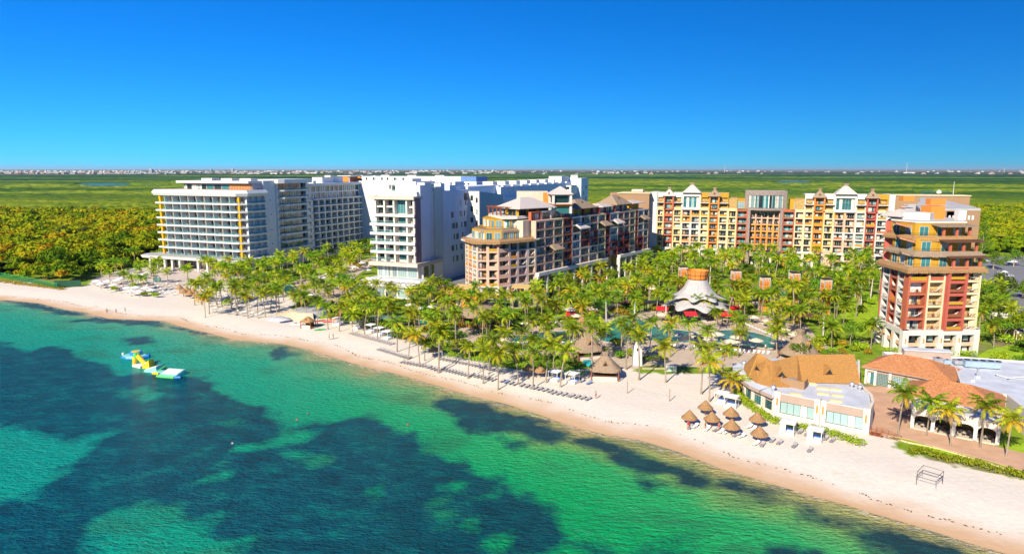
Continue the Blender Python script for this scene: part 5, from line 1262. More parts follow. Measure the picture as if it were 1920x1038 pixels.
# ================================================================ restaurant with white flat roof and thatch
THO=mat('golden_thatch',(.50,.25,.07),.95,.35,6,bump=1,bscale=16)
Rr=empty('beach_restaurant',(54.1,134.8,0),0,'white roofed beach restaurant with golden thatched roof and glass front','restaurant'); K=Kit(Rr); W=MB(); S=MB(); T=MB(); r0=Rr.location
rr_=lambda P:[(x-r0[0],y-r0[1]) for x,y in P]
RP_=[(54.1,134.8),(61.1,129.5),(68.1,124.2),(71,128.5),(73,133),(73.8,138),(74.5,141),(83,158),(81,160.5),(60.5,161.5),(53.5,157),(51.2,149.5),(51.8,141)]
S.prism(rr_(grow(RP_,-.5)),3.9,4.5,ROOFW)
tex=mat('travertine',(.68,.60,.50),.85,.1,1.2,bump=.2)
W.prism(rr_(grow(RP_,-1.0)),0,3.9,ROOM)
def rwall(a,b_,nw,h=4.7,big=True):
    ox,oy,an,L=segm(Rr,a,b_); W.at(ox,oy,an)
    pw=1.1 if big else .5
    W.box(-.1,-.25,0,pw,.5,h+.25,tex); W.box(L-pw,-.25,0,L+.1,.5,h+.25,tex)
    W.box(pw,-.02,h-1.7,L-pw,.3,h-.1,TAUPE); W.box(pw,-.08,h-.1,L-pw,.35,h+.05,WHITE2); W.box(pw,-.1,0,L-pw,.4,.55,tex)
    W.at(); w=(L-2*pw); K.add('window',win(w,h-2.3,2,DARK,GLP if nw>3 else GLT,nw),ox+math.cos(an)*L/2-math.sin(an)*.12,oy+math.sin(an)*L/2+math.cos(an)*.12,.57,an)
    if big:
        for s in(pw/2,L-pw/2): S.at(ox,oy,an); S.box(s-.14,-.45,2.2,s+.14,-.26,3.7,ORANGE); S.at()
rwall(RP_[0],RP_[1],5); rwall(RP_[1],RP_[2],5)
for a,b_ in((RP_[2],RP_[3]),(RP_[3],RP_[4]),(RP_[4],RP_[5]),(RP_[5],RP_[6]),(RP_[6],RP_[7])):
    ox,oy,an,L=segm(Rr,a,b_); W.at(ox,oy,an); W.box(0,-.1,0,L,.4,4.9,tex); W.at()
for a,b_ in((RP_[12],RP_[0]),(RP_[11],RP_[12]),(RP_[10],RP_[11])):
    for k in range(2):
        p=(a[0]+(b_[0]-a[0])*k/2,a[1]+(b_[1]-a[1])*k/2); q=(a[0]+(b_[0]-a[0])*(k+1)/2,a[1]+(b_[1]-a[1])*(k+1)/2)
        rwall(p,q,3,4.1,False); ox,oy,an,L=segm(Rr,p,q); S.at(ox,oy,an); S.hexa([(-.2,-1.0,3.6),(L+.2,-1.0,3.6),(L+.2,1,3.9),(-.2,1,3.9),(-.2,-1.0,4.2),(L+.2,-1.0,4.2),(L+.2,1,4.55),(-.2,1,4.55)],ROOFW); S.box(-.2,-1.06,3.5,L+.2,-1.0,4.2,TAUPE); S.at()
# thatch
e=[(53.2,151.5,4.9),(52.2,145.5,4.8),(52.6,141.2,4.8),(54.8,138.4,4.8),(60.2,138.6,4.9),(62.4,141.6,5.0),(68,141,5.0),(74.4,140.4,5.0)]
rg=[(54.8,149.5,8.6),(54.6,147,9.7),(56.0,145.8,8.9),(57.4,145.4,8.3),(59.5,146.4,8.4),(63.5,147.2,9.1),(69,146.8,9.4),(75.6,146.2,9.6)]
V=lambda p,dz=0:(p[0]-r0[0],p[1]-r0[1],p[2]+dz)
for i in range(7):
    T.hexa([V(e[i],-.35),V(e[i+1],-.35),V(rg[i+1],-.5),V(rg[i],-.5),V(e[i]),V(e[i+1]),V(rg[i+1]),V(rg[i])],THO)
bk=[(54.0,153.5,5),(56,155.6,5),(58,156.4,5),(60,156.6,5),(63,156.4,5),(68,155.6,5),(72,154.6,5),(76.4,153.4,5)]
for i in range(7): T.hexa([V(rg[i],-.5),V(rg[i+1],-.5),V(bk[i+1],-.35),V(bk[i],-.35),V(rg[i]),V(rg[i+1]),V(bk[i+1]),V(bk[i])],THO)
T.poly([V(e[7]),V(bk[7]),V(rg[7])],REDWOOD); T.poly([V(e[0]),V(rg[0]),V(bk[0])],THO)
for x,y,z,a in((68.4,142.6,6.9,0),(57.6,141.0,6.9,-.2),(53.9,144.2,7.2,-1.1)):
    T.at(x-r0[0],y-r0[1],a); T.hexa([(-1.1,-.3,z-.7),(1.1,-.3,z-.7),(1.1,2,z-.7),(-1.1,2,z-.7),(-.1,-.7,z+.9),(.1,-.7,z+.9),(.1,2.2,z+.9),(-.1,2.2,z+.9)],THO); T.poly([(-.75,-.45,z-.6),(.75,-.45,z-.6),(0,-.66,z+.5)],DARK); T.at()
# roof things
S.at(62.0-r0[0],140.3-r0[1],-.65); W.at(62.0-r0[0],140.3-r0[1],-.65); W.box(-3.6,-3.2,4.5,-3.4,1.5,6.4,TAUPE); W.box(-3.6,-3.4,4.5,1.2,-3.2,6.2,BROWNW); W.box(1.0,-3.2,4.5,1.2,-.6,6.2,BROWNW); S.box(-3,-1.6,4.5,-1,.2,5.9,mat('galvanised_metal',(.5,.52,.55),.35,.1,1,metal=.6)); W.at(); S.at()
GALV=MATS['galvanised_metal']
for px,py in((1492,738),(1520,718),(1542,727),(1543,737),(1566,729),(1570,740),(1567,750)):
    p=G(px,py,4.7); S.at(p[0]-r0[0],p[1]-r0[1],-.35); S.box(-1.1,-.55,4.5,1.1,.55,4.78,PY); S.box(-.95,-.4,4.78,.95,.4,4.84,CREAM); S.at()
for px,py in((1597,722),(1612,727),(1395,682),(1450,728)):
    p=G(px,py,5); S.lathe([(.35,4.5),(.35,5.2),(.6,5.3),(.5,5.6),(.1,5.8)],GALV,8,p[0]-r0[0],p[1]-r0[1])
W.obj('wall',Rr); S.obj('flat_roof',Rr); T.obj('thatched_roof',Rr); K.done()
# ================================================================ clay tiled buildings
TILEO=bpy.data.materials.new('orange_clay_tiles'); t,n,l=nt(TILEO); b=nd('ShaderNodeBsdfPrincipled'); o=nd('ShaderNodeOutputMaterial'); l.new(b.outputs[0],o.inputs[0]); b.inputs['Roughness'].default_value=.85
pos=mapping((1,1,1)); vo=n.new('ShaderNodeTexVoronoi'); vo.inputs['Scale'].default_value=4.5; l.new(pos,vo.inputs['Vector'])
sv=n.new('ShaderNodeSeparateColor'); l.new(vo.outputs['Color'],sv.inputs[0])
l.new(ramp(math_('ADD',math_('MULTIPLY',sv.outputs[0],.7),math_('MULTIPLY',noise(.5,3,pos),.3)),[(.1,(.36,.13,.05)),(.45,(.48,.19,.07)),(.8,(.54,.25,.10)),(1,(.60,.35,.18))]),b.inputs['Base Color'])
wv=n.new('ShaderNodeTexWave'); wv.inputs['Scale'].default_value=1.3; wv.bands_direction='X'; l.new(pos,wv.inputs['Vector']); l.new(bump(wv.outputs[0],.5,.15),b.inputs['Normal'])
def hall(name,lb,o_,an,L,D,zw,ze,zr):
    r=empty(name,(o_[0],o_[1],0),an,lb,'hall'); w=MB(); w.box(.8,.8,0,L-.8,D-.8,zw,TAUPE); w.box(.5,.5,zw-.35,L-.5,D-.5,zw,WHITE2); T=MB()
    T.prism([(0,0),(L,0),(L,D),(0,D)],ze-.2,ze,TAUPE); T.prism([(0,0),(L,0),(L,D),(0,D)],ze,zr,TILEO,top=[(D*.42,D/2-.06),(L-D*.5,D/2-.06),(L-D*.5,D/2+.06),(D*.42,D/2+.06)])
    for p_,q_ in(((L,0,ze),(L-D*.5,D/2,zr)),((0,0,ze),(D*.42,D/2,zr)),((L-D*.5,D/2,zr),(D*.42,D/2,zr)),((L,D,ze),(L-D*.5,D/2,zr))): T.tube((p_[0],p_[1],p_[2]+.05),(q_[0],q_[1],q_[2]+.05),.13,.13,TILEO,5)
    return r,w,T
an=math.atan2(-.702,.712)
r,w,T=hall('tiled_banquet_hall','long taupe hall under an orange tiled roof with black gates','' or (82.3,155.4),an,18.6,12.5,4.0,4.1,6.9); K=Kit(r)
gate=MB()
for i in range(9): gate.box(-1.5+i*.36,-.06,0,-1.44+i*.36,0,2.9,DARK)
for j in range(9): gate.box(-1.5,-.05,.1+j*.34,1.5,-.01,.16+j*.34,DARK)
gate.box(-1.5,0,0,1.5,.05,2.9,GLP); gm=gate.mesh('gate')
for x in(4.2,8.0,11.4): put(gm,'gate',r,(x,.74,0.15),0)
for x,ww in((1.9,1.5),(14.8,2.0)): K.add('window',win(ww,2.7,1,DARK,GLT,2),x,.74,.2,0); w.box(x-ww/2-.5,.55,0,x-ww/2,.8,3.3,WHITE2); w.box(x+ww/2,.55,0,x+ww/2+.5,.8,3.3,WHITE2); w.box(x-ww/2-.5,.55,3.3,x+ww/2+.5,.8,3.7,WHITE2)
for x in(6.1,): w.box(x-.35,.55,0,x+.2,.8,3.6,WHITE2); w.box(x-.35,.55,3.6,x+4.2,.8,3.9,WHITE2)
w.obj('wall',r); T.obj('roof',r); K.done()
an=math.atan2(-.6,.8)
r,w,T=hall('tiled_dining_hall','orange tiled dining hall with an arched white terrace arcade','' or (79.2,133.6),an,17.2,12.2,4.3,4.5,7.2)
w.at(-1.6+.0,-5.6,0)
# arcade in front: local frame continues along the same direction
w.at(0,0,0); ox,oy=0,0
import itertools
d=(77.6-79.2,126.9-133.6); c,q=math.cos(-an),math.sin(-an); lx=d[0]*c-d[1]*q; ly=d[0]*q+d[1]*c
w.at(lx,ly,0)
AL=14.2; n_=4; pw=.6; ow=(AL-pw*5)/4
for i in range(5): w.box(i*(ow+pw),0,0,i*(ow+pw)+pw,.6,4.2,WHITE2)
for i in range(4):
    x0=i*(ow+pw)+pw; k=10
    for j in range(k):
        a0=math.pi*j/k; a1=math.pi*(j+1)/k; xa=x0+ow/2-ow/2*math.cos(a0); xb=x0+ow/2-ow/2*math.cos(a1); za=2.1+.9*math.sin(a0)**.7; zb=2.1+.9*max(0,math.sin(a1))**.7
        w.hexa([(xa,0,za),(xb,0,zb),(xb,.5,zb),(xa,.5,za),(xa,0,4.2),(xb,0,4.2),(xb,.5,4.2),(xa,.5,4.2)],tex)
w.box(-.2,-.15,4.2,AL+.2,6.2,4.5,WHITE2); w.box(0,5.6,0,AL,6.0,4.2,WARM); w.box(AL-.6,.6,0,AL,5.6,4.2,WHITE2); w.box(.6,.3,.0,AL-.6,5.6,.17,COP); w.box(0,.0,0,AL,.3,.25,COP)
w.at(); w.obj('wall',r); T.obj('roof',r)
ca,sa=math.cos(an),math.sin(an)
TBL=MB(); TBL.lathe([(.75,.72),(.75,.76)],DARK,12); TBL.tube((0,0,.03),(0,0,.72),.05,.05,DARK); TBL.lathe([(.35,0),(.3,.04)],DARK,8); TBm=TBL.mesh('patio_table')
CH_=MB(); CH_.box(-.22,-.22,.42,.22,.22,.46,DARK); CH_.box(-.22,.19,.46,.22,.23,.95,DARK)
for x in(-.2,.17):
    for y in(-.2,.17): CH_.box(x,y,0,x+.03,y+.03,.42,DARK)
CHm=CH_.mesh('patio_chair')
for i in range(4):
    for j in range(2):
        sx=lx+pw+ow/2+i*(ow+pw)+(-.9 if j else .9); sy=ly+1.6+j*1.8; wx=79.2+sx*ca-sy*sa; wy=133.6+sx*sa+sy*ca
        tag(put(TBm,'patio_table',None,(wx,wy,.1)),'dark round table %s arch of the white arcade, %s row'%(['in the leftmost','in the second','in the third','in the rightmost'][i],['front','rear'][j]),'table','tables under the arcade')
        for k in range(4):
            a=k*math.pi/2+.5; tag(put(CHm,'patio_chair',None,(wx-1.05*math.sin(a)*-1,wy-1.05*math.cos(a)*-1,.1),-a),'dark metal chair round a table under the white arcade','chair','chairs under the arcade')
# flat roofed block behind
FB=empty('flat_roofed_kitchen_block',(93.5,164.5,0),0,'big flat white roof with vents and air units behind the tiled halls','building'); S=MB(); W=MB(); f0_=FB.location
PP=[(x-f0_[0],y-f0_[1]) for x,y in [(92.5,165.5),(160,146),(160,108),(104,115.5),(96.5,121),(100,132.6),(93.6,136.6),(101.5,151),(91.5,160.5)]]
W.prism(PP,0,4.4,WHITE2); S.prism(grow(PP,-.3),4.4,4.6,ROOFW)
for a,b_ in zip(PP,PP[1:]+PP[:1]):
    an=math.atan2(b_[1]-a[1],b_[0]-a[0]); L=math.hypot(b_[0]-a[0],b_[1]-a[1]); W.at(a[0],a[1],an); W.box(0,-.25,4.4,L,0,5.0,WHITE2) if PP.index(a) in(0,1,2,3) or 1 else 0
W.at(); W.obj('wall',FB)
def at(px,py,z): p=G(px,py,z); return p[0]-f0_[0],p[1]-f0_[1]
x,y=at(1735,668,4.6); S.at(x,y,-.25); S.box(-5,-1.2,4.6,5.2,1.2,6.2,TAUPE); S.box(-5.2,-1.4,6.2,5.4,1.4,6.4,ROOFW); S.at(); S.obj('flat_roof',FB)
BG=mat('blue_grey_unit',(.30,.40,.52),.5,.1,1)
for px,py,s_,c,lb in((1838,688,(3.6,1.4,1.5),BG,'long blue grey air unit on the flat white roof'),(1758,680,(.9,.8,1.2),GALV,'small round extractor on the flat white roof beside the long taupe parapet'),(1775,683,(.7,.6,1.1),BG,'short blue grey box unit on the flat white roof'),(1798,683,(1.2,.9,1.1),GALV,'open framed metal unit left of the long blue grey one')):
    p=G(px,py,4.6); u=MB(); a,b_,h=s_; u.box(-a,-b_,.25,a,b_,h,c); u.box(-a*1.02,-b_*1.02,h,a*1.02,b_*1.02,h+.08,c)
    for i in range(int(a*1.2)+1): u.lathe([(b_*.45,h+.08),(b_*.45,h+.22)],DARK,10,-a+.8+i*1.6 if a>1.3 else 0,0)
    for q in(-a*.8,a*.8): u.box(q-.1,-b_*.9,0,q+.1,b_*.9,.25,DARK)
    tag(u.obj('air_unit',loc=(p[0],p[1],4.6),rz=-.25),lb,'air unit')
for px,py,lb in((1832,708,'thin vent chimney standing on the flat white roof'),(1822,715,'low square vent box on the flat white roof')):
    p=G(px,py,4.6); u=MB(); u.box(-.4,-.4,0,.4,.4,.5 ,ROOFW); 
    if px>1830: u.lathe([(.22,.5),(.22,2.0),(.4,2.1),(.1,2.4)],GALV,8)
    tag(u.obj('roof_vent',loc=(p[0],p[1],4.6)),lb,'vent')
u=MB(); p=[at(1868,704,4.6),at(1890,711,4.6),at(1960,704,4.6)]
for a,b_ in zip(p[:-1],p[1:]): u.tube((a[0]+f0_[0],a[1]+f0_[1],4.85),(b_[0]+f0_[0],b_[1]+f0_[1],4.85),.16,.16,WHITE,6)
for a in p: u.box(a[0]+f0_[0]-.15,a[1]+f0_[1]-.15,4.6,a[0]+f0_[0]+.15,a[1]+f0_[1]+.15,4.8,DARK)
tag(u.obj('roof_pipe'),'long white pipe laid across the flat white roof','pipe')
# ================================================================ tented pavilion
TENT=mat('white_shingle_cloth',(.44,.42,.41),.85,.18,2.2,bump=.6,bscale=5)
Pv=empty('tented_pavilion',(62.8,228,0),0,'white pleated tent pavilion topped by an orange basket','pavilion'); Pv.scale=(.88,.88,.82)
def star(prof,n=64,corners=8,ph=0):
    V=[];Fc=[]
    for r0_,r1_,z0_,z1_ in prof:   # r/z at the corners and between them
        for i in range(n):
            a=2*math.pi*i/n+ph; k=(.5+.5*math.cos(corners*(a-ph)))**1.5; r_=r1_+(r0_-r1_)*k; z_=z1_+(z0_-z1_)*k; V.append((r_*math.cos(a),r_*math.sin(a),z_))
    m=len(prof)
    for q in range(m-1):
        for i in range(n): j=(i+1)%n; Fc.append((q*n+i,q*n+j,(q+1)*n+j,(q+1)*n+i))
    return V,Fc
for nm,prof,ph in(('upper_canopy',[(11.2,8.4,8.3,9.3),(11.3,8.5,8.5,9.5),(8.0,7.0,9.5,9.9),(5.8,5.5,11.6,11.8),(4.4,4.3,14.0,14.0),(3.6,3.5,16,16)],.39),('lower_canopy',[(13.6,10.6,4.6,6.0),(13.7,10.7,4.8,6.2),(10.4,9.4,6.3,6.8),(7.4,6.9,8.0,8.0)],0)):
    V_,F__=star(prof,64,8,ph); me=bpy.data.meshes.new(nm); me.from_pydata(V_,[],F__); me.materials.append(TENT); me.polygons.foreach_set('use_smooth',[True]*len(F__)); put(me,nm,Pv)
m_=MB(); m_.lathe([(3.3,15.6),(3.45,16.2),(4.1,19.6),(4.2,19.7),(3.9,19.7),(3.3,17)],ORANGE,24)
for i in range(12):
    a=2*math.pi*i/12; m_.tube((3.4*math.cos(a),3.4*math.sin(a),15.6),(4.25*math.cos(a),4.25*math.sin(a),20.3),.09,.09,WOOD,4)
for z,r_ in((16.2,3.52),(17.9,3.85)): m_.lathe([(r_,z),(r_+.06,z),(r_+.06,z+.12),(r_,z+.12)],WOOD,24)
m_.obj('basket',Pv)
m_=MB(); m_.lathe([(6.6,0.3),(6.6,6.9)],GL,16); m_.lathe([(6.9,7.0),(6.5,9.2)],MUST,16); m_.lathe([(9.5,.05),(9.5,.3)],COP,24)
for i in range(16):
    a=2*math.pi*i/16+.2; m_.tube((9.2*math.cos(a),9.2*math.sin(a),.3),(9.2*math.cos(a),9.2*math.sin(a),5.2),.22,.22,DARK,6); m_.tube((9.2*math.cos(a),9.2*math.sin(a),4.6),(6.6*math.cos(a+.2),6.6*math.sin(a+.2),6.8),.12,.12,MUST,4)
m_.obj('frame',Pv)
for x,y,rz,lb in((-4.6,-10.4,0,'red awning over the pavilion entrance steps'),(6.5,-11,0.3,'red awning at the right front of the pavilion'),(-12,-2,-.2,'long red awning left of the pavilion'),(13,-1,.2,'long red awning right of the pavilion')):
    m_=MB(); m_.hexa([(-2,-1.4,3.0),(2,-1.4,3.0),(2,1.4,3.8),(-2,1.4,3.8),(-2,-1.4,3.08),(2,-1.4,3.08),(2,1.4,3.9),(-2,1.4,3.9)],REDC)
    for q in(-1.9,1.9): m_.box(q-.08,-1.4,0,q+.08,-1.25,3.0,DARK); m_.box(q-.08,1.2,0,q+.08,1.35,3.7,DARK)
    tag(m_.obj('awning',loc=(62.8+x,228+y,0),rz=rz),lb,'awning')
# ---- lantern towers
LT=MB(); LT.box(-1.5,-1.5,0,1.5,1.5,11.2,ORANGE); LT.box(-1.6,-1.6,11.2,1.6,1.6,12.6,CREAM); LT.box(-1.8,-1.8,12.6,1.8,1.8,12.9,DARK)
for x in(-1.55,1.55):
    for y in(-1.55,1.55): LT.box(x-.12,y-.12,0,x+.12,y+.12,12.6,MATS['blue_grey_unit'])
for z in range(2,12,2): LT.box(-1.53,-1.56,z,1.53,-1.52,z+.12,WOOD); LT.box(-1.56,-1.53,z,-1.52,1.53,z+.12,WOOD); LT.box(1.52,-1.53,z,1.56,1.53,z+.12,WOOD)
for x in(-.5,.5): LT.box(x-.05,-1.57,0,x+.05,-1.53,11.2,WOOD)
for i in range(4): LT.prism([(-1.4+i*.7,-1.64),(-.75+i*.7,-1.64),(-.75+i*.7,-1.6),(-1.4+i*.7,-1.6)],11.4,12.3,RED,top=[(-1.1+i*.7,-1.64),(-1.05+i*.7,-1.64),(-1.05+i*.7,-1.6),(-1.1+i*.7,-1.6)])
LTm=LT.mesh('lantern_tower')
for px,py,lb in((1281,497,'orange lattice tower directly left of the pavilion basket'),(1381,504,'orange lattice tower right of the white tent'),(1435,516,'smaller looking orange tower between two taller ones amid palms'),(1491,508,'orange lattice tower near the palms below the right wing'),(1550,520,'rightmost orange lattice tower with dark post among palms')):
    p=G(px,py,12.8); tag(put(LTm,'lantern_tower',None,(p[0],p[1],0),.1,(.85,.85,.97)),lb,'tower','orange lattice towers in the garden')
# ================================================================ thatched beach buildings
def thatch_hut(name,lb,p,rz,w,d,h,post=2.4,knot=True,m=THATCHG,bar=True,cat='hut'):
    r=empty(name,(p[0],p[1],0 if len(p)<3 else p[2]),rz,lb,cat); T=MB(); rnd=random.Random(int(p[0]*10))
    n_=28; P0=[];P1=[]
    def ring(k,z,j=0):
        out=[]
        for i in range(n_):
            a=2*math.pi*i/n_; c,s=math.cos(a),math.sin(a); e=.55
            x=abs(c)**e*(1 if c>0 else -1)*w/2*k; y=abs(s)**e*(1 if s>0 else -1)*d/2*k; out.append((x*(1+rnd.uniform(-j,j)),y*(1+rnd.uniform(-j,j)),z+rnd.uniform(-j,j)*2))
        return out
    rings=[ring(.92,post-.1,.02),ring(1.0,post-.25,.03),ring(1.0,post+.1,.02),ring(.72,post+h*.32,.02),ring(.45,post+h*.66,.02),ring(.22,post+h*.97,.01)]
    if knot: rings+=[ring(.17,post+h*1.0,.0),ring(.22,post+h*1.25,.03),ring(.10,post+h*1.3,0)]
    b=len(T.v)
    for R_ in rings: T.v+=[T.P(*q) for q in R_]
    k=T.mi(m)
    for q in range(len(rings)-1):
        for i in range(n_): j=(i+1)%n_; T.f.append((b+q*n_+i,b+q*n_+j,b+(q+1)*n_+j,b+(q+1)*n_+i)); T.m.append(k)
    T.f.append(tuple(b+(len(rings)-1)*n_+i for i in range(n_))); T.m.append(k)
    T.prism([(-w*.10,-d*.36),(w*.10,-d*.36),(w*.10,0),(-w*.10,0)],post+h*.38,post+h*.72,THATCH,top=[(-.05,-d*.40),(.05,-d*.40),(.05,0),(-.05,0)])
    T.poly([(-w*.07,-d*.375,post+h*.41),(w*.07,-d*.375,post+h*.41),(0,-d*.405,post+h*.66)],DARK)
    T.obj('thatched_roof',r)
    for x in(-w*.42,w*.42):
        for y in(-d*.42,d*.42):
            m_=MB(); m_.tube((x,y,-.6),(x,y,post+.2),.16,.13,REDWOOD,7); m_.obj('post',r)
    if bar:
        m_=MB(); m_.box(-w*.38,-d*.36,-.3,w*.38,-d*.30,1.1,COP); m_.box(-w*.4,-d*.40,1.1,w*.4,-d*.28,1.18,WOOD); m_.box(-w*.36,d*.25,-.3,w*.36,d*.32,2.2,WOOD); m_.obj('counter',r)
    return r
p=G(1134,708,0); thatch_hut('beach_bar','thatched beach bar with topknot standing alone on the open sand',p,-.12,7.6,6.2,3.2)
p=G(1098,668,0); thatch_hut('pool_bar','large grey thatched pool bar just behind the beach bar',p,.3,8.6,8.4,4.2)
m_=MB(); m_.lathe([(1.3,0),(1.3,.9),(1.45,.95)],mat('turquoise_tile',(.02,.4,.45),.3,.1),14); p=G(1103,684,0); tag(m_.obj('round_counter',loc=(p[0],p[1],.1)),'round turquoise counter in front of the pool bar','counter')
p=G(1498,672,0); r=thatch_hut('palm_thatch_dome','beehive shaped thatched roof behind the white restaurant roofs',p,.5,8.8,8.4,5.0,1.6,bar=False)
p=G(1092,625,0); thatch_hut('small_thatched_lookout','small golden thatched hut at the edge of the long pool',p,.2,5,4.6,2.6,2.6,m=THATCH,bar=False)
# round restaurant with dome
p=G(899,604,0); r=empty('round_thatched_restaurant',(p[0],p[1],0),0,'wide round grey roof with a golden dome in front of the stepped building','restaurant')
T=MB(); T.lathe([(8.7,3.4),(9.3,3.3),(9.3,3.7),(7.2,4.9),(5,5.6),(3,6.0)],THATCHG,30,jit=.02,rnd=random.Random(4)); T.obj('thatched_roof',r)
T=MB(); T.lathe([(3.6,5.0),(3.5,6.2),(2.9,7.4),(1.8,8.2),(.4,8.5)],mat('golden_dome',(.60,.30,.03),.7,.15,2),20,-2.6,.4); T.obj('dome',r)
T=MB(); T.lathe([(2.4,5.2),(2.3,6.4),(1.4,7.2),(.3,7.4)],DARK,16,3.6,1.2); T.obj('skylight',r)
T=MB(); T.lathe([(6.2,0),(6.2,3.6)],GL,18); T.lathe([(8.4,0),(8.4,.25)],WOOD,24); 
for i in range(14):
    a=2*math.pi*i/14; T.tube((8.1*math.cos(a),8.1*math.sin(a),.2),(8.1*math.cos(a),8.1*math.sin(a),3.6),.15,.15,REDWOOD,5)
for i in range(80):
    a=2*math.pi*i/80; T.box(8.3*math.cos(a)-.05,8.3*math.sin(a)-.05,.25,8.3*math.cos(a)+.05,8.3*math.sin(a)+.05,1.2,ORANGE)
T.obj('frame',r)
# entrance cabin with clay roof by the podium
p=G(836,566,0); r=empty('garden_gatehouse',(p[0],p[1],0),-.38,'small cream gatehouse with brown tiled roof beside the glass podium','pavilion'); W=MB(); W.box(-5,-2.5,0,-3.4,3,4.2,CREAM); W.box(2.6,-2.5,0,5,3,4.2,CREAM); W.box(-3.4,-1.0,3.4,2.6,3,4.2,CREAM); W.box(-3.4,.4,0,2.6,.6,3.4,GL); W.obj('wall',r); T=MB(); T.hip(-6,-4,6,5,4.3,6.0,TILE,over=.6); T.obj('roof',r)
# long low shade roofs
def shade(name,lb,px,w,d,h,c,rz=0):
    p=G(*px,0); r=empty(name,(p[0],p[1],0),rz,lb,'pergola'); T=MB()
    T.hexa([(-w/2,-d/2,h-.2),(w/2,-d/2,h-.2),(w/2,d/2,h+.2),(-w/2,d/2,h+.2),(-w/2,-d/2,h),(w/2,-d/2,h),(w/2,d/2,h+.4),(-w/2,d/2,h+.4)],c)
    for i in range(int(w/1.1)): T.box(-w/2+i*1.1,-d/2-.2,h+.02,-w/2+.15+i*1.1,-d/2,h+.15,c)
    T.obj('roof',r); n_=max(2,int(w/4))
    for i in range(n_+1):
        for y in(-d/2+.3,d/2-.3):
            m_=MB(); m_.box(-w/2+.2+i*(w-.4)/n_-.12,y-.12,0,-w/2+.2+i*(w-.4)/n_+.12,y+.12,h-.1,DARK); m_.obj('post',r)
shade('garden_pergola','long dark brown pergola on the lawn beside the middle building',(1146,582),14,4,3.0,WOOD,.1)
shade('garden_pergola','dark slatted pergola left of the white tent pavilion',(1240,583),12,3.4,3.2,DARK,.05)
shade('garden_pergola','dark slatted pergola right of the white tent pavilion',(1402,580),12,3.6,3.4,DARK,.1)
shade('garden_pergola','tilted brown pergola by the sunbeds among the right palms',(1507,606),8.5,4.5,2.8,WOOD,-.45)
shade('terrace_canopy','white sloping canopy roof on the white hotel terrace',(425,517),12,5,3.2,WHITE2,.25)
for px,py,r_,h,c,lb in((1178,560,2.6,4.2,ORANGE,'orange peaked tent among palms by the round pool'),(1488,560,2.4,3.2,MUST,'golden domed sunshade by the rear pool'),(1222,548,2.2,3.4,CANVAS,'pale peaked canopy left of the tent pavilion')):
    p=G(px,py,0); m_=MB(); m_.lathe([(r_,1.6),(r_*1.02,1.7),(r_*.8,h*.7),(r_*.35,h*.93),(.1,h)],c,14)
    for i in range(4):
        a=i*math.pi/2+.4; m_.tube((r_*.9*math.cos(a),r_*.9*math.sin(a),0),(r_*.9*math.cos(a),r_*.9*math.sin(a),1.7),.08,.08,WOOD,5)
    tag(m_.obj('tent',loc=(p[0],p[1],0)),lb,'tent')
for px,py,lb in((1070,592,'small red towel hut under a pale roof on the lawn path'),(1109,590,'second red towel hut nearer the long pergola')):
    p=G(px,py,0); m_=MB(); m_.box(-1.3,-1.1,0,1.3,1.1,2.1,REDC); m_.box(-.7,-1.14,1.0,.7,-1.1,1.8,DARK); m_.hip(-1.5,-1.3,1.5,1.3,2.3,3.0,SHING,over=.3); tag(m_.obj('towel_hut',loc=(p[0],p[1],0),rz=.2),lb,'hut')
# white gate tower, steps, sign block
p=G(1194,684,0); r=empty('gate_tower',(p[0],p[1],0),-.1,'slim white bell tower shaped gate at the top of the beach steps','tower'); m_=MB(); m_.prism([(-1.3,-.9),(1.3,-.9),(1.3,.9),(-1.3,.9)],0,5.6,WHITE2,top=[(-1.0,-.8),(1.0,-.8),(1.0,.8),(-1.0,.8)]); m_.lathe([(.9,5.6),(.8,6.1),(.3,6.5)],WHITE2,12); m_.obj('wall',r); m_=MB(); m_.box(-.18,-.96,4.0,.18,-.86,4.7,DARK); m_.obj('opening',r)
def steps(lb,a,b_,n_,run,rise,c,rz0):
    st=MB(); L=math.hypot(b_[0]-a[0],b_[1]-a[1]); an=math.atan2(b_[1]-a[1],b_[0]-a[0])
    for i in range(n_): st.box(0,-(i+1)*run,-1.2,L,-i*run,.12-i*rise,c)
    tag(st.obj('steps',loc=(a[0],a[1],0),rz=an),lb,'steps')
steps('wide pale steps from the plaza down to the sand',G(1204,690,0),G(1250,690,0),6,.45,.09,PAVE,0)
steps('narrow tan steps between plaza and white restaurant',G(1352,700,0),G(1386,694,0),6,.45,.09,PAVS,0)
p=G(1258,695,0); m_=MB(); m_.box(-1.3,-.6,0,1.3,.6,1.5,WHITE2); m_.box(-.35,-.64,.5,.35,-.6,1.1,mat('green_sign',(.02,.35,.2),.5,.05)); m_.box(-1.0,-.63,.75,-.75,-.6,.9,DARK); m_.box(.75,-.63,.75,1.0,-.6,.9,DARK); m_.box(-1.4,-.7,1.5,1.4,.7,1.6,WHITE2); tag(m_.obj('towel_stand',loc=(p[0],p[1],.0),rz=-.1),'white towel stand with a green emblem beside the beach steps','stand')
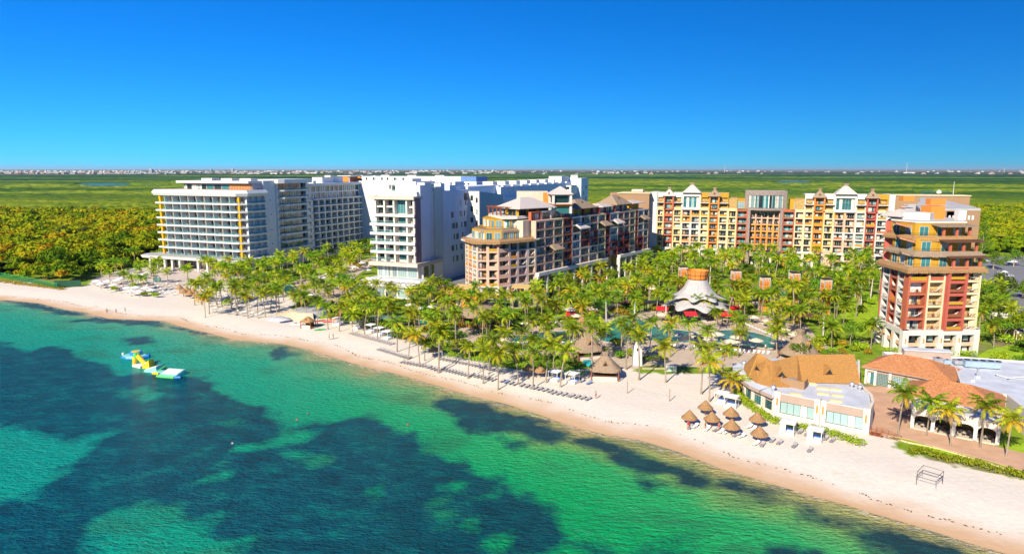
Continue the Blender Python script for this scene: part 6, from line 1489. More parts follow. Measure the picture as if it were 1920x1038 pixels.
# curved seating steps at the left beach
p=G(585,588,0); m_=MB()
for k in range(6):
    r0_=7.5+k*1.0; z=1.5-k*.26
    P=[(r0_*math.cos(a),r0_*math.sin(a)*.9) for a in [math.radians(190+i*9) for i in range(13)]]; Q=[((r0_-1.0)*math.cos(a),(r0_-1.0)*math.sin(a)*.9) for a in [math.radians(190+i*9) for i in range(13)]]
    for i in range(12): m_.prism([P[i],P[i+1],Q[i+1],Q[i]],-1,z,COP if k%2 else CREAM)
m_.lathe([(6.4,-.5),(6.4,1.6)],ROOFG,26,0,0,sy=.9); tag(m_.obj('amphitheatre',loc=(p[0],p[1],0),rz=-.2),'curved cream seating steps round a grey stage on the beach','steps')
p=GB(524,600); m_=MB(); m_.lathe([(5.0,-.4),(4.8,.25),(3.6,.9),(1.5,1.25),(.2,1.3)],mat('grey_dome_cover',(.42,.42,.43),.7,.15,1),22,sy=.5); tag(m_.obj('covered_stack',loc=p,rz=-.3),'low grey covered mound left of the curved seating steps','cover')
p=GB(578,614); thatch_hut('water_sports_kiosk','small red brown kiosk with straw roof by the kayaks',p,-.3,4.2,3.4,1.4,2.2,knot=False,m=THATCH)
KAY=MB(); P=[(-1.7,0,.25),(-1.2,-.3,.1),(0,-.4,.02),(1.2,-.3,.1),(1.7,0,.25),(1.2,.3,.1),(0,.4,.02),(-1.2,.3,.1)]
def kayak(c):
    k=MB(); k.prism([(-1.2,-.2),(0,-.28),(1.2,-.2),(1.3,0),(1.2,.2),(0,.28),(-1.2,.2),(-1.3,0)],0,.3,c,top=[(-1.5,-.15),(0,-.42),(1.5,-.15),(1.8,0),(1.5,.15),(0,.42),(-1.5,.15),(-1.8,0)]); k.box(-.5,-.22,.3,.1,.22,.36,DARK); return k.mesh('kayak')
for px,py,c,rz,lb in((601,602,REDC,.6,'red kayak behind the beach kiosk'),(615,604,REDC,.2,'red kayak right of the palm by the kiosk'),(622,600,ORANGE,.5,'orange kayak lying beside the red one'),(630,598,ORANGE,.4,'second orange kayak nearest the cabanas'),(598,609,mat('green_plastic',(.02,.4,.06),.4,.05),.2,'dark green kayak by the kiosk wall'),(600,619,MATS['green_plastic'],.35,'bright green kayak out on the open sand'),(590,596,BLUEC,.1,'blue kayak behind the kiosk roof'),(536,604,mat('navy_cover',(.03,.05,.14),.7,.1),.7,'dark covered boat left of the striped one'),(556,608,WCANVAS,.3,'white and blue striped boat beside the kiosk')):
    tag(put(kayak(c),'kayak',None,GB(px,py),rz,1.3 if px<560 else 1.1),lb,'boat')
# ================================================================ beach furniture
def lounger(c,name='sun_lounger'):
    m=MB(); m.box(-.32,-.95,.30,.32,.35,.36,c); m.hexa([(-.32,.35,.30),(.32,.35,.30),(.32,.95,.68),(-.32,.95,.68),(-.32,.35,.36),(.32,.35,.36),(.32,.93,.75),(-.32,.93,.75)],c)
    for x in(-.3,.25):
        for y in(-.85,.25): m.box(x,y,0,x+.05,y+.05,.30,WHITE2)
    return m.mesh(name)
LG=lounger(PLAST); LW=lounger(mat('white_cushion',(.78,.76,.72),.9,.05)); LB=lounger(mat('blue_towel_cushion',(.16,.24,.40),.9,.1))
def shore_ang(x,y):
    e=.8; a=shore_d(np.array([x+e,x-e,x,x]),np.array([y,y,y+e,y-e])); gx,gy=a[0]-a[1],a[2]-a[3]; return math.atan2(gy,gx)-math.pi/2
nl=0; rg_=random.Random(21)
def row(a,b_,n_,lb,me=LG,grp='grey loungers in rows on the beach',rot=0,step2=0):
    global nl
    A_=GB(*a);B_=GB(*b_); n_=max(2,min(n_,int(math.hypot(A_[0]-B_[0],A_[1]-B_[1])/.92)))
    for i in range(n_):
        t=i/max(1,n_-1); p=GB(a[0]+(b_[0]-a[0])*t,a[1]+(b_[1]-a[1])*t); an=shore_ang(p[0],p[1])+rot+rg_.uniform(-.08,.08)
        o=put(me if rg_.random()>.03 or me is not LG else LB,'sun_lounger',None,(p[0],p[1],p[2]+.01),an); tag(o,lb,'lounger',grp+': '+lb[:28]); nl+=1
rows=[((658,626),(733,646),20,'grey lounger in the long row on sand before the beach cabanas'),((710,656),(766,673),16,'grey lounger in the row on open sand left of the tallest twin palm'),((754,680),(800,689),11,'grey lounger in the seaward row under the leaning yellow palms'),((804,690),(822,696),5,'grey lounger at the foot of the tall twin trunk palm'),
 ((827,693),(879,706),13,'grey lounger in the seaward row right of the twin palm'),((885,705),(924,714),9,'grey lounger between two slim palms near the seaweed line'),((941,716),(965,722),6,'grey lounger just right of the palm ringed by a mound'),((978,724),(997,728),6,'grey lounger in the short group left of a palm trunk'),((1002,729),(1030,735),8,'grey lounger in the group before the two white cabanas'),((1037,738),(1067,743),9,'grey lounger in the middle seaward group left of the beach bar'),((1071,744),(1102,750),8,'grey lounger in the last seaward group nearest the beach bar'),
 ((827,674),(893,687),16,'grey lounger in the upper row along the yellow green hedge'),((900,689),(935,697),8,'grey lounger in the upper row behind the slim palms'),((1090,716),(1104,720),4,'grey lounger close beside the right white cabana'),((1489,838),(1518,846),4,'grey lounger in the group of four on sand before the cabanas'),((1447,828),(1461,832),2,'grey lounger in the pair right of the front straw umbrella'),((1500,812),(1512,816),2,'grey lounger between the two white curtained cabanas'),((1548,824),(1560,828),2,'grey lounger right of the last curtained cabana')]
for a,b_,n_,lb in rows: row(a,b_,n_,lb)
for k in range(9):   # beach under the left palm grove
    y=541+k*5.6; x0=372+k*4; row((x0,y),(x0+98-k*2,y+10),7,'white cushioned lounger in the shade of the left palm grove',LW if k%2 else LG,'loungers in the shade of the left palms')
for k in range(5): row((185+k*6,532+k*4),(330+k*4,534+k*5),8,'pale lounger at the left beach club under white umbrellas',LW,'loungers of the left beach club')
row((1395,608),(1490,648),16,'white sunbed along the upper rim of the winding pool',LW,'white sunbeds round the winding pool',1.2); row((1405,600),(1490,630),10,'white sunbed in the back row above the winding pool',LW,'white sunbeds round the winding pool back row',1.2)
row((1255,650),(1440,664),22,'white sunbed on the near deck of the winding pool',LW,'white sunbeds on the near pool deck',.2); row((960,645),(1080,646),14,'white sunbed on the near deck of the long pool',LW,'white sunbeds by the long pool',.2); row((940,612),(1060,606),14,'white sunbed on the far deck of the long pool',LW,'white sunbeds beyond the long pool',.2)
row((1128,606),(1060,600),8,'white sunbed on the paved corner by the red towel huts',LW,'white sunbeds by the towel huts',.2); row((590,524),(650,512),9,'pale sunbed on the garden path by the white hotel',LW,'sunbeds on the hotel garden path'); row((610,515),(690,500),9,'pale sunbed at the far side of the garden path',LW,'sunbeds far along the hotel garden path'); row((300,506),(420,512),14,'white sunbed on the white hotel terrace',LW,'sunbeds on the hotel terrace')
# straw umbrellas
def palapa(m,s):
    T=MB(); T.lathe([(1.55,1.75),(1.72,1.62),(1.70,1.85),(1.35,2.15),(.75,2.8),(.25,3.35),(.04,3.55)],m,18,jit=.035,rnd=random.Random(s)); T2=MB(); T2.tube((0,0,-.3),(0,0,3.3),.09,.07,REDWOOD,7); T2.lathe([(.35,.75),(.35,.8)],WHITE2,10)
    return T.mesh('straw_roof'),T2.mesh('post')
PA=[palapa(THATCH,1),palapa(THATCHG,2)]
pal=[((1292,797),'leftmost straw umbrella of the seven on the right beach'),((1322,778),'topmost straw umbrella in the left cluster of the right beach'),((1334,800),'straw umbrella right of the leftmost, sheltering sunbathers'),((1370,790),'rear straw umbrella of the middle pair'),((1371,815),'front straw umbrella of the middle pair'),((1419,801),'rear straw umbrella of the pair nearest the cabanas'),((1423,829),'front straw umbrella nearest the sea, right pair'),
 ((812,668),'dark straw umbrella behind the tall twin trunk palm'),((991,704),'left straw umbrella between palms by the two white cabanas'),((1013,707),'right straw umbrella between palms by the two white cabanas')]
for (px,py),lb in pal:
    p=GB(px,py); a=PA[1 if lb.startswith('dark') else 0]; s_=.92 if px>1200 else .9; r=empty('straw_umbrella',p,R.random()*3,lb,'umbrella','straw umbrellas on the beach'); put(a[0],'straw_roof',r,sc=s_); put(a[1],'post',r,sc=s_)
for i in range(9):
    p=GB(338+i*6.4+R.uniform(-1,1),549+i*1.6+(i%2)*6); r=empty('straw_umbrella',p,i,'straw umbrella in the cluster left of the shaded palm grove','umbrella','straw umbrellas left of the palm grove'); put(PA[0][0],'straw_roof',r); put(PA[0][1],'post',r)
for i,(px,py) in enumerate([(1293,803),(1303,801),(1326,806),(1342,808),(1352,811),(1361,812),(1380,818),(1390,820),(1363,798),(1328,789),(1404,802),(1417,834),(1429,836),(1412,806)]):
    p=GB(px,py); tag(put(LW if i%3 else LG,'sun_lounger',None,p,shore_ang(p[0],p[1])+R.uniform(-.15,.15)),'pale lounger under the straw umbrellas on the right beach','lounger','loungers under the seven straw umbrellas')
# cloth umbrellas
def parasol(m,r_=1.9,h=2.6):
    T=MB(); T.lathe([(r_,h-.75),(r_,h-.68),(r_*.5,h-.28),(.05,h)],m,8); T2=MB(); T2.tube((0,0,0),(0,0,h-.05),.04,.04,WHITE2,6); T2.lathe([(.35,0),(.3,.12)],DARK,8); return T.mesh('canopy'),T2.mesh('pole')
UC=parasol(CANVAS,2.1,2.8); UW=parasol(WCANVAS,2.0,2.7)
um=[(1270,640,'beige umbrella over the pool opposite the pavilion steps'),(1306,640,'beige umbrella beside the planted island'),(1330,650,'beige umbrella on the near pool deck right of the island'),(1345,640,'beige umbrella behind two palms on the pool deck'),(1381,646,'beige umbrella at the near rim of the winding pool'),(1369,654,'beige umbrella tucked under the double palm'),(1389,656,'tilted beige umbrella among crowded sunbeds'),(1417,652,'beige umbrella standing clear at the middle of the near rim'),(1457,657,'beige umbrella at the right tip of the winding pool'),(1455,622,'beige umbrella in the back rows of pool sunbeds'),(1468,631,'beige umbrella right of another above the pool'),(1490,640,'beige umbrella nearest the thatched dome'),(1412,607,'beige umbrella by the dark pergola post'),(1440,614,'pale umbrella over the upper deck chairs'),(1206,640,'beige umbrella left of the pool by tall palms'),(1128,634,'beige umbrella at the left arm of the winding pool'),(951,651,'beige umbrella at the left end of the long pool'),(948,616,'beige umbrella behind the round thatched restaurant'),(1080,604,'beige umbrella by the towel huts'),(1240,602,'beige umbrella left of the pavilion columns'),(1215,668,'blue shadowed umbrella near the gate tower'),(1105,612,'beige umbrella on the paved corner'),(1000,612,'beige umbrella beyond the long pool')]
for px,py,lb in um:
    p=G(px,py,0); r=empty('beige_umbrella',(p[0],p[1],.1),R.random(),lb,'umbrella','beige umbrellas round the pools'); put(UC[0],'canopy',r); put(UC[1],'pole',r)
for i,(px,py) in enumerate([(183,536),(190,541),(203,536),(214,543),(220,534),(228,530),(240,549),(247,555),(255,548),(262,556),(275,549),(270,536),(284,553),(252,520),(265,523),(278,519),(425,547),(572,564),(585,563),(480,528),(498,523),(512,527),(640,545),(655,550),(610,530),(625,534),(770,582),(785,588),(810,586),(648,510),(664,508),(690,514),(680,500)]):
    p=G(px,py,0); r=empty('white_umbrella',(p[0],p[1],gz(*p)+.05),R.random(),'white umbrella of the left beach club' if px<290 else 'pale umbrella scattered in the gardens of the white hotel','umbrella','white umbrellas of the left beach club' if px<290 else 'pale umbrellas in the hotel gardens'); put(UW[0],'canopy',r); put(UW[1],'pole',r)
# cabanas
def cab():
    f=MB()
    for x in(-1.2,1.2):
        for y in(-1.2,1.2): f.box(x-.06,y-.06,-.3,x+.06,y+.06,2.3,WHITE2)
    f.box(-1.3,-1.3,.05,1.3,1.3,.25,WHITE2)
    rf_=MB(); rf_.box(-1.45,-1.45,2.3,1.45,1.45,2.42,WHITE2); rf_.hip(-1.3,-1.3,1.3,1.3,2.46,2.7,WCANVAS,th=.04)
    b=MB(); b.box(-1.0,-1.0,.25,1.0,1.0,.55,WCANVAS); b.box(-.9,.6,.55,.9,.95,.75,BLUEC)
    c=MB(); c.box(-1.18,-1.26,.2,-.25,-1.2,2.3,WCANVAS); return f.mesh('frame'),rf_.mesh('roof'),b.mesh('daybed'),c.mesh('curtain')
CB=cab()
cabs=[(1477,812,'left of the two curtained white cabanas before the restaurant'),(1528,826,'right of the two curtained white cabanas before the restaurant'),(1353,755,'white cabana behind the straw umbrellas, left one'),(1371,762,'white cabana with blue towels behind the straw umbrellas'),(1041,713,'left white cabana beside the palm near the beach bar'),(1073,717,'right white cabana with blue cushions near the beach bar'),(634,609,'leftmost white cabana right of the kayaks'),(669,616,'second white cabana from the kayaks'),(696,622,'third white cabana from the kayaks'),(712,628,'fourth white cabana, between two palm trunks'),(727,635,'fifth white cabana, at the right end of the row'),(375,560,'white cabana at the left edge of the palm grove')]
for px,py,lb in cabs:
    p=GB(px,py); r=empty('beach_cabana',p,shore_ang(p[0],p[1])+.15,lb,'cabana','white cabanas on the sand'); 
    for me,nm in zip(CB,('frame','roof','daybed','curtain')):
        if nm!='curtain' or px>1400: put(me,nm,r)
# volleyball posts, metal frame
for (px,py),lb in(((1176,737),'left wooden volleyball post on the open sand'),((1255,752),'right wooden volleyball post on the open sand')):
    m_=MB(); m_.tube((0,0,-.3),(0,0,2.7),.10,.08,mat('bare_timber',(.35,.22,.12),.9,.2,3),7); m_.box(-.12,-.02,2.5,.12,.02,2.6,DARK); tag(m_.obj('volleyball_post',loc=GB(px,py)),lb,'post')
a,b_=GB(1176,737),GB(1255,752); m_=MB(); pr=None
for i in range(13):
    t=i/12; q=(a[0]+(b_[0]-a[0])*t,a[1]+(b_[1]-a[1])*t,2.4+(a[2]*(1-t)+b_[2]*t)-.25*math.sin(math.pi*t))
    if pr: m_.tube(pr,q,.012,.012,WHITE2,4)
    pr=q
tag(m_.obj('net_line'),'thin sagging line between the volleyball posts','rope')
leg=[GB(1718,908),GB(1755,919),GB(1767,906.6),GB(1729.5,895)]; m_=MB(); c=leg[0]
cx_,cy_=sum(p[0] for p in leg)/4,sum(p[1] for p in leg)/4; fr=empty('beach_frame',(cx_,cy_,leg[0][2]),0,'bare metal gazebo frame standing on the right sand','frame')
for i in range(4):
    x,y=leg[i][0]-cx_,leg[i][1]-cy_; m_=MB(); m_.tube((x,y,-.3),(x,y,2.3),.045,.04,GALV if i%2 else WOOD,6); m_.obj('leg',fr)
    x2,y2=leg[(i+1)%4][0]-cx_,leg[(i+1)%4][1]-cy_
    for z,c_,nm in((2.28,WOOD,'top_rail'),(1.45,DARK,'side_rail')): m_=MB(); m_.tube((x,y,z),(x2,y2,z),.04,.04,c_,6); m_.obj(nm,fr)
# timber stair by the restaurant
a=GB(1632,812); r=empty('timber_stairway',(a[0],a[1],0),-.62,'red brown timber stair and ramp from terrace to sand','stairs'); m_=MB()
m_.box(0,-1.0,-.15,1.8,1.0,.15,REDWOOD)
for i in range(8): m_.box(1.8+i*.42,-1.0,-.1-i*.1,2.22+i*.42,1.0,.02-i*.1,REDWOOD)
m_.obj('tread',r)
for y in(-1.0,1.0):
    m_=MB()
    for x in(0,.9,1.8,2.9,4.0,5.1): z=.0 if x<=1.8 else -(x-1.8)*.24; m_.box(x-.06,y-.06,-1.2,x+.06,y+.06,1.15+z,REDWOOD)
    for k in(.4,.75,1.1): m_.tube((0,y,k+.02),(1.8,y,k+.02),.04,.04,REDWOOD,5); m_.tube((1.8,y,k+.02),(5.1,y,k-.78),.04,.04,REDWOOD,5)
    m_.obj('railing',r)
# low retaining wall along the promenade
Pw=[G(x,y,0) for x,y in [(1686,824),(1702,829),(1760,841),(1860,870),(1985,912)]]; m_=MB()
for a,b_ in zip(Pw[:-1],Pw[1:]): an=math.atan2(b_[1]-a[1],b_[0]-a[0]); L=math.hypot(b_[0]-a[0],b_[1]-a[1]); m_.at(a[0],a[1],an); m_.box(0,-.3,-1.5,L,0,.22,CREAM)
a,b_=G(1640,812,0),G(1686,824,0)
m_.at(); tag(m_.obj('retaining_wall'),'low cream wall between the promenade and the sand','wall')
# ================================================================ palms
FR=[leafmat('frond_green',(.19,.31,.010),.35,.42,.2,.02),leafmat('frond_lime',(.40,.45,.012),.35,.42,.2,.02),leafmat('frond_yellow',(.55,.38,.015),.3,.3,.15,.01),leafmat('frond_dry',(.32,.20,.07),.3,.2,.1,.01)]
def frond(V,Fc,M,L,az,el,droop,wid,mi,rng,nseg=7,nl=11,twist=0):
    """one arching frond with separate leaflets on both sides of its rib"""
    P=[];p=np.array([0.,0.,0.]); e=el
    for i in range(nseg+1):
        P.append(p.copy()); d=np.array([math.cos(az)*math.cos(e),math.sin(az)*math.cos(e),math.sin(e)]); p=p+d*L/nseg; e-=droop/nseg*(1+.6*i/nseg)
    P=np.array(P); side=np.array([-math.sin(az),math.cos(az),0])
    # rib
    for i in range(0,nseg,2):
        a,b=P[i],P[min(i+2,nseg)]; w=.05*(1-i/nseg)+.015; k=len(V); V+= [a-side*w,a+side*w,b+side*w*.7,b-side*w*.7]; Fc.append((k,k+1,k+2,k+3)); M.append(mi)
    for j in range(nl):
        t=.14+.84*j/(nl-1); f=t*nseg; i=min(int(f),nseg-1); q=P[i]+(P[i+1]-P[i])*(f-i); tan=P[i+1]-P[i]; tan/=np.linalg.norm(tan)
        ll=wid*math.sin(math.pi*min(1,(t*.86+.12)))**.6*rng.uniform(.85,1.1)
        for s in(-1,1):
            dirv=side*s*.80+tan*.62+np.array([0,0,-.42-.35*t+rng.uniform(-.15,.15)]); dirv/=np.linalg.norm(dirv)
            w=tan*.085*L/3.4*rng.uniform(1.05,1.6); tip=q+dirv*ll; mid=q+dirv*ll*.5+np.array([0,0,.05])
            k=len(V); V+=[q-w*.6,q+w*.6,mid+w*1.15,tip,mid-w*1.1]; Fc.append((k,k+1,k+2)); M.append(mi); Fc.append((k,k+2,k+4)); M.append(mi); Fc.append((k+4,k+2,k+3)); M.append(mi)
def crown(seed,kind):
    rng=random.Random(seed); V=[];Fc=[];M=[]
    n=rng.randint(20,24); 
    for i in range(n):
        t=i/n; az=i*2.39996+rng.uniform(-.25,.25); el=math.radians(78-95*t+rng.uniform(-9,9)); L=rng.uniform(3.0,3.7)*(.8+.2*math.sin(math.pi*min(1,t+.25)))
        if kind=='royal': L*=.85
        mi=0 if t<.5 else (1 if rng.random()<.6 else 0)
        if kind=='lime': mi=1 if rng.random()<.7 else 0
        if kind=='yellow': mi=2 if t>.3 and rng.random()<.7 else 1
        if t>.84 and kind!='royal': mi=rng.choice((1,2,3,3))
        frond(V,Fc,M,L,az,el,math.radians(62+38*t+rng.uniform(-12,12)),L*.27,mi,rng)
    b=len(V)   # heart of the crown and coconuts
    mb=MB(); mb.lathe([(.16,-.45),(.24,-.1),(.14,.35)],FR[0],7)
    for i in range(6):
        a=i*1.05; mb.lathe([(.03,-.62),(.14,-.5),(.14,-.38),(.03,-.27)],FR[2],5,.26*math.cos(a),.26*math.sin(a))
    V+= [np.array(q) for q in mb.v]; Fc+=[tuple(b+i for i in f) for f in mb.f]; M+=[3 if j>7 else 0 for j in range(len(mb.f))]
    me=bpy.data.meshes.new('crown'); me.from_pydata([tuple(map(float,v)) for v in V],[],Fc)
    for m in FR: me.materials.append(m)
    me.polygons.foreach_set('material_index',M); me.update(); return me
CRW={'green':[crown(s,'green') for s in(1,2,3)],'lime':[crown(s,'lime') for s in(4,5,6)],'yellow':[crown(s,'yellow') for s in(7,8)],'royal':[crown(s,'royal') for s in(9,10)]}
def trunk(seed,m,lean,royal=False):
    """unit-height trunk, leaning and curving; scaled to each palm"""
    rng=random.Random(seed); b=MB(); n=9; N=7; pr=[]
    for i in range(n+1):
        t=i/n; x=lean*t**1.7; y=.02*math.sin(t*3+seed); r=(.024-.009*t+.016*max(0,1-t*9)) if not royal else .027*(1+.25*math.sin(math.pi*min(1,t*1.3)))*(1-.35*t); r*=1+(.10 if i%2 else -.02); pr.append((x,y,t,r))
    k=b.mi(m)
    for x,y,t,r in pr:
        for j in range(N): a=2*math.pi*j/N; b.v.append((x+r*math.cos(a),y+r*math.sin(a),t-.03 if t==0 else t))
    for i in range(n):
        for j in range(N): q=(j+1)%N; b.f.append((i*N+j,i*N+q,(i+1)*N+q,(i+1)*N+j)); b.m.append(k)
    if royal:
        b.tube((pr[-2][0],pr[-2][1],.86),(pr[-1][0],pr[-1][1],1.0),.016,.013,FR[0],7)
    return b.mesh('trunk'),(pr[-1][0],pr[-1][1])
TK=[trunk(1,TRUNK,.05),trunk(2,TRUNK,.10),trunk(3,TRUNK,-.03),trunk(4,TRUNK,.16)]; TKR=[trunk(5,TRUNKW,.0,True)]
NP=0; PALMS=[]
def palm(x,y,z,h,kind,lb,grp,rng,sc=1.0,tk=None):
    global NP
    royal=kind=='royal'; me,off=(TKR[0] if royal else (TK[tk] if tk is not None else rng.choice(TK)))
    r=empty('royal_palm' if royal else 'coconut_palm',(x,y,z),rng.random()*6.28,lb,'palm tree',grp)
    put(me,'trunk',r,sc=(h*.62+2.2,h*.62+2.2,h)); k=(h*.62+2.2)
    o=put(rng.choice(CRW[kind]),'crown',r,(off[0]*k,off[1]*k,h),rng.random()*6.28,sc*rng.uniform(1.0,1.32)); o.rotation_euler[0]=rng.uniform(-.2,.2); o.rotation_euler[1]=rng.uniform(-.2,.2); NP+=1; PALMS.append(r)
pr_=random.Random(77)
HAND=[(744.5,659.5,605,'green','palm on the sand at the left end of the second lounger row'),(766.7,674,629,'yellow','yellowing palm standing among loungers left of the twin palm'),(787,685.5,628,'yellow','palm with drooping yellow lower fronds in the lounger rows'),(821.6,699,621,'lime','tallest palm of the beach front with a thick pale trunk'),(823.5,694,626,'green','companion trunk right behind the tallest beach palm'),
(797,676,640,'green','short dark palm behind the yellowing pair'),(830,672,632,'lime','palm standing by the dark straw umbrella'),(878.5,709.5,653,'lime','slim palm with yellow skirt in front of the green hedge'),(906.4,719,657,'lime','slim palm close to the seaweed line'),(916,700,642,'green','palm behind the two slim seaward palms'),(933,730.7,665,'lime','most seaward slim palm ringed by a sand mound'),
(707,633.5,579,'green','palm between the third and fourth beach cabanas'),(684,628.6,575,'green','palm just left of the third beach cabana'),(661,624,590,'lime','short yellow green palm near the kayaks'),(636.6,621,577,'lime','palm on the sand in front of the leftmost cabana'),(615.4,617,577,'green','palm standing among the red and orange kayaks'),(594.6,612,570,'green','palm beside the water sports kiosk'),(574.4,594.4,555,'green','leaning palm behind the curved seating steps'),
(972.4,720.5,656,'green','palm left of the seaward lounger groups'),(998.6,728,659,'green','palm between two seaward lounger groups'),(1023.3,716.8,647,'lime','palm left of the white cabanas by the beach bar'),(1050.5,725,658,'lime','big dark palm between the two white cabanas'),(1174.7,693,621,'green','slim tall palm right behind the beach bar'),(1198,711.7,632,'lime','slim palm casting a long shadow over the wide steps'),(1247,716.8,649,'lime','slim palm in front of the white towel stand'),
(1313.8,739,655,'lime','left palm of the trio beside the straw umbrellas'),(1330,752.5,680,'yellow','front palm of the trio with yellow hanging fronds'),(1350,723,658,'lime','right palm of the trio near the plaza steps'),(1373.3,746.7,713,'yellow','short yellow palm at the left corner of the white restaurant'),
(1684.6,816.7,738,'green','leftmost of the five terrace palms, in a small grass circle'),(1737,816.7,755,'green','second terrace palm at the left end of the white arcade'),(1782,835.6,773,'yellow','third terrace palm with bright yellow fronds'),(1837.5,838.5,761,'green','fourth terrace palm, the tallest before the arcade'),(1886.5,856,787,'yellow','rightmost terrace palm with golden fronds and blackened trunk'),
(384.6,595.3,559,'yellow','foremost palm at the left edge of the shaded grove'),(392.5,588,551,'lime','palm just behind the foremost one of the shaded grove'),(408.8,575.6,540,'green','palm inside the left of the shaded grove'),(434.7,577.5,528,'green','tall dark trunk palm in the middle of the shaded grove'),(444.4,590.6,540,'green','front palm at the middle of the shaded grove'),(464.3,596,555,'lime','yellow skirted palm at the sea side of the shaded grove'),(483.4,588.8,545,'green','palm right of the yellow skirted one in the grove'),(497.5,594.4,551,'lime','palm next to the small wooden post on the sand'),(519.4,587,546,'green','left of two close palms at the right end of the grove'),(522.8,579.4,541,'green','right of two close palms at the right end of the grove'),(416,573.8,536,'lime','pale palm deep in the shaded grove'),(365.3,572,532,'lime','lone palm right of the straw umbrella cluster'),
(1189,615.5,560,'royal','white trunked royal palm at the pool edge by the pavilion'),(1136,616.6,553,'royal','white trunked palm at the left arm of the winding pool'),(1217,560,528,'royal','white trunked palm left of the pavilion tent'),(1248,601,556,'royal','white trunked palm in front of the left awning'),(1303,601,560,'royal','slim palm before the pavilion entrance'),(1326,601,562,'royal','slim palm right of the pavilion entrance'),(1386,590,548,'royal','white trunked palm beside the right dark pergola'),(1343,622,588,'green','palm leaning over the planted island'),(1380,640,597,'lime','leaning palm at the near rim of the winding pool'),(1449,598,548,'green','tall palm on the lawn above the pool sunbeds'),(1487,612,530,'lime','tall thin palm behind the tilted pergola'),(1558,655,612,'green','tall palm right of the thatched dome'),(1632,652,610,'green','palm near the foot of the terraced tower'),(1110,690,612,'green','palm rising through the pool bar roof edge'),(1000,690,640,'green','palm over the small straw umbrellas'),(1020,640,605,'lime','palm at the near edge of the long pool'),
(1862,650,610,'green','bushy palm behind the flat roof, under the car park wall'),(1830,655,585,'lime','palm hugging the right side of the terraced tower'),(1880,592,555,'green','broad palm beside the parked cars')]
for px,py,cy,kd,lb in HAND:
    p=GB(px,py); h=max(3.2,min(13,zat(cy,p)-p[2]))
    palm(p[0],p[1],p[2]-.05,h,kd,lb,None,pr_,1.0 if px>560 else .95)
# palms scattered through the gardens, kept off pools, roofs and paths
BLK=[(C_[0],C_[1]) for C_ in []]
FOOT=[[(-200,335),(-120,325),(-75,500),(-150,520)],[(-68,290),(-33,268),(-18,330),(-5,420),(-60,430),(-75,330)],[(-62,258),(-33,252),(-30,285),(-62,290)],[(-22,250),(0,238),(14,250),(12,262),(80,352),(60,370),(-20,290)],[(60,368),(230,318),(240,360),(70,400)],
      [(102,176),(134,176),(185,290),(170,300),(100,198)],[(50,122),(75,122),(86,162),(50,164)],[(76,120),(160,104),(165,168),(78,162)]]+POLW
def blocked(x,y,pad=1.2):
    for P in FOOT:
        if float(polyd(np.array([x]),np.array([y]),P)[0])>-pad: return True
    if math.hypot(x-62.8,y-228)<12: return True
    return False
TAK=[tuple(o.location[:2]) for o in COL.objects if o.get('category')=='palm tree']
for px,py,zt in((1281,497,1),(1381,504,1),(1435,516,1),(1491,508,1),(1550,520,1)):
    q=G(px,py,12.8)
    for dx,dy,h in((-2.8,-3.5,7.2),(2.2,-4.5,6.4),(.3,-7.5,8.2)):
        TAK.append((q[0]+dx,q[1]+dy)); palm(q[0]+dx,q[1]+dy,-.05,h+pr_.uniform(-.6,.6),pr_.choice(('green','lime')),'palm crowding the foot of an orange lattice tower','palms at the lattice towers',pr_,1.0)
REG=[([(1110,640),(1200,640),(1300,650),(1480,664),(1470,676),(1240,676),(1110,672)],14,5.5,'palm on the near deck of the winding pool',(.4,.5,.1),(6,9)),([(1100,598),(1190,572),(1260,606),(1400,612),(1500,640),(1520,600),(1400,585),(1240,560),(1120,580)],26,5.5,'palm on the far bank of the winding pool',(.4,.5,.1),(7,10)),([(372,500),(470,507),(540,520),(556,560),(520,585),(440,583),(372,572)],46,3.6,'palm in the dense grove shading loungers in front of the white hotel',(.5,.4,.1),(6,8.5)),
 ([(160,505),(280,486),(352,500),(356,548),(280,552),(180,545)],20,5,'palm at the left beach club between umbrellas and jungle',(.5,.4,.1),(5,7.5)),
 ([(470,505),(560,500),(690,455),(705,500),(700,600),(600,600),(556,590),(545,530)],50,4.4,'palm in the gardens between white hotel and cream block',(.4,.4,.2),(5.5,8.5)),
 ([(640,560),(760,575),(850,590),(860,660),(740,640),(650,610)],34,4.6,'palm in the garden strip behind the beach cabanas',(.45,.45,.1),(6,9)),
 ([(780,545),(870,560),(960,600),(950,650),(870,655),(780,600)],20,5,'palm around the round thatched restaurant',(.5,.4,.1),(6,9)),
 ([(940,590),(1060,560),(1120,600),(1180,640),(1090,690),(1000,690),(930,665)],34,4.8,'palm round the long pool between the thatched roofs',(.5,.4,.1),(6,9.5)),
 ([(1010,560),(1080,520),(1200,470),(1240,500),(1240,590),(1120,600)],34,5.5,'palm along the foot of the stepped resort building',(.45,.45,.1),(6.5,10)),
 ([(1215,475),(1380,488),(1500,490),(1660,478),(1650,560),(1655,650),(1560,665),(1480,600),(1400,600),(1370,545),(1240,545)],95,5.8,'palm in the thick garden court of the colourful building',(.5,.42,.08),(7,11)),
 ([(1828,520),(1870,560),(1890,610),(1920,650),(1920,672),(1835,665)],10,5,'palm between the terraced tower and the car park',(.6,.4,0),(5,8))]
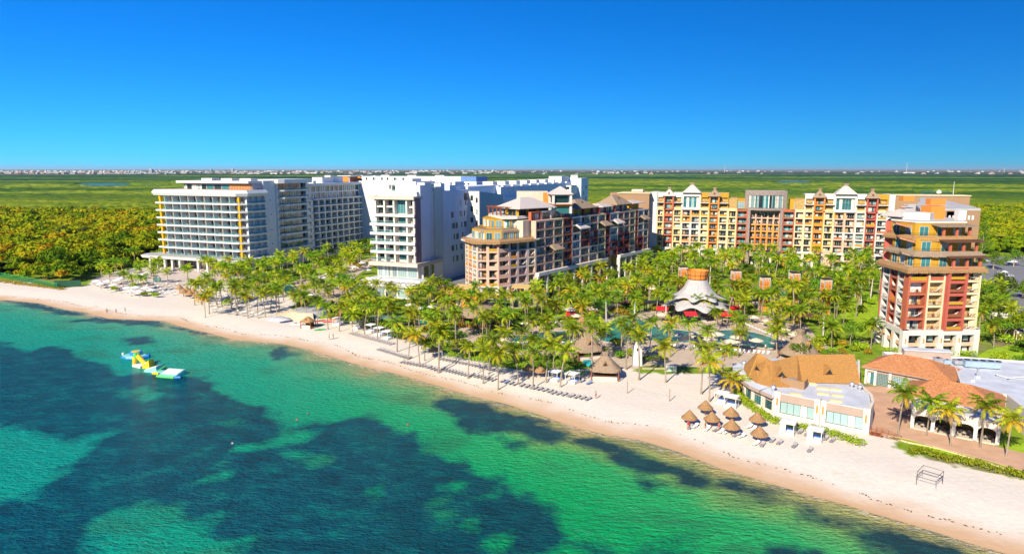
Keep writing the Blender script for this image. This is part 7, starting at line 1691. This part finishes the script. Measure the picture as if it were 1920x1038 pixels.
for poly,cnt,md,lb,kp,hh in REG:
    P=[G(x,y,0) for x,y in poly]; xs_=[p[0] for p in P]; ys_=[p[1] for p in P]; k=0; tr=0
    while k<cnt and tr<cnt*40:
        tr+=1; x=pr_.uniform(min(xs_),max(xs_)); y=pr_.uniform(min(ys_),max(ys_))
        if not bool(inpoly(np.array([x]),np.array([y]),P)[0]) or blocked(x,y): continue
        if any((x-a)**2+(y-b)**2<md*md for a,b in TAK): continue
        TAK.append((x,y)); u=pr_.random(); kd='green' if u<kp[0] else ('lime' if u<kp[0]+kp[1] else 'yellow')
        if 'court' in lb and pr_.random()<.1: kd='royal'
        h=pr_.uniform(*hh); palm(x,y,gz(x,y)-.05,h,kd,{'green':'dark green ','lime':'yellow green ','yellow':'yellowing ','royal':'pale trunked '}[kd]+lb,'palms: '+lb,pr_,.92 if y<300 else 1.0); k+=1

# the 300 largest palms stay things; the farthest, smallest ones become one grove
bpy.context.view_layer.update()
PALMS.sort(key=lambda o:math.hypot(o.location[0],o.location[1]))
far_=PALMS[296:]
if far_:
    V=[];LV_=[];LT_=[];MI=[];mats=[];nv=0
    for r in far_:
        for c in r.children:
            me=c.data; M_=np.array(c.matrix_world); co=np.empty(len(me.vertices)*3,dtype=np.float32); me.vertices.foreach_get('co',co); co=co.reshape(-1,3)
            V.append(co@M_[:3,:3].T+M_[:3,3]); mp=[]
            for m in me.materials:
                if m not in mats: mats.append(m)
                mp.append(mats.index(m))
            lv=np.empty(len(me.loops),dtype=np.int32); me.loops.foreach_get('vertex_index',lv); lt=np.empty(len(me.polygons),dtype=np.int32); me.polygons.foreach_get('loop_total',lt); mi_=np.empty(len(me.polygons),dtype=np.int32); me.polygons.foreach_get('material_index',mi_)
            LV_.append(lv+nv); LT_.append(lt); MI.append(np.array(mp)[mi_]); nv+=len(co)
    V=np.concatenate(V).astype(np.float32); LV_=np.concatenate(LV_); LT_=np.concatenate(LT_); MI=np.concatenate(MI)
    me=bpy.data.meshes.new('palm_grove'); me.vertices.add(len(V)); me.vertices.foreach_set('co',V.ravel()); me.loops.add(len(LV_)); me.loops.foreach_set('vertex_index',LV_.astype(np.int32)); me.polygons.add(len(LT_))
    st_=np.concatenate([[0],np.cumsum(LT_)[:-1]]).astype(np.int32); me.polygons.foreach_set('loop_start',st_)
    for m in mats: me.materials.append(m)
    me.polygons.foreach_set('material_index',MI.astype(np.int32)); me.update(calc_edges=True); me.validate()
    tag(put(me,'palm_grove'),'farthest small palms crowding the rear of the gardens','palms',kind='stuff')
    for r in far_:
        for c in list(r.children): bpy.data.objects.remove(c)
        bpy.data.objects.remove(r)
print('palms',NP)
# ================================================================ shrubs, hedges, ground cover
BM=[leafmat('bush_green',(.12,.24,.010),.4,.3,.3,.03),leafmat('bush_lime',(.29,.40,.012),.35,.3,.3,.03),leafmat('bush_gold',(.42,.33,.02),.3,.3,.2,.02)]
def leaves_np(C,rng,nleaf,size):
    V,Fq,H=crowns(C,rng,nleaf,size); return V,Fq
def bush(seed,m,n=6,leaf=.22,per=60,sp=1.0):
    rng=np.random.default_rng(seed); C=[]
    for i in range(n): a=rng.random()*6.28; d=rng.random()*sp; C.append((d*math.cos(a),d*math.sin(a),.55+.6*rng.random(),.75,.65,.5))
    C=np.array(C); V,Fq=leaves_np(C,rng,per,leaf); V=V[:]; V[:,2]=np.maximum(V[:,2],.02); return npmesh('foliage',V,Fq,[m])
BU=[[bush(10*j+k,BM[j],5+k*2) for k in range(3)] for j in range(3)]
def broad(seed,m):
    rng=np.random.default_rng(seed); C=np.array([(rng.normal(0,1.3),rng.normal(0,1.3),3.2+rng.random()*1.8,1.4,1.1,.5) for _ in range(9)]); V,Fq=leaves_np(C,rng,80,.26); return npmesh('crown',V,Fq,[m])
BT=[broad(50+j,BM[j%2]) for j in range(3)]
tb=MB(); tb.tube((0,0,-.1),(0.1,0,2.0),.16,.11,TRUNK,6); tb.tube((.1,0,2.0),(.9,.4,3.6),.09,.04,TRUNK,5); tb.tube((.1,0,2.0),(-.8,.3,3.6),.09,.04,TRUNK,5); tb.tube((.1,0,2.0),(.1,-.8,3.8),.08,.04,TRUNK,5); BTK=tb.mesh('trunk')
st=MB(); st.tube((0,0,-.1),(0,0,.7),.05,.03,TRUNK,5); st.tube((0,0,.1),(.4,.2,.8),.03,.02,TRUNK,5); st.tube((0,0,.1),(-.3,-.3,.8),.03,.02,TRUNK,5); STM=st.mesh('stem')
def onpav(x,y): return False
TS=list(TAK); rb=random.Random(9)
REG=REG[2:]
SREG=[(REG[0][0],16,.05,'shrub under the dense palm grove before the white hotel'),(REG[2][0],60,.15,'shrub in the gardens between white hotel and cream block'),(REG[3][0],40,.1,'shrub in the garden strip behind the beach cabanas'),(REG[4][0],34,.2,'shrub around the round thatched restaurant'),(REG[5][0],34,.1,'shrub round the long pool between the thatched roofs'),
 (REG[6][0],50,.25,'shrub along the foot of the stepped resort building'),(REG[7][0],150,.32,'shrub in the thick garden court of the colourful building'),(REG[8][0],24,.3,'shrub between the terraced tower and the car park'),([(1480,655),(1560,640),(1655,655),(1650,662),(1590,668),(1500,680)],26,.2,'shrub beside the thatched dome and tiled hall'),([(276,490),(300,480),(300,500),(276,505)],6,0,'shrub at the left foot of the white hotel'),([(1850,620),(1940,600),(1990,690),(1850,680)],24,.3,'shrub below the car park wall'),([(1040,515),(1200,468),(1205,478),(1050,540)],26,.1,'shrub against the tall white columns of the stepped building')]
for poly,cnt,tree,lb in SREG:
    P=[G(x,y,0) for x,y in poly]; xs_=[p[0] for p in P]; ys_=[p[1] for p in P]; k=0; tr=0
    while k<cnt and tr<cnt*30:
        tr+=1; x=rb.uniform(min(xs_),max(xs_)); y=rb.uniform(min(ys_),max(ys_))
        if not bool(inpoly(np.array([x]),np.array([y]),P)[0]) or blocked(x,y,1.8): continue
        if any((x-a)**2+(y-b)**2<4.5 for a,b in TS): continue
        px,py,_=px_of(x,y,0)
        if 'court' not in lb and rb.random()<.1: continue
        TS.append((x,y)); j=rb.choice((0,0,1,1,1,2)) if rb.random()<.8 else 0; s=rb.uniform(.9,1.7)
        if rb.random()<tree:
            r=empty('broadleaf_tree',(x,y,gz(x,y)),rb.random()*6,('leafy tree, taller than the shrubs, '+lb.replace('shrub ','',1)),'tree','leafy trees: '+lb); put(rb.choice(BT),'crown',r,sc=s*.8); put(BTK,'trunk',r,sc=s*.8)
        else:
            r=empty('tropical_shrub',(x,y,gz(x,y)),rb.random()*6,['deep green ','lime green ','golden leaved '][j]+lb,'shrub','shrubs: '+lb); put(rb.choice(BU[j]),'foliage',r,sc=s); put(STM,'stem',r,sc=s)
        k+=1
for px,py,lb in((271,556,'left of two rounded green bushes on the left beach'),(289,558,'right of two rounded green bushes on the left beach'),(213,546,'low bush among the white umbrellas'),(250,539,'small round bush between umbrellas and palms'),(1180,668,'leafy bush in a planter right of the beach bar'),(1160,672,'dark bush tight against the beach bar')):
    p=GB(px,py); r=empty('round_bush',p,px,lb,'bush'); put(BU[1 if 'dark' not in lb else 0][2],'foliage',r,sc=1.25); put(STM,'stem',r,sc=1.2)
def hedge(lb,pts,w,h,m,sd,dens=34,z=None):
    rng=np.random.default_rng(sd); P=[GB(x,y) for x,y in pts]; C=[]
    for a,b in zip(P[:-1],P[1:]):
        L=math.hypot(b[0]-a[0],b[1]-a[1]); n_=max(1,int(L/.55))
        for i in range(n_):
            t=i/n_
            for q in range(2): C.append((a[0]+(b[0]-a[0])*t+rng.normal(0,w*.3),a[1]+(b[1]-a[1])*t+rng.normal(0,w*.3),a[2]+h*(.35+.35*rng.random()),.65+.25*rng.random(),.5+.2*rng.random(),.5))
    C=np.array(C); V,Fq=leaves_np(C,rng,dens,.2); tag(put(npmesh('hedge',V,Fq,[m]),'hedge'),lb,'hedge')
hedge('bright green hedge curving along the white restaurant windows',[(1378,738),(1392,752),(1415,772),(1445,790),(1475,800),(1510,806),(1550,815),(1590,828),(1622,836)],1.5,1.2,BM[1],1,46)
hedge('low green hedge along the promenade wall by the bare frame',[(1704,850),(1730,853),(1770,862),(1820,872),(1870,884),(1920,894),(1990,912)],1.8,1.2,BM[1],2,46)
hedge('yellow green hedge behind the upper lounger row',[(838,668),(870,674),(905,680),(945,690),(985,692)],1.6,1.4,BM[1],3)
hedge('dark green hedge between the cabanas and the beach bar',[(1020,700),(1045,702),(1075,706),(1104,706)],1.8,1.5,BM[0],4)
hedge('clipped hedge along the lap pool behind the cabanas',[(690,603),(720,612),(750,620),(775,630)],1.4,1.1,BM[0],5)
hedge('green hedge beside the gate tower',[(1205,680),(1222,676),(1240,676),(1250,680)],1.8,1.6,BM[0],6)
hedge('low hedge on the pool deck left of the restaurant',[(1350,668),(1368,666),(1388,668)],1.4,1.0,BM[1],7)
hedge('hedge under the glass podium of the cream block',[(660,568),(700,572),(740,576),(790,570),(830,560)],2.2,1.6,BM[0],8)
hedge('hedge in front of the tower podium behind the flat roof',[(1665,662),(1700,662),(1745,664),(1790,664),(1830,668)],1.8,1.6,BM[1],9)
# green chain fence at the left beach
Pf=[GB(x,y) for x,y in [(-60,510),(0,520),(35,526),(72,533),(108,541)]]; r=empty('beach_fence',Pf[1],0,'green mesh fence between the left beach and the jungle','fence'); NETM=railglass('green_net',(.05,.30,.18))
for a,b in zip(Pf[:-1],Pf[1:]):
    L=math.hypot(b[0]-a[0],b[1]-a[1]); an=math.atan2(b[1]-a[1],b[0]-a[0]); m_=MB(); m_.at(a[0]-Pf[1][0],a[1]-Pf[1][1],an); m_.box(0,-.02,.1,L,.02,2.3,NETM); m_.box(0,-.05,2.25,L,.05,2.35,MATS['green_plastic']); m_.obj('mesh_panel',r)
    for i in range(int(L/3)+1):
        m_=MB(); m_.at(a[0]-Pf[1][0],a[1]-Pf[1][1],an); m_.box(i*3-.06,-.06,-.4,i*3+.06,.06,2.4,MATS['green_plastic']); m_.obj('post',r)
p=GB(128,538); m_=MB(); m_.box(-5,-.1,-.2,5,.1,2.8,mat('dark_green_screen',(.02,.08,.04),.9,.2,1)); m_.box(-5.1,-.14,2.8,5.1,.14,2.9,DARK); tag(m_.obj('screen_fence',loc=p,rz=.25),'dark green screen at the end of the beach fence','fence')
# low dune cover
rng=np.random.default_rng(40); C=[]
for _ in range(300):
    t=rng.random(); x=-20+t*140; y=521+t*17+rng.uniform(0,5); p=GB(x,y+1); C.append((p[0],p[1],p[2]+.1,.8+.5*rng.random(),.35,.5))
V,Fq=leaves_np(np.array(C),rng,16,.2); V[:,2]=np.maximum(V[:,2],-.6); tag(put(npmesh('dune_plants',V,Fq,[BM[2]]),'dune_plants'),'orange tinted creepers on the dune before the green fence','plants',kind='stuff')
C=[]
for poly in [r_[0] for r_ in REG[2:]]:
    P=[G(x,y,0) for x,y in poly]; xs_=[p[0] for p in P]; ys_=[p[1] for p in P]; k=0
    for _ in range(1400):
        x=rb.uniform(min(xs_),max(xs_)); y=rb.uniform(min(ys_),max(ys_))
        if k>420 or not bool(inpoly(np.array([x]),np.array([y]),P)[0]): continue
        if fbm(np.array([x]),np.array([y]),9,2,3)[0]<.5 or blocked(x,y,.8): continue
        k+=1; C.append((x,y,.25,.8,.5,.5))
V,Fq=leaves_np(np.array(C),rng,18,.24); V[:,2]=np.maximum(V[:,2],.03); tag(put(npmesh('ground_cover',V,Fq,[BM[0]]),'ground_cover'),'low leafy ground cover between the garden palms','plants',kind='stuff')
# tall casuarina right of the tower and feathery trees in the left jungle
def tree(px,py,h,w,lb,seed,m,nm='casuarina_tree'):
    p=G(px,py,0); r=empty(nm,(p[0],p[1],0),0,lb,'tree'); rng=np.random.default_rng(seed); C=[]
    for i in range(26):
        t=rng.random(); a=rng.random()*6.28; d=w*(1-t*.75)*rng.random()**.6; C.append((d*math.cos(a),d*math.sin(a),h*(.28+.68*t),w*.30*(1.1-.5*t),w*.26,.5))
    V,Fq=leaves_np(np.array(C),rng,60,.34); put(npmesh('crown',V,Fq,[m]),'crown',r)
    t_=MB(); t_.tube((0,0,-.2),(.2,.1,h*.5),.35,.2,TRUNK,7); t_.tube((.2,.1,h*.5),(0,0,h*.9),.2,.05,TRUNK,6)
    for i in range(7): a=i*.9; z=h*(.3+.08*i); t_.tube((.15,.1,z),(w*.6*math.cos(a),w*.6*math.sin(a),z+h*.13),.10,.03,TRUNK,5)
    t_.obj('trunk',r)
OL=leafmat('olive_needles',(.09,.12,.014),.3,.3,.1)
tree(1839,488,20,6.5,'tall lone casuarina with bare pale trunk right of the tower',1,BM[0])
tree(1877,556,10,6,'spreading feathery tree over the parked cars',2,OL,'feathery_tree')
for i,(px,py,h,w,lb) in enumerate(((120,470,15,8,'broad feathery tree left of two in the jungle'),(165,468,15,8,'broad feathery tree standing over the middle jungle'),(48,468,12,7,'feathery tree near the left edge of the jungle'),(1900,500,9,5,'rounded tree beside the white parked van'),(1862,505,9,5,'rounded tree at the corner of the car park'),(1835,508,8,4,'small tree beside the tower at the parking entrance'),(1917,560,7,4,'small tree at the right edge by the parked cars'))): tree(px,py,h,w,lb,10+i,OL if i<3 else BM[0],'feathery_tree' if i<3 else 'leafy_tree')
# ================================================================ cars
CARW=glassmat('car_window',(.02,.025,.03))
def car(c,nm):
    b=MB(); pf=[(-2.2,.35),(-2.2,.75),(-1.9,.9),(-1.3,.95),(-.7,1.42),(.9,1.45),(1.6,.98),(2.15,.85),(2.25,.4)]
    n_=len(pf); 
    for s in(-1,1): b.v+=[(x,s*(.86 if z<1 else .68),z) for x,z in pf]
    k=b.mi(c)
    for i in range(n_): j=(i+1)%n_; b.f.append((i,j,n_+j,n_+i)); b.m.append(k)
    b.f.append(tuple(range(n_))[::-1]); b.m.append(k); b.f.append(tuple(range(n_,2*n_))); b.m.append(k)
    w=MB(); 
    for s in(-1,1): w.poly([(-1.15,s*.80,.98),(-.65,s*.70,1.36),(.85,s*.70,1.38),(1.42,s*.80,.98)],CARW)
    w.poly([(-1.30,-.66,.99),(-1.30,.66,.99),(-.76,.58,1.40),(-.76,-.58,1.40)],CARW); w.poly([(1.58,-.66,1.02),(.96,-.58,1.43),(.96,.58,1.43),(1.58,.66,1.02)],CARW)
    t=MB(); t.at(0,0,0)
    t.tube((0,-.1,0),(0,.1,0),.33,.33,DARK,14); hl=MB(); hl.box(2.12,-.15,.6,2.24,.15,.75,GLP)
    return b.mesh('body'),w.mesh('windows'),t.mesh('wheel'),hl.mesh('headlight')
PAINT={k:mat('car_paint_'+k,c,.3,.03,1,.6,coat=.5) for k,c in dict(white=(.75,.75,.75),silver=(.45,.46,.48),navy=(.02,.03,.10),red=(.30,.01,.02),black=(.02,.02,.025),teal=(.05,.30,.33)).items()}
CM={k:car(m,k) for k,m in PAINT.items()}
cars=[(1898,493,'white','white car parked alone by the far trees',0),(1842,530,'silver','silver car driving down the lane beside the tower',1.3),(1851,548,'black','black car behind the silver one in the lane',1.2),(1846,492,'silver','small silver car at the far left of the car park',.2),(1880,513,'white','white van shaped car under the feathery tree',.2),(1891,520,'silver','silver car in the middle of the parking row',.2),(1868,537,'navy','dark blue car shaded by the feathery tree',.2),(1884,541,'black','black car next to the dark blue one in the shade',.2),(1915,540,'silver','pale silver car at the right edge in the second row',.2),(1903,592,'teal','teal car on the lower lane',1.5),
(1895,604,'white','white car at the top of the row behind the cream wall',.3),(1900,610,'navy','navy car second in the row behind the cream wall',.3),(1906,615,'red','dark red car third in the row behind the cream wall',.3),(1912,620,'black','black car fourth in the row behind the cream wall',.3),(1919,626,'white','white car last in the row behind the cream wall',.3),(1889,577,'silver','silver car by the hedge above the teal car',.3),(1898,583,'white','white car half hidden by palms on the lower lane',.3)]
for px,py,c,lb,rz in cars:
    p=G(px,py,0); r=empty('parked_car',(p[0],p[1],.1),rz,lb,'car'); b_,w_c,t_,h_=CM[c]; put(b_,'body',r); put(w_c,'windows',r)
    for x in(-1.4,1.4):
        for y in(-.8,.8): put(t_,'wheel',r,(x,y,.33))
    for y in(-.55,.55): put(h_,'headlight',r,(0,y,0))
a,b=G(1864,596,0),G(1935,664,0); L=math.hypot(b[0]-a[0],b[1]-a[1]); an=math.atan2(b[1]-a[1],b[0]-a[0]); r=empty('car_park_wall',(a[0],a[1],0),an,'cream car park wall with square piers','wall'); m_=MB(); m_.box(0,-.12,0,L,.12,2.0,CREAM); m_.obj('panel',r)
for i in range(int(L/3)+1): m_=MB(); m_.box(i*3-.3,-.3,0,i*3+.3,.3,2.6,BEIGE); m_.obj('pier',r)
p=G(1868,600,0); m_=MB(); m_.box(-4,-.15,0,4,.15,2.6,WHITE2); m_.box(-4.1,-.2,2.6,4.1,.2,2.75,CREAM); tag(m_.obj('gate_wall',loc=(p[0],p[1],0),rz=.1),'short white wall section at the upper end of the car park wall','wall')
p=G(868,520,0)
for i,(dx,c,lb) in enumerate(((0,'silver','grey service car in the yard between the two hotels'),(-4,'white','white service car left of the grey one in the yard'))):
    r=empty('parked_car',(p[0]-14*0+dx-9,p[1]-6,.1),.9,lb,'car'); b_,w_c,t_,h_=CM[c]; put(b_,'body',r); put(w_c,'windows',r)
    for x in(-1.4,1.4):
        for y in(-.8,.8): put(t_,'wheel',r,(x,y,.33))
a=G(833,520,0); m_=MB(); m_.box(0,-.1,0,17,.1,2.2,DARK)
for i in range(12): m_.box(i*1.5-.08,-.14,0,i*1.5+.08,-.1,2.3,WHITE2)
tag(m_.obj('yard_fence',loc=(a[0]+2,a[1]+3,0),rz=1.19),'dark service yard fence along the blank white flank','fence')
# ================================================================ inflatable water park
IT=mat('mint_vinyl',(.25,.62,.50),.4,.05,spec=.5); IB=mat('blue_vinyl',(.03,.22,.60),.4,.05,spec=.5); IY=mat('yellow_vinyl',(.80,.50,.02),.4,.05,spec=.5); IG=mat('green_vinyl',(.10,.55,.12),.4,.05,spec=.5); IW=mat('white_vinyl',(.78,.78,.68),.4,.05,spec=.5)
def infl(px,py,rz,lb,fn):
    p=G(px,py,SEA); m_=MB(); fn(m_); tag(m_.obj('inflatable',loc=(p[0],p[1],SEA),rz=rz),lb,'inflatable')
def f1(m): m.lathe([(3.6,-.1),(3.9,.25),(3.6,.6),(3.2,.62)],IB,10,sy=.6); m.lathe([(3.3,.55),(3.2,.75)],IT,10,sy=.6); m.lathe([(1.5,.7),(1.7,1.2),(1.6,1.6)],IB,8,0,.6); m.lathe([(1.2,1.55),(1.15,1.7)],IY,8,0,.6); m.lathe([(.3,-.1),(.3,1.2)],IW,8,-3.6,.3); m.lathe([(.5,0),(.5,.9)],IB,8,3.6,.5)
def f2(m): m.tube((-2.2,0,.6),(-.9,0,3.0),.55,.5,IY,8); m.tube((-.9,0,3.0),(2.8,0,.9),.6,.6,IY,8); m.box(-1.8,-.9,-.1,1.6,.9,.5,IW); m.tube((-.9,-.6,3.0),(-.9,.6,3.0),.7,.7,IG,8); m.tube((-2.0,0,.4),(-2.2,0,2.4),.5,.45,IY,8)
def f3(m): m.hexa([(-2.2,-1.5,-.1),(2.2,-1.5,-.1),(2.2,1.5,-.1),(-2.2,1.5,-.1),(-2.0,-1.4,.5),(1.6,-1.4,1.5),(1.6,1.4,1.5),(-2.0,1.4,.5)],IT); m.hexa([(-1.9,-1.0,.53),(1.5,-1.0,1.5),(1.5,1.0,1.5),(-1.9,1.0,.53),(-1.9,-1.0,.68),(1.5,-1.0,1.65),(1.5,1.0,1.65),(-1.9,1.0,.68)],IW); m.tube((1.9,-1.5,.3),(1.9,1.5,.9),.3,.3,IG,8)
def f4(m): m.box(-1.7,-1.2,-.1,1.7,1.2,.45,IB); m.box(-1.4,-.9,.45,1.4,.9,.62,IT); m.tube((-1.7,-1.2,.3),(.2,-1.2,.3),.35,.35,IY,8)
def f5(m): m.hexa([(-2.6,-2.2,-.1),(2.6,-2.2,-.1),(2.6,2.2,-.1),(-2.6,2.2,-.1),(-2.4,-2.1,.4),(2.4,-2.1,.4),(2.4,1.8,1.2),(-2.4,1.8,1.2)],IT); m.hexa([(-2.2,-1.0,.55),(2.2,-1.0,.55),(2.2,1.3,1.05),(-2.2,1.3,1.05),(-2.2,-1.0,.72),(2.2,-1.0,.72),(2.2,1.3,1.22),(-2.2,1.3,1.22)],IW); m.tube((-2.6,-2.2,.2),(2.4,-2.2,.2),.3,.3,IG,8); m.tube((2.6,-2.2,.25),(3.8,-1.6,.25),.35,.35,IB,8)
def f6(m): m.hexa([(-1.2,-1.0,-.1),(1.2,-1.0,-.1),(1.2,1.0,-.1),(-1.2,1.0,-.1),(-1.0,-.8,.8),(.9,-.8,2.3),(.9,.8,2.3),(-1.0,.8,.8)],IY); m.box(-.6,-.84,1.2,.7,-.8,1.6,IW)
infl(253,670,-.1,'blue and mint round platform at the far left of the floating park',f1); infl(262,687,-.5,'yellow slide with green top in the floating park',f2); infl(279,689,-.3,'tilted yellow ramp in the middle of the floating park',f6); infl(291,695,-.3,'mint and white ramp right of the yellow slide',f3); infl(304,700,-.3,'low blue raft with yellow tube linking two ramps',f4); infl(323,703,-.25,'large green edged mint ramp at the right end of the floating park',f5)
# ================================================================ people
SK=mat('skin',(.42,.22,.13),.6,.08,4); HAIR=mat('dark_hair',(.03,.02,.015),.7)
def body_mesh(pose,seed):
    V=[];E=[];Rd=[]
    def a(p,r,par=None):
        V.append(p);Rd.append(r); i=len(V)-1
        if par is not None: E.append((par,i))
        return i
    pel=a((0,0,.95),.14); wa=a((0,0,1.10),.125,pel); ch=a((0,.0,1.30),.15,wa); nk=a((0,0,1.48),.055,ch); jaw=a((0,-.02,1.56),.085,nk); hd=a((0,-.0,1.66),.10,jaw); a((0,0,1.74),.06,hd)
    a((0,-.11,1.62),.02,hd)
    for s in(-1,1):
        k=.25*s if pose=='walk' else .0
        hp=a((.09*s,0,.9),.10,pel); kn=a((.10*s,-.10*k*4-.02,.50),.065,hp); an=a((.10*s,k*.9+.02,.09),.042,kn); a((.10*s,k*.9-.13,.03),.035,an)
        sh=a((.18*s,0,1.41),.06,ch); el=a((.25*s,.03-k*.5,1.13),.042,sh); wr=a((.26*s,-.06-k*.8,.90),.028,el); pm=a((.26*s,-.07-k*.8,.83),.034,wr)
        for q,(dx,L) in enumerate(((-.025,.075),(-.009,.085),(.009,.08),(.025,.06))): f=a((.26*s+dx*.6,-.075-k*.8+dx,.785),.010,pm); a((.26*s+dx*.7,-.085-k*.8+dx,.785-L*.6),.008,f)
        th_=a((.26*s-.03*s,-.10-k*.8,.82),.010,pm); a((.26*s-.035*s,-.125-k*.8,.79),.008,th_)
    me=bpy.data.meshes.new('body'); me.from_pydata(V,E,[]); ob=bpy.data.objects.new('person_form',me); COL.objects.link(ob)
    sm=ob.modifiers.new('skin','SKIN'); sv=me.skin_vertices[0].data
    for i,r in enumerate(Rd): sv[i].radius=(r,r*.85 if r>.1 else r); sv[i].use_root=(i==0)
    ss=ob.modifiers.new('sub','SUBSURF'); ss.levels=1
    dg=bpy.context.evaluated_depsgraph_get(); e=ob.evaluated_get(dg); out=bpy.data.meshes.new_from_object(e); out.name='body'; out.materials.clear(); out.materials.append(SK)
    bpy.data.objects.remove(ob); return out
BW=body_mesh('walk',1); BS=body_mesh('stand',2)
hm=MB(); hm.lathe([(.09,1.60),(.115,1.68),(.105,1.75),(.05,1.80)],HAIR,10,0,.015); HM=hm.mesh('hair')
def shorts(c): m=MB(); m.lathe([(.155,.80),(.19,.84),(.175,1.0),(.15,1.06)],c,12,sy=.8); return m.mesh('shorts')
def top_(c): m=MB(); m.lathe([(.15,1.07),(.16,1.12),(.19,1.32),(.17,1.42),(.09,1.47)],c,12,sy=.75); return m.mesh('shirt')
def person(loc,rz,pose,cs,ct,lb,z=0):
    r=empty('person',(loc[0],loc[1],loc[2]+z),rz,lb,'person'); put(BW if pose=='walk' else BS,'body',r); put(HM,'hair',r)
    if cs: put(shorts(cs),'shorts',r)
    if ct: put(top_(ct),'shirt',r)
for px,py,rz,po,cs,ct,lb in((201,588,1.4,'walk',DARK,None,'person in dark shorts at the water edge, leftmost of three walkers'),(218,588,1.2,'walk',BLUEC,None,'person stooping in blue shorts, middle of the three shore walkers'),(235,585,-1.5,'stand',DARK,WHITE,'person in a white shirt, rightmost of the three shore walkers'),(617.5,637,-.8,'walk',DARK,None,'person in dark shorts walking left of a companion on the sand'),(625,636,-.8,'walk',BLUEC,DARK,'person in a dark top walking right of a companion on the sand'),(917,706,.4,'stand',BLUEC,WHITE,'person in blue shorts standing among the loungers'),(900,694,.8,'stand',BLUEC,BLUEC,'person in blue standing behind the slim palms'),(1117,747,1.5,'walk',REDC,None,'person in red shorts bending on the open sand'),(1348,806,.3,'stand',REDC,None,'person in red shorts beside the straw umbrella'),(1322,804,.9,'stand',DARK,None,'person in dark shorts between two straw umbrellas'),(1290,803,.2,'stand',REDC,REDC,'person in red under the leftmost straw umbrella'),(1435,655,0,'stand',WHITE,WHITE,'person in white standing at the near rim of the winding pool')):
    person(GB(px,py),rz,po,cs,ct,lb)
for px,py,c,lb in((557,787,None,'swimmer beside a dark patch in the green water'),(578,776,DARK,'swimmer in the shallows above the other one'),(765,796,REDC,'swimmer alone nearer the right sand bar'),(436,831,WHITE,'swimmer far out over the dark seagrass')):
    p=G(px,py,SEA); person((p[0],p[1],SEA),.5,'stand',None,c,lb,-1.25)
# people lying on the reddish loungers by the bar
for i,t in enumerate((.1,.35,.6,.85)):
    pass
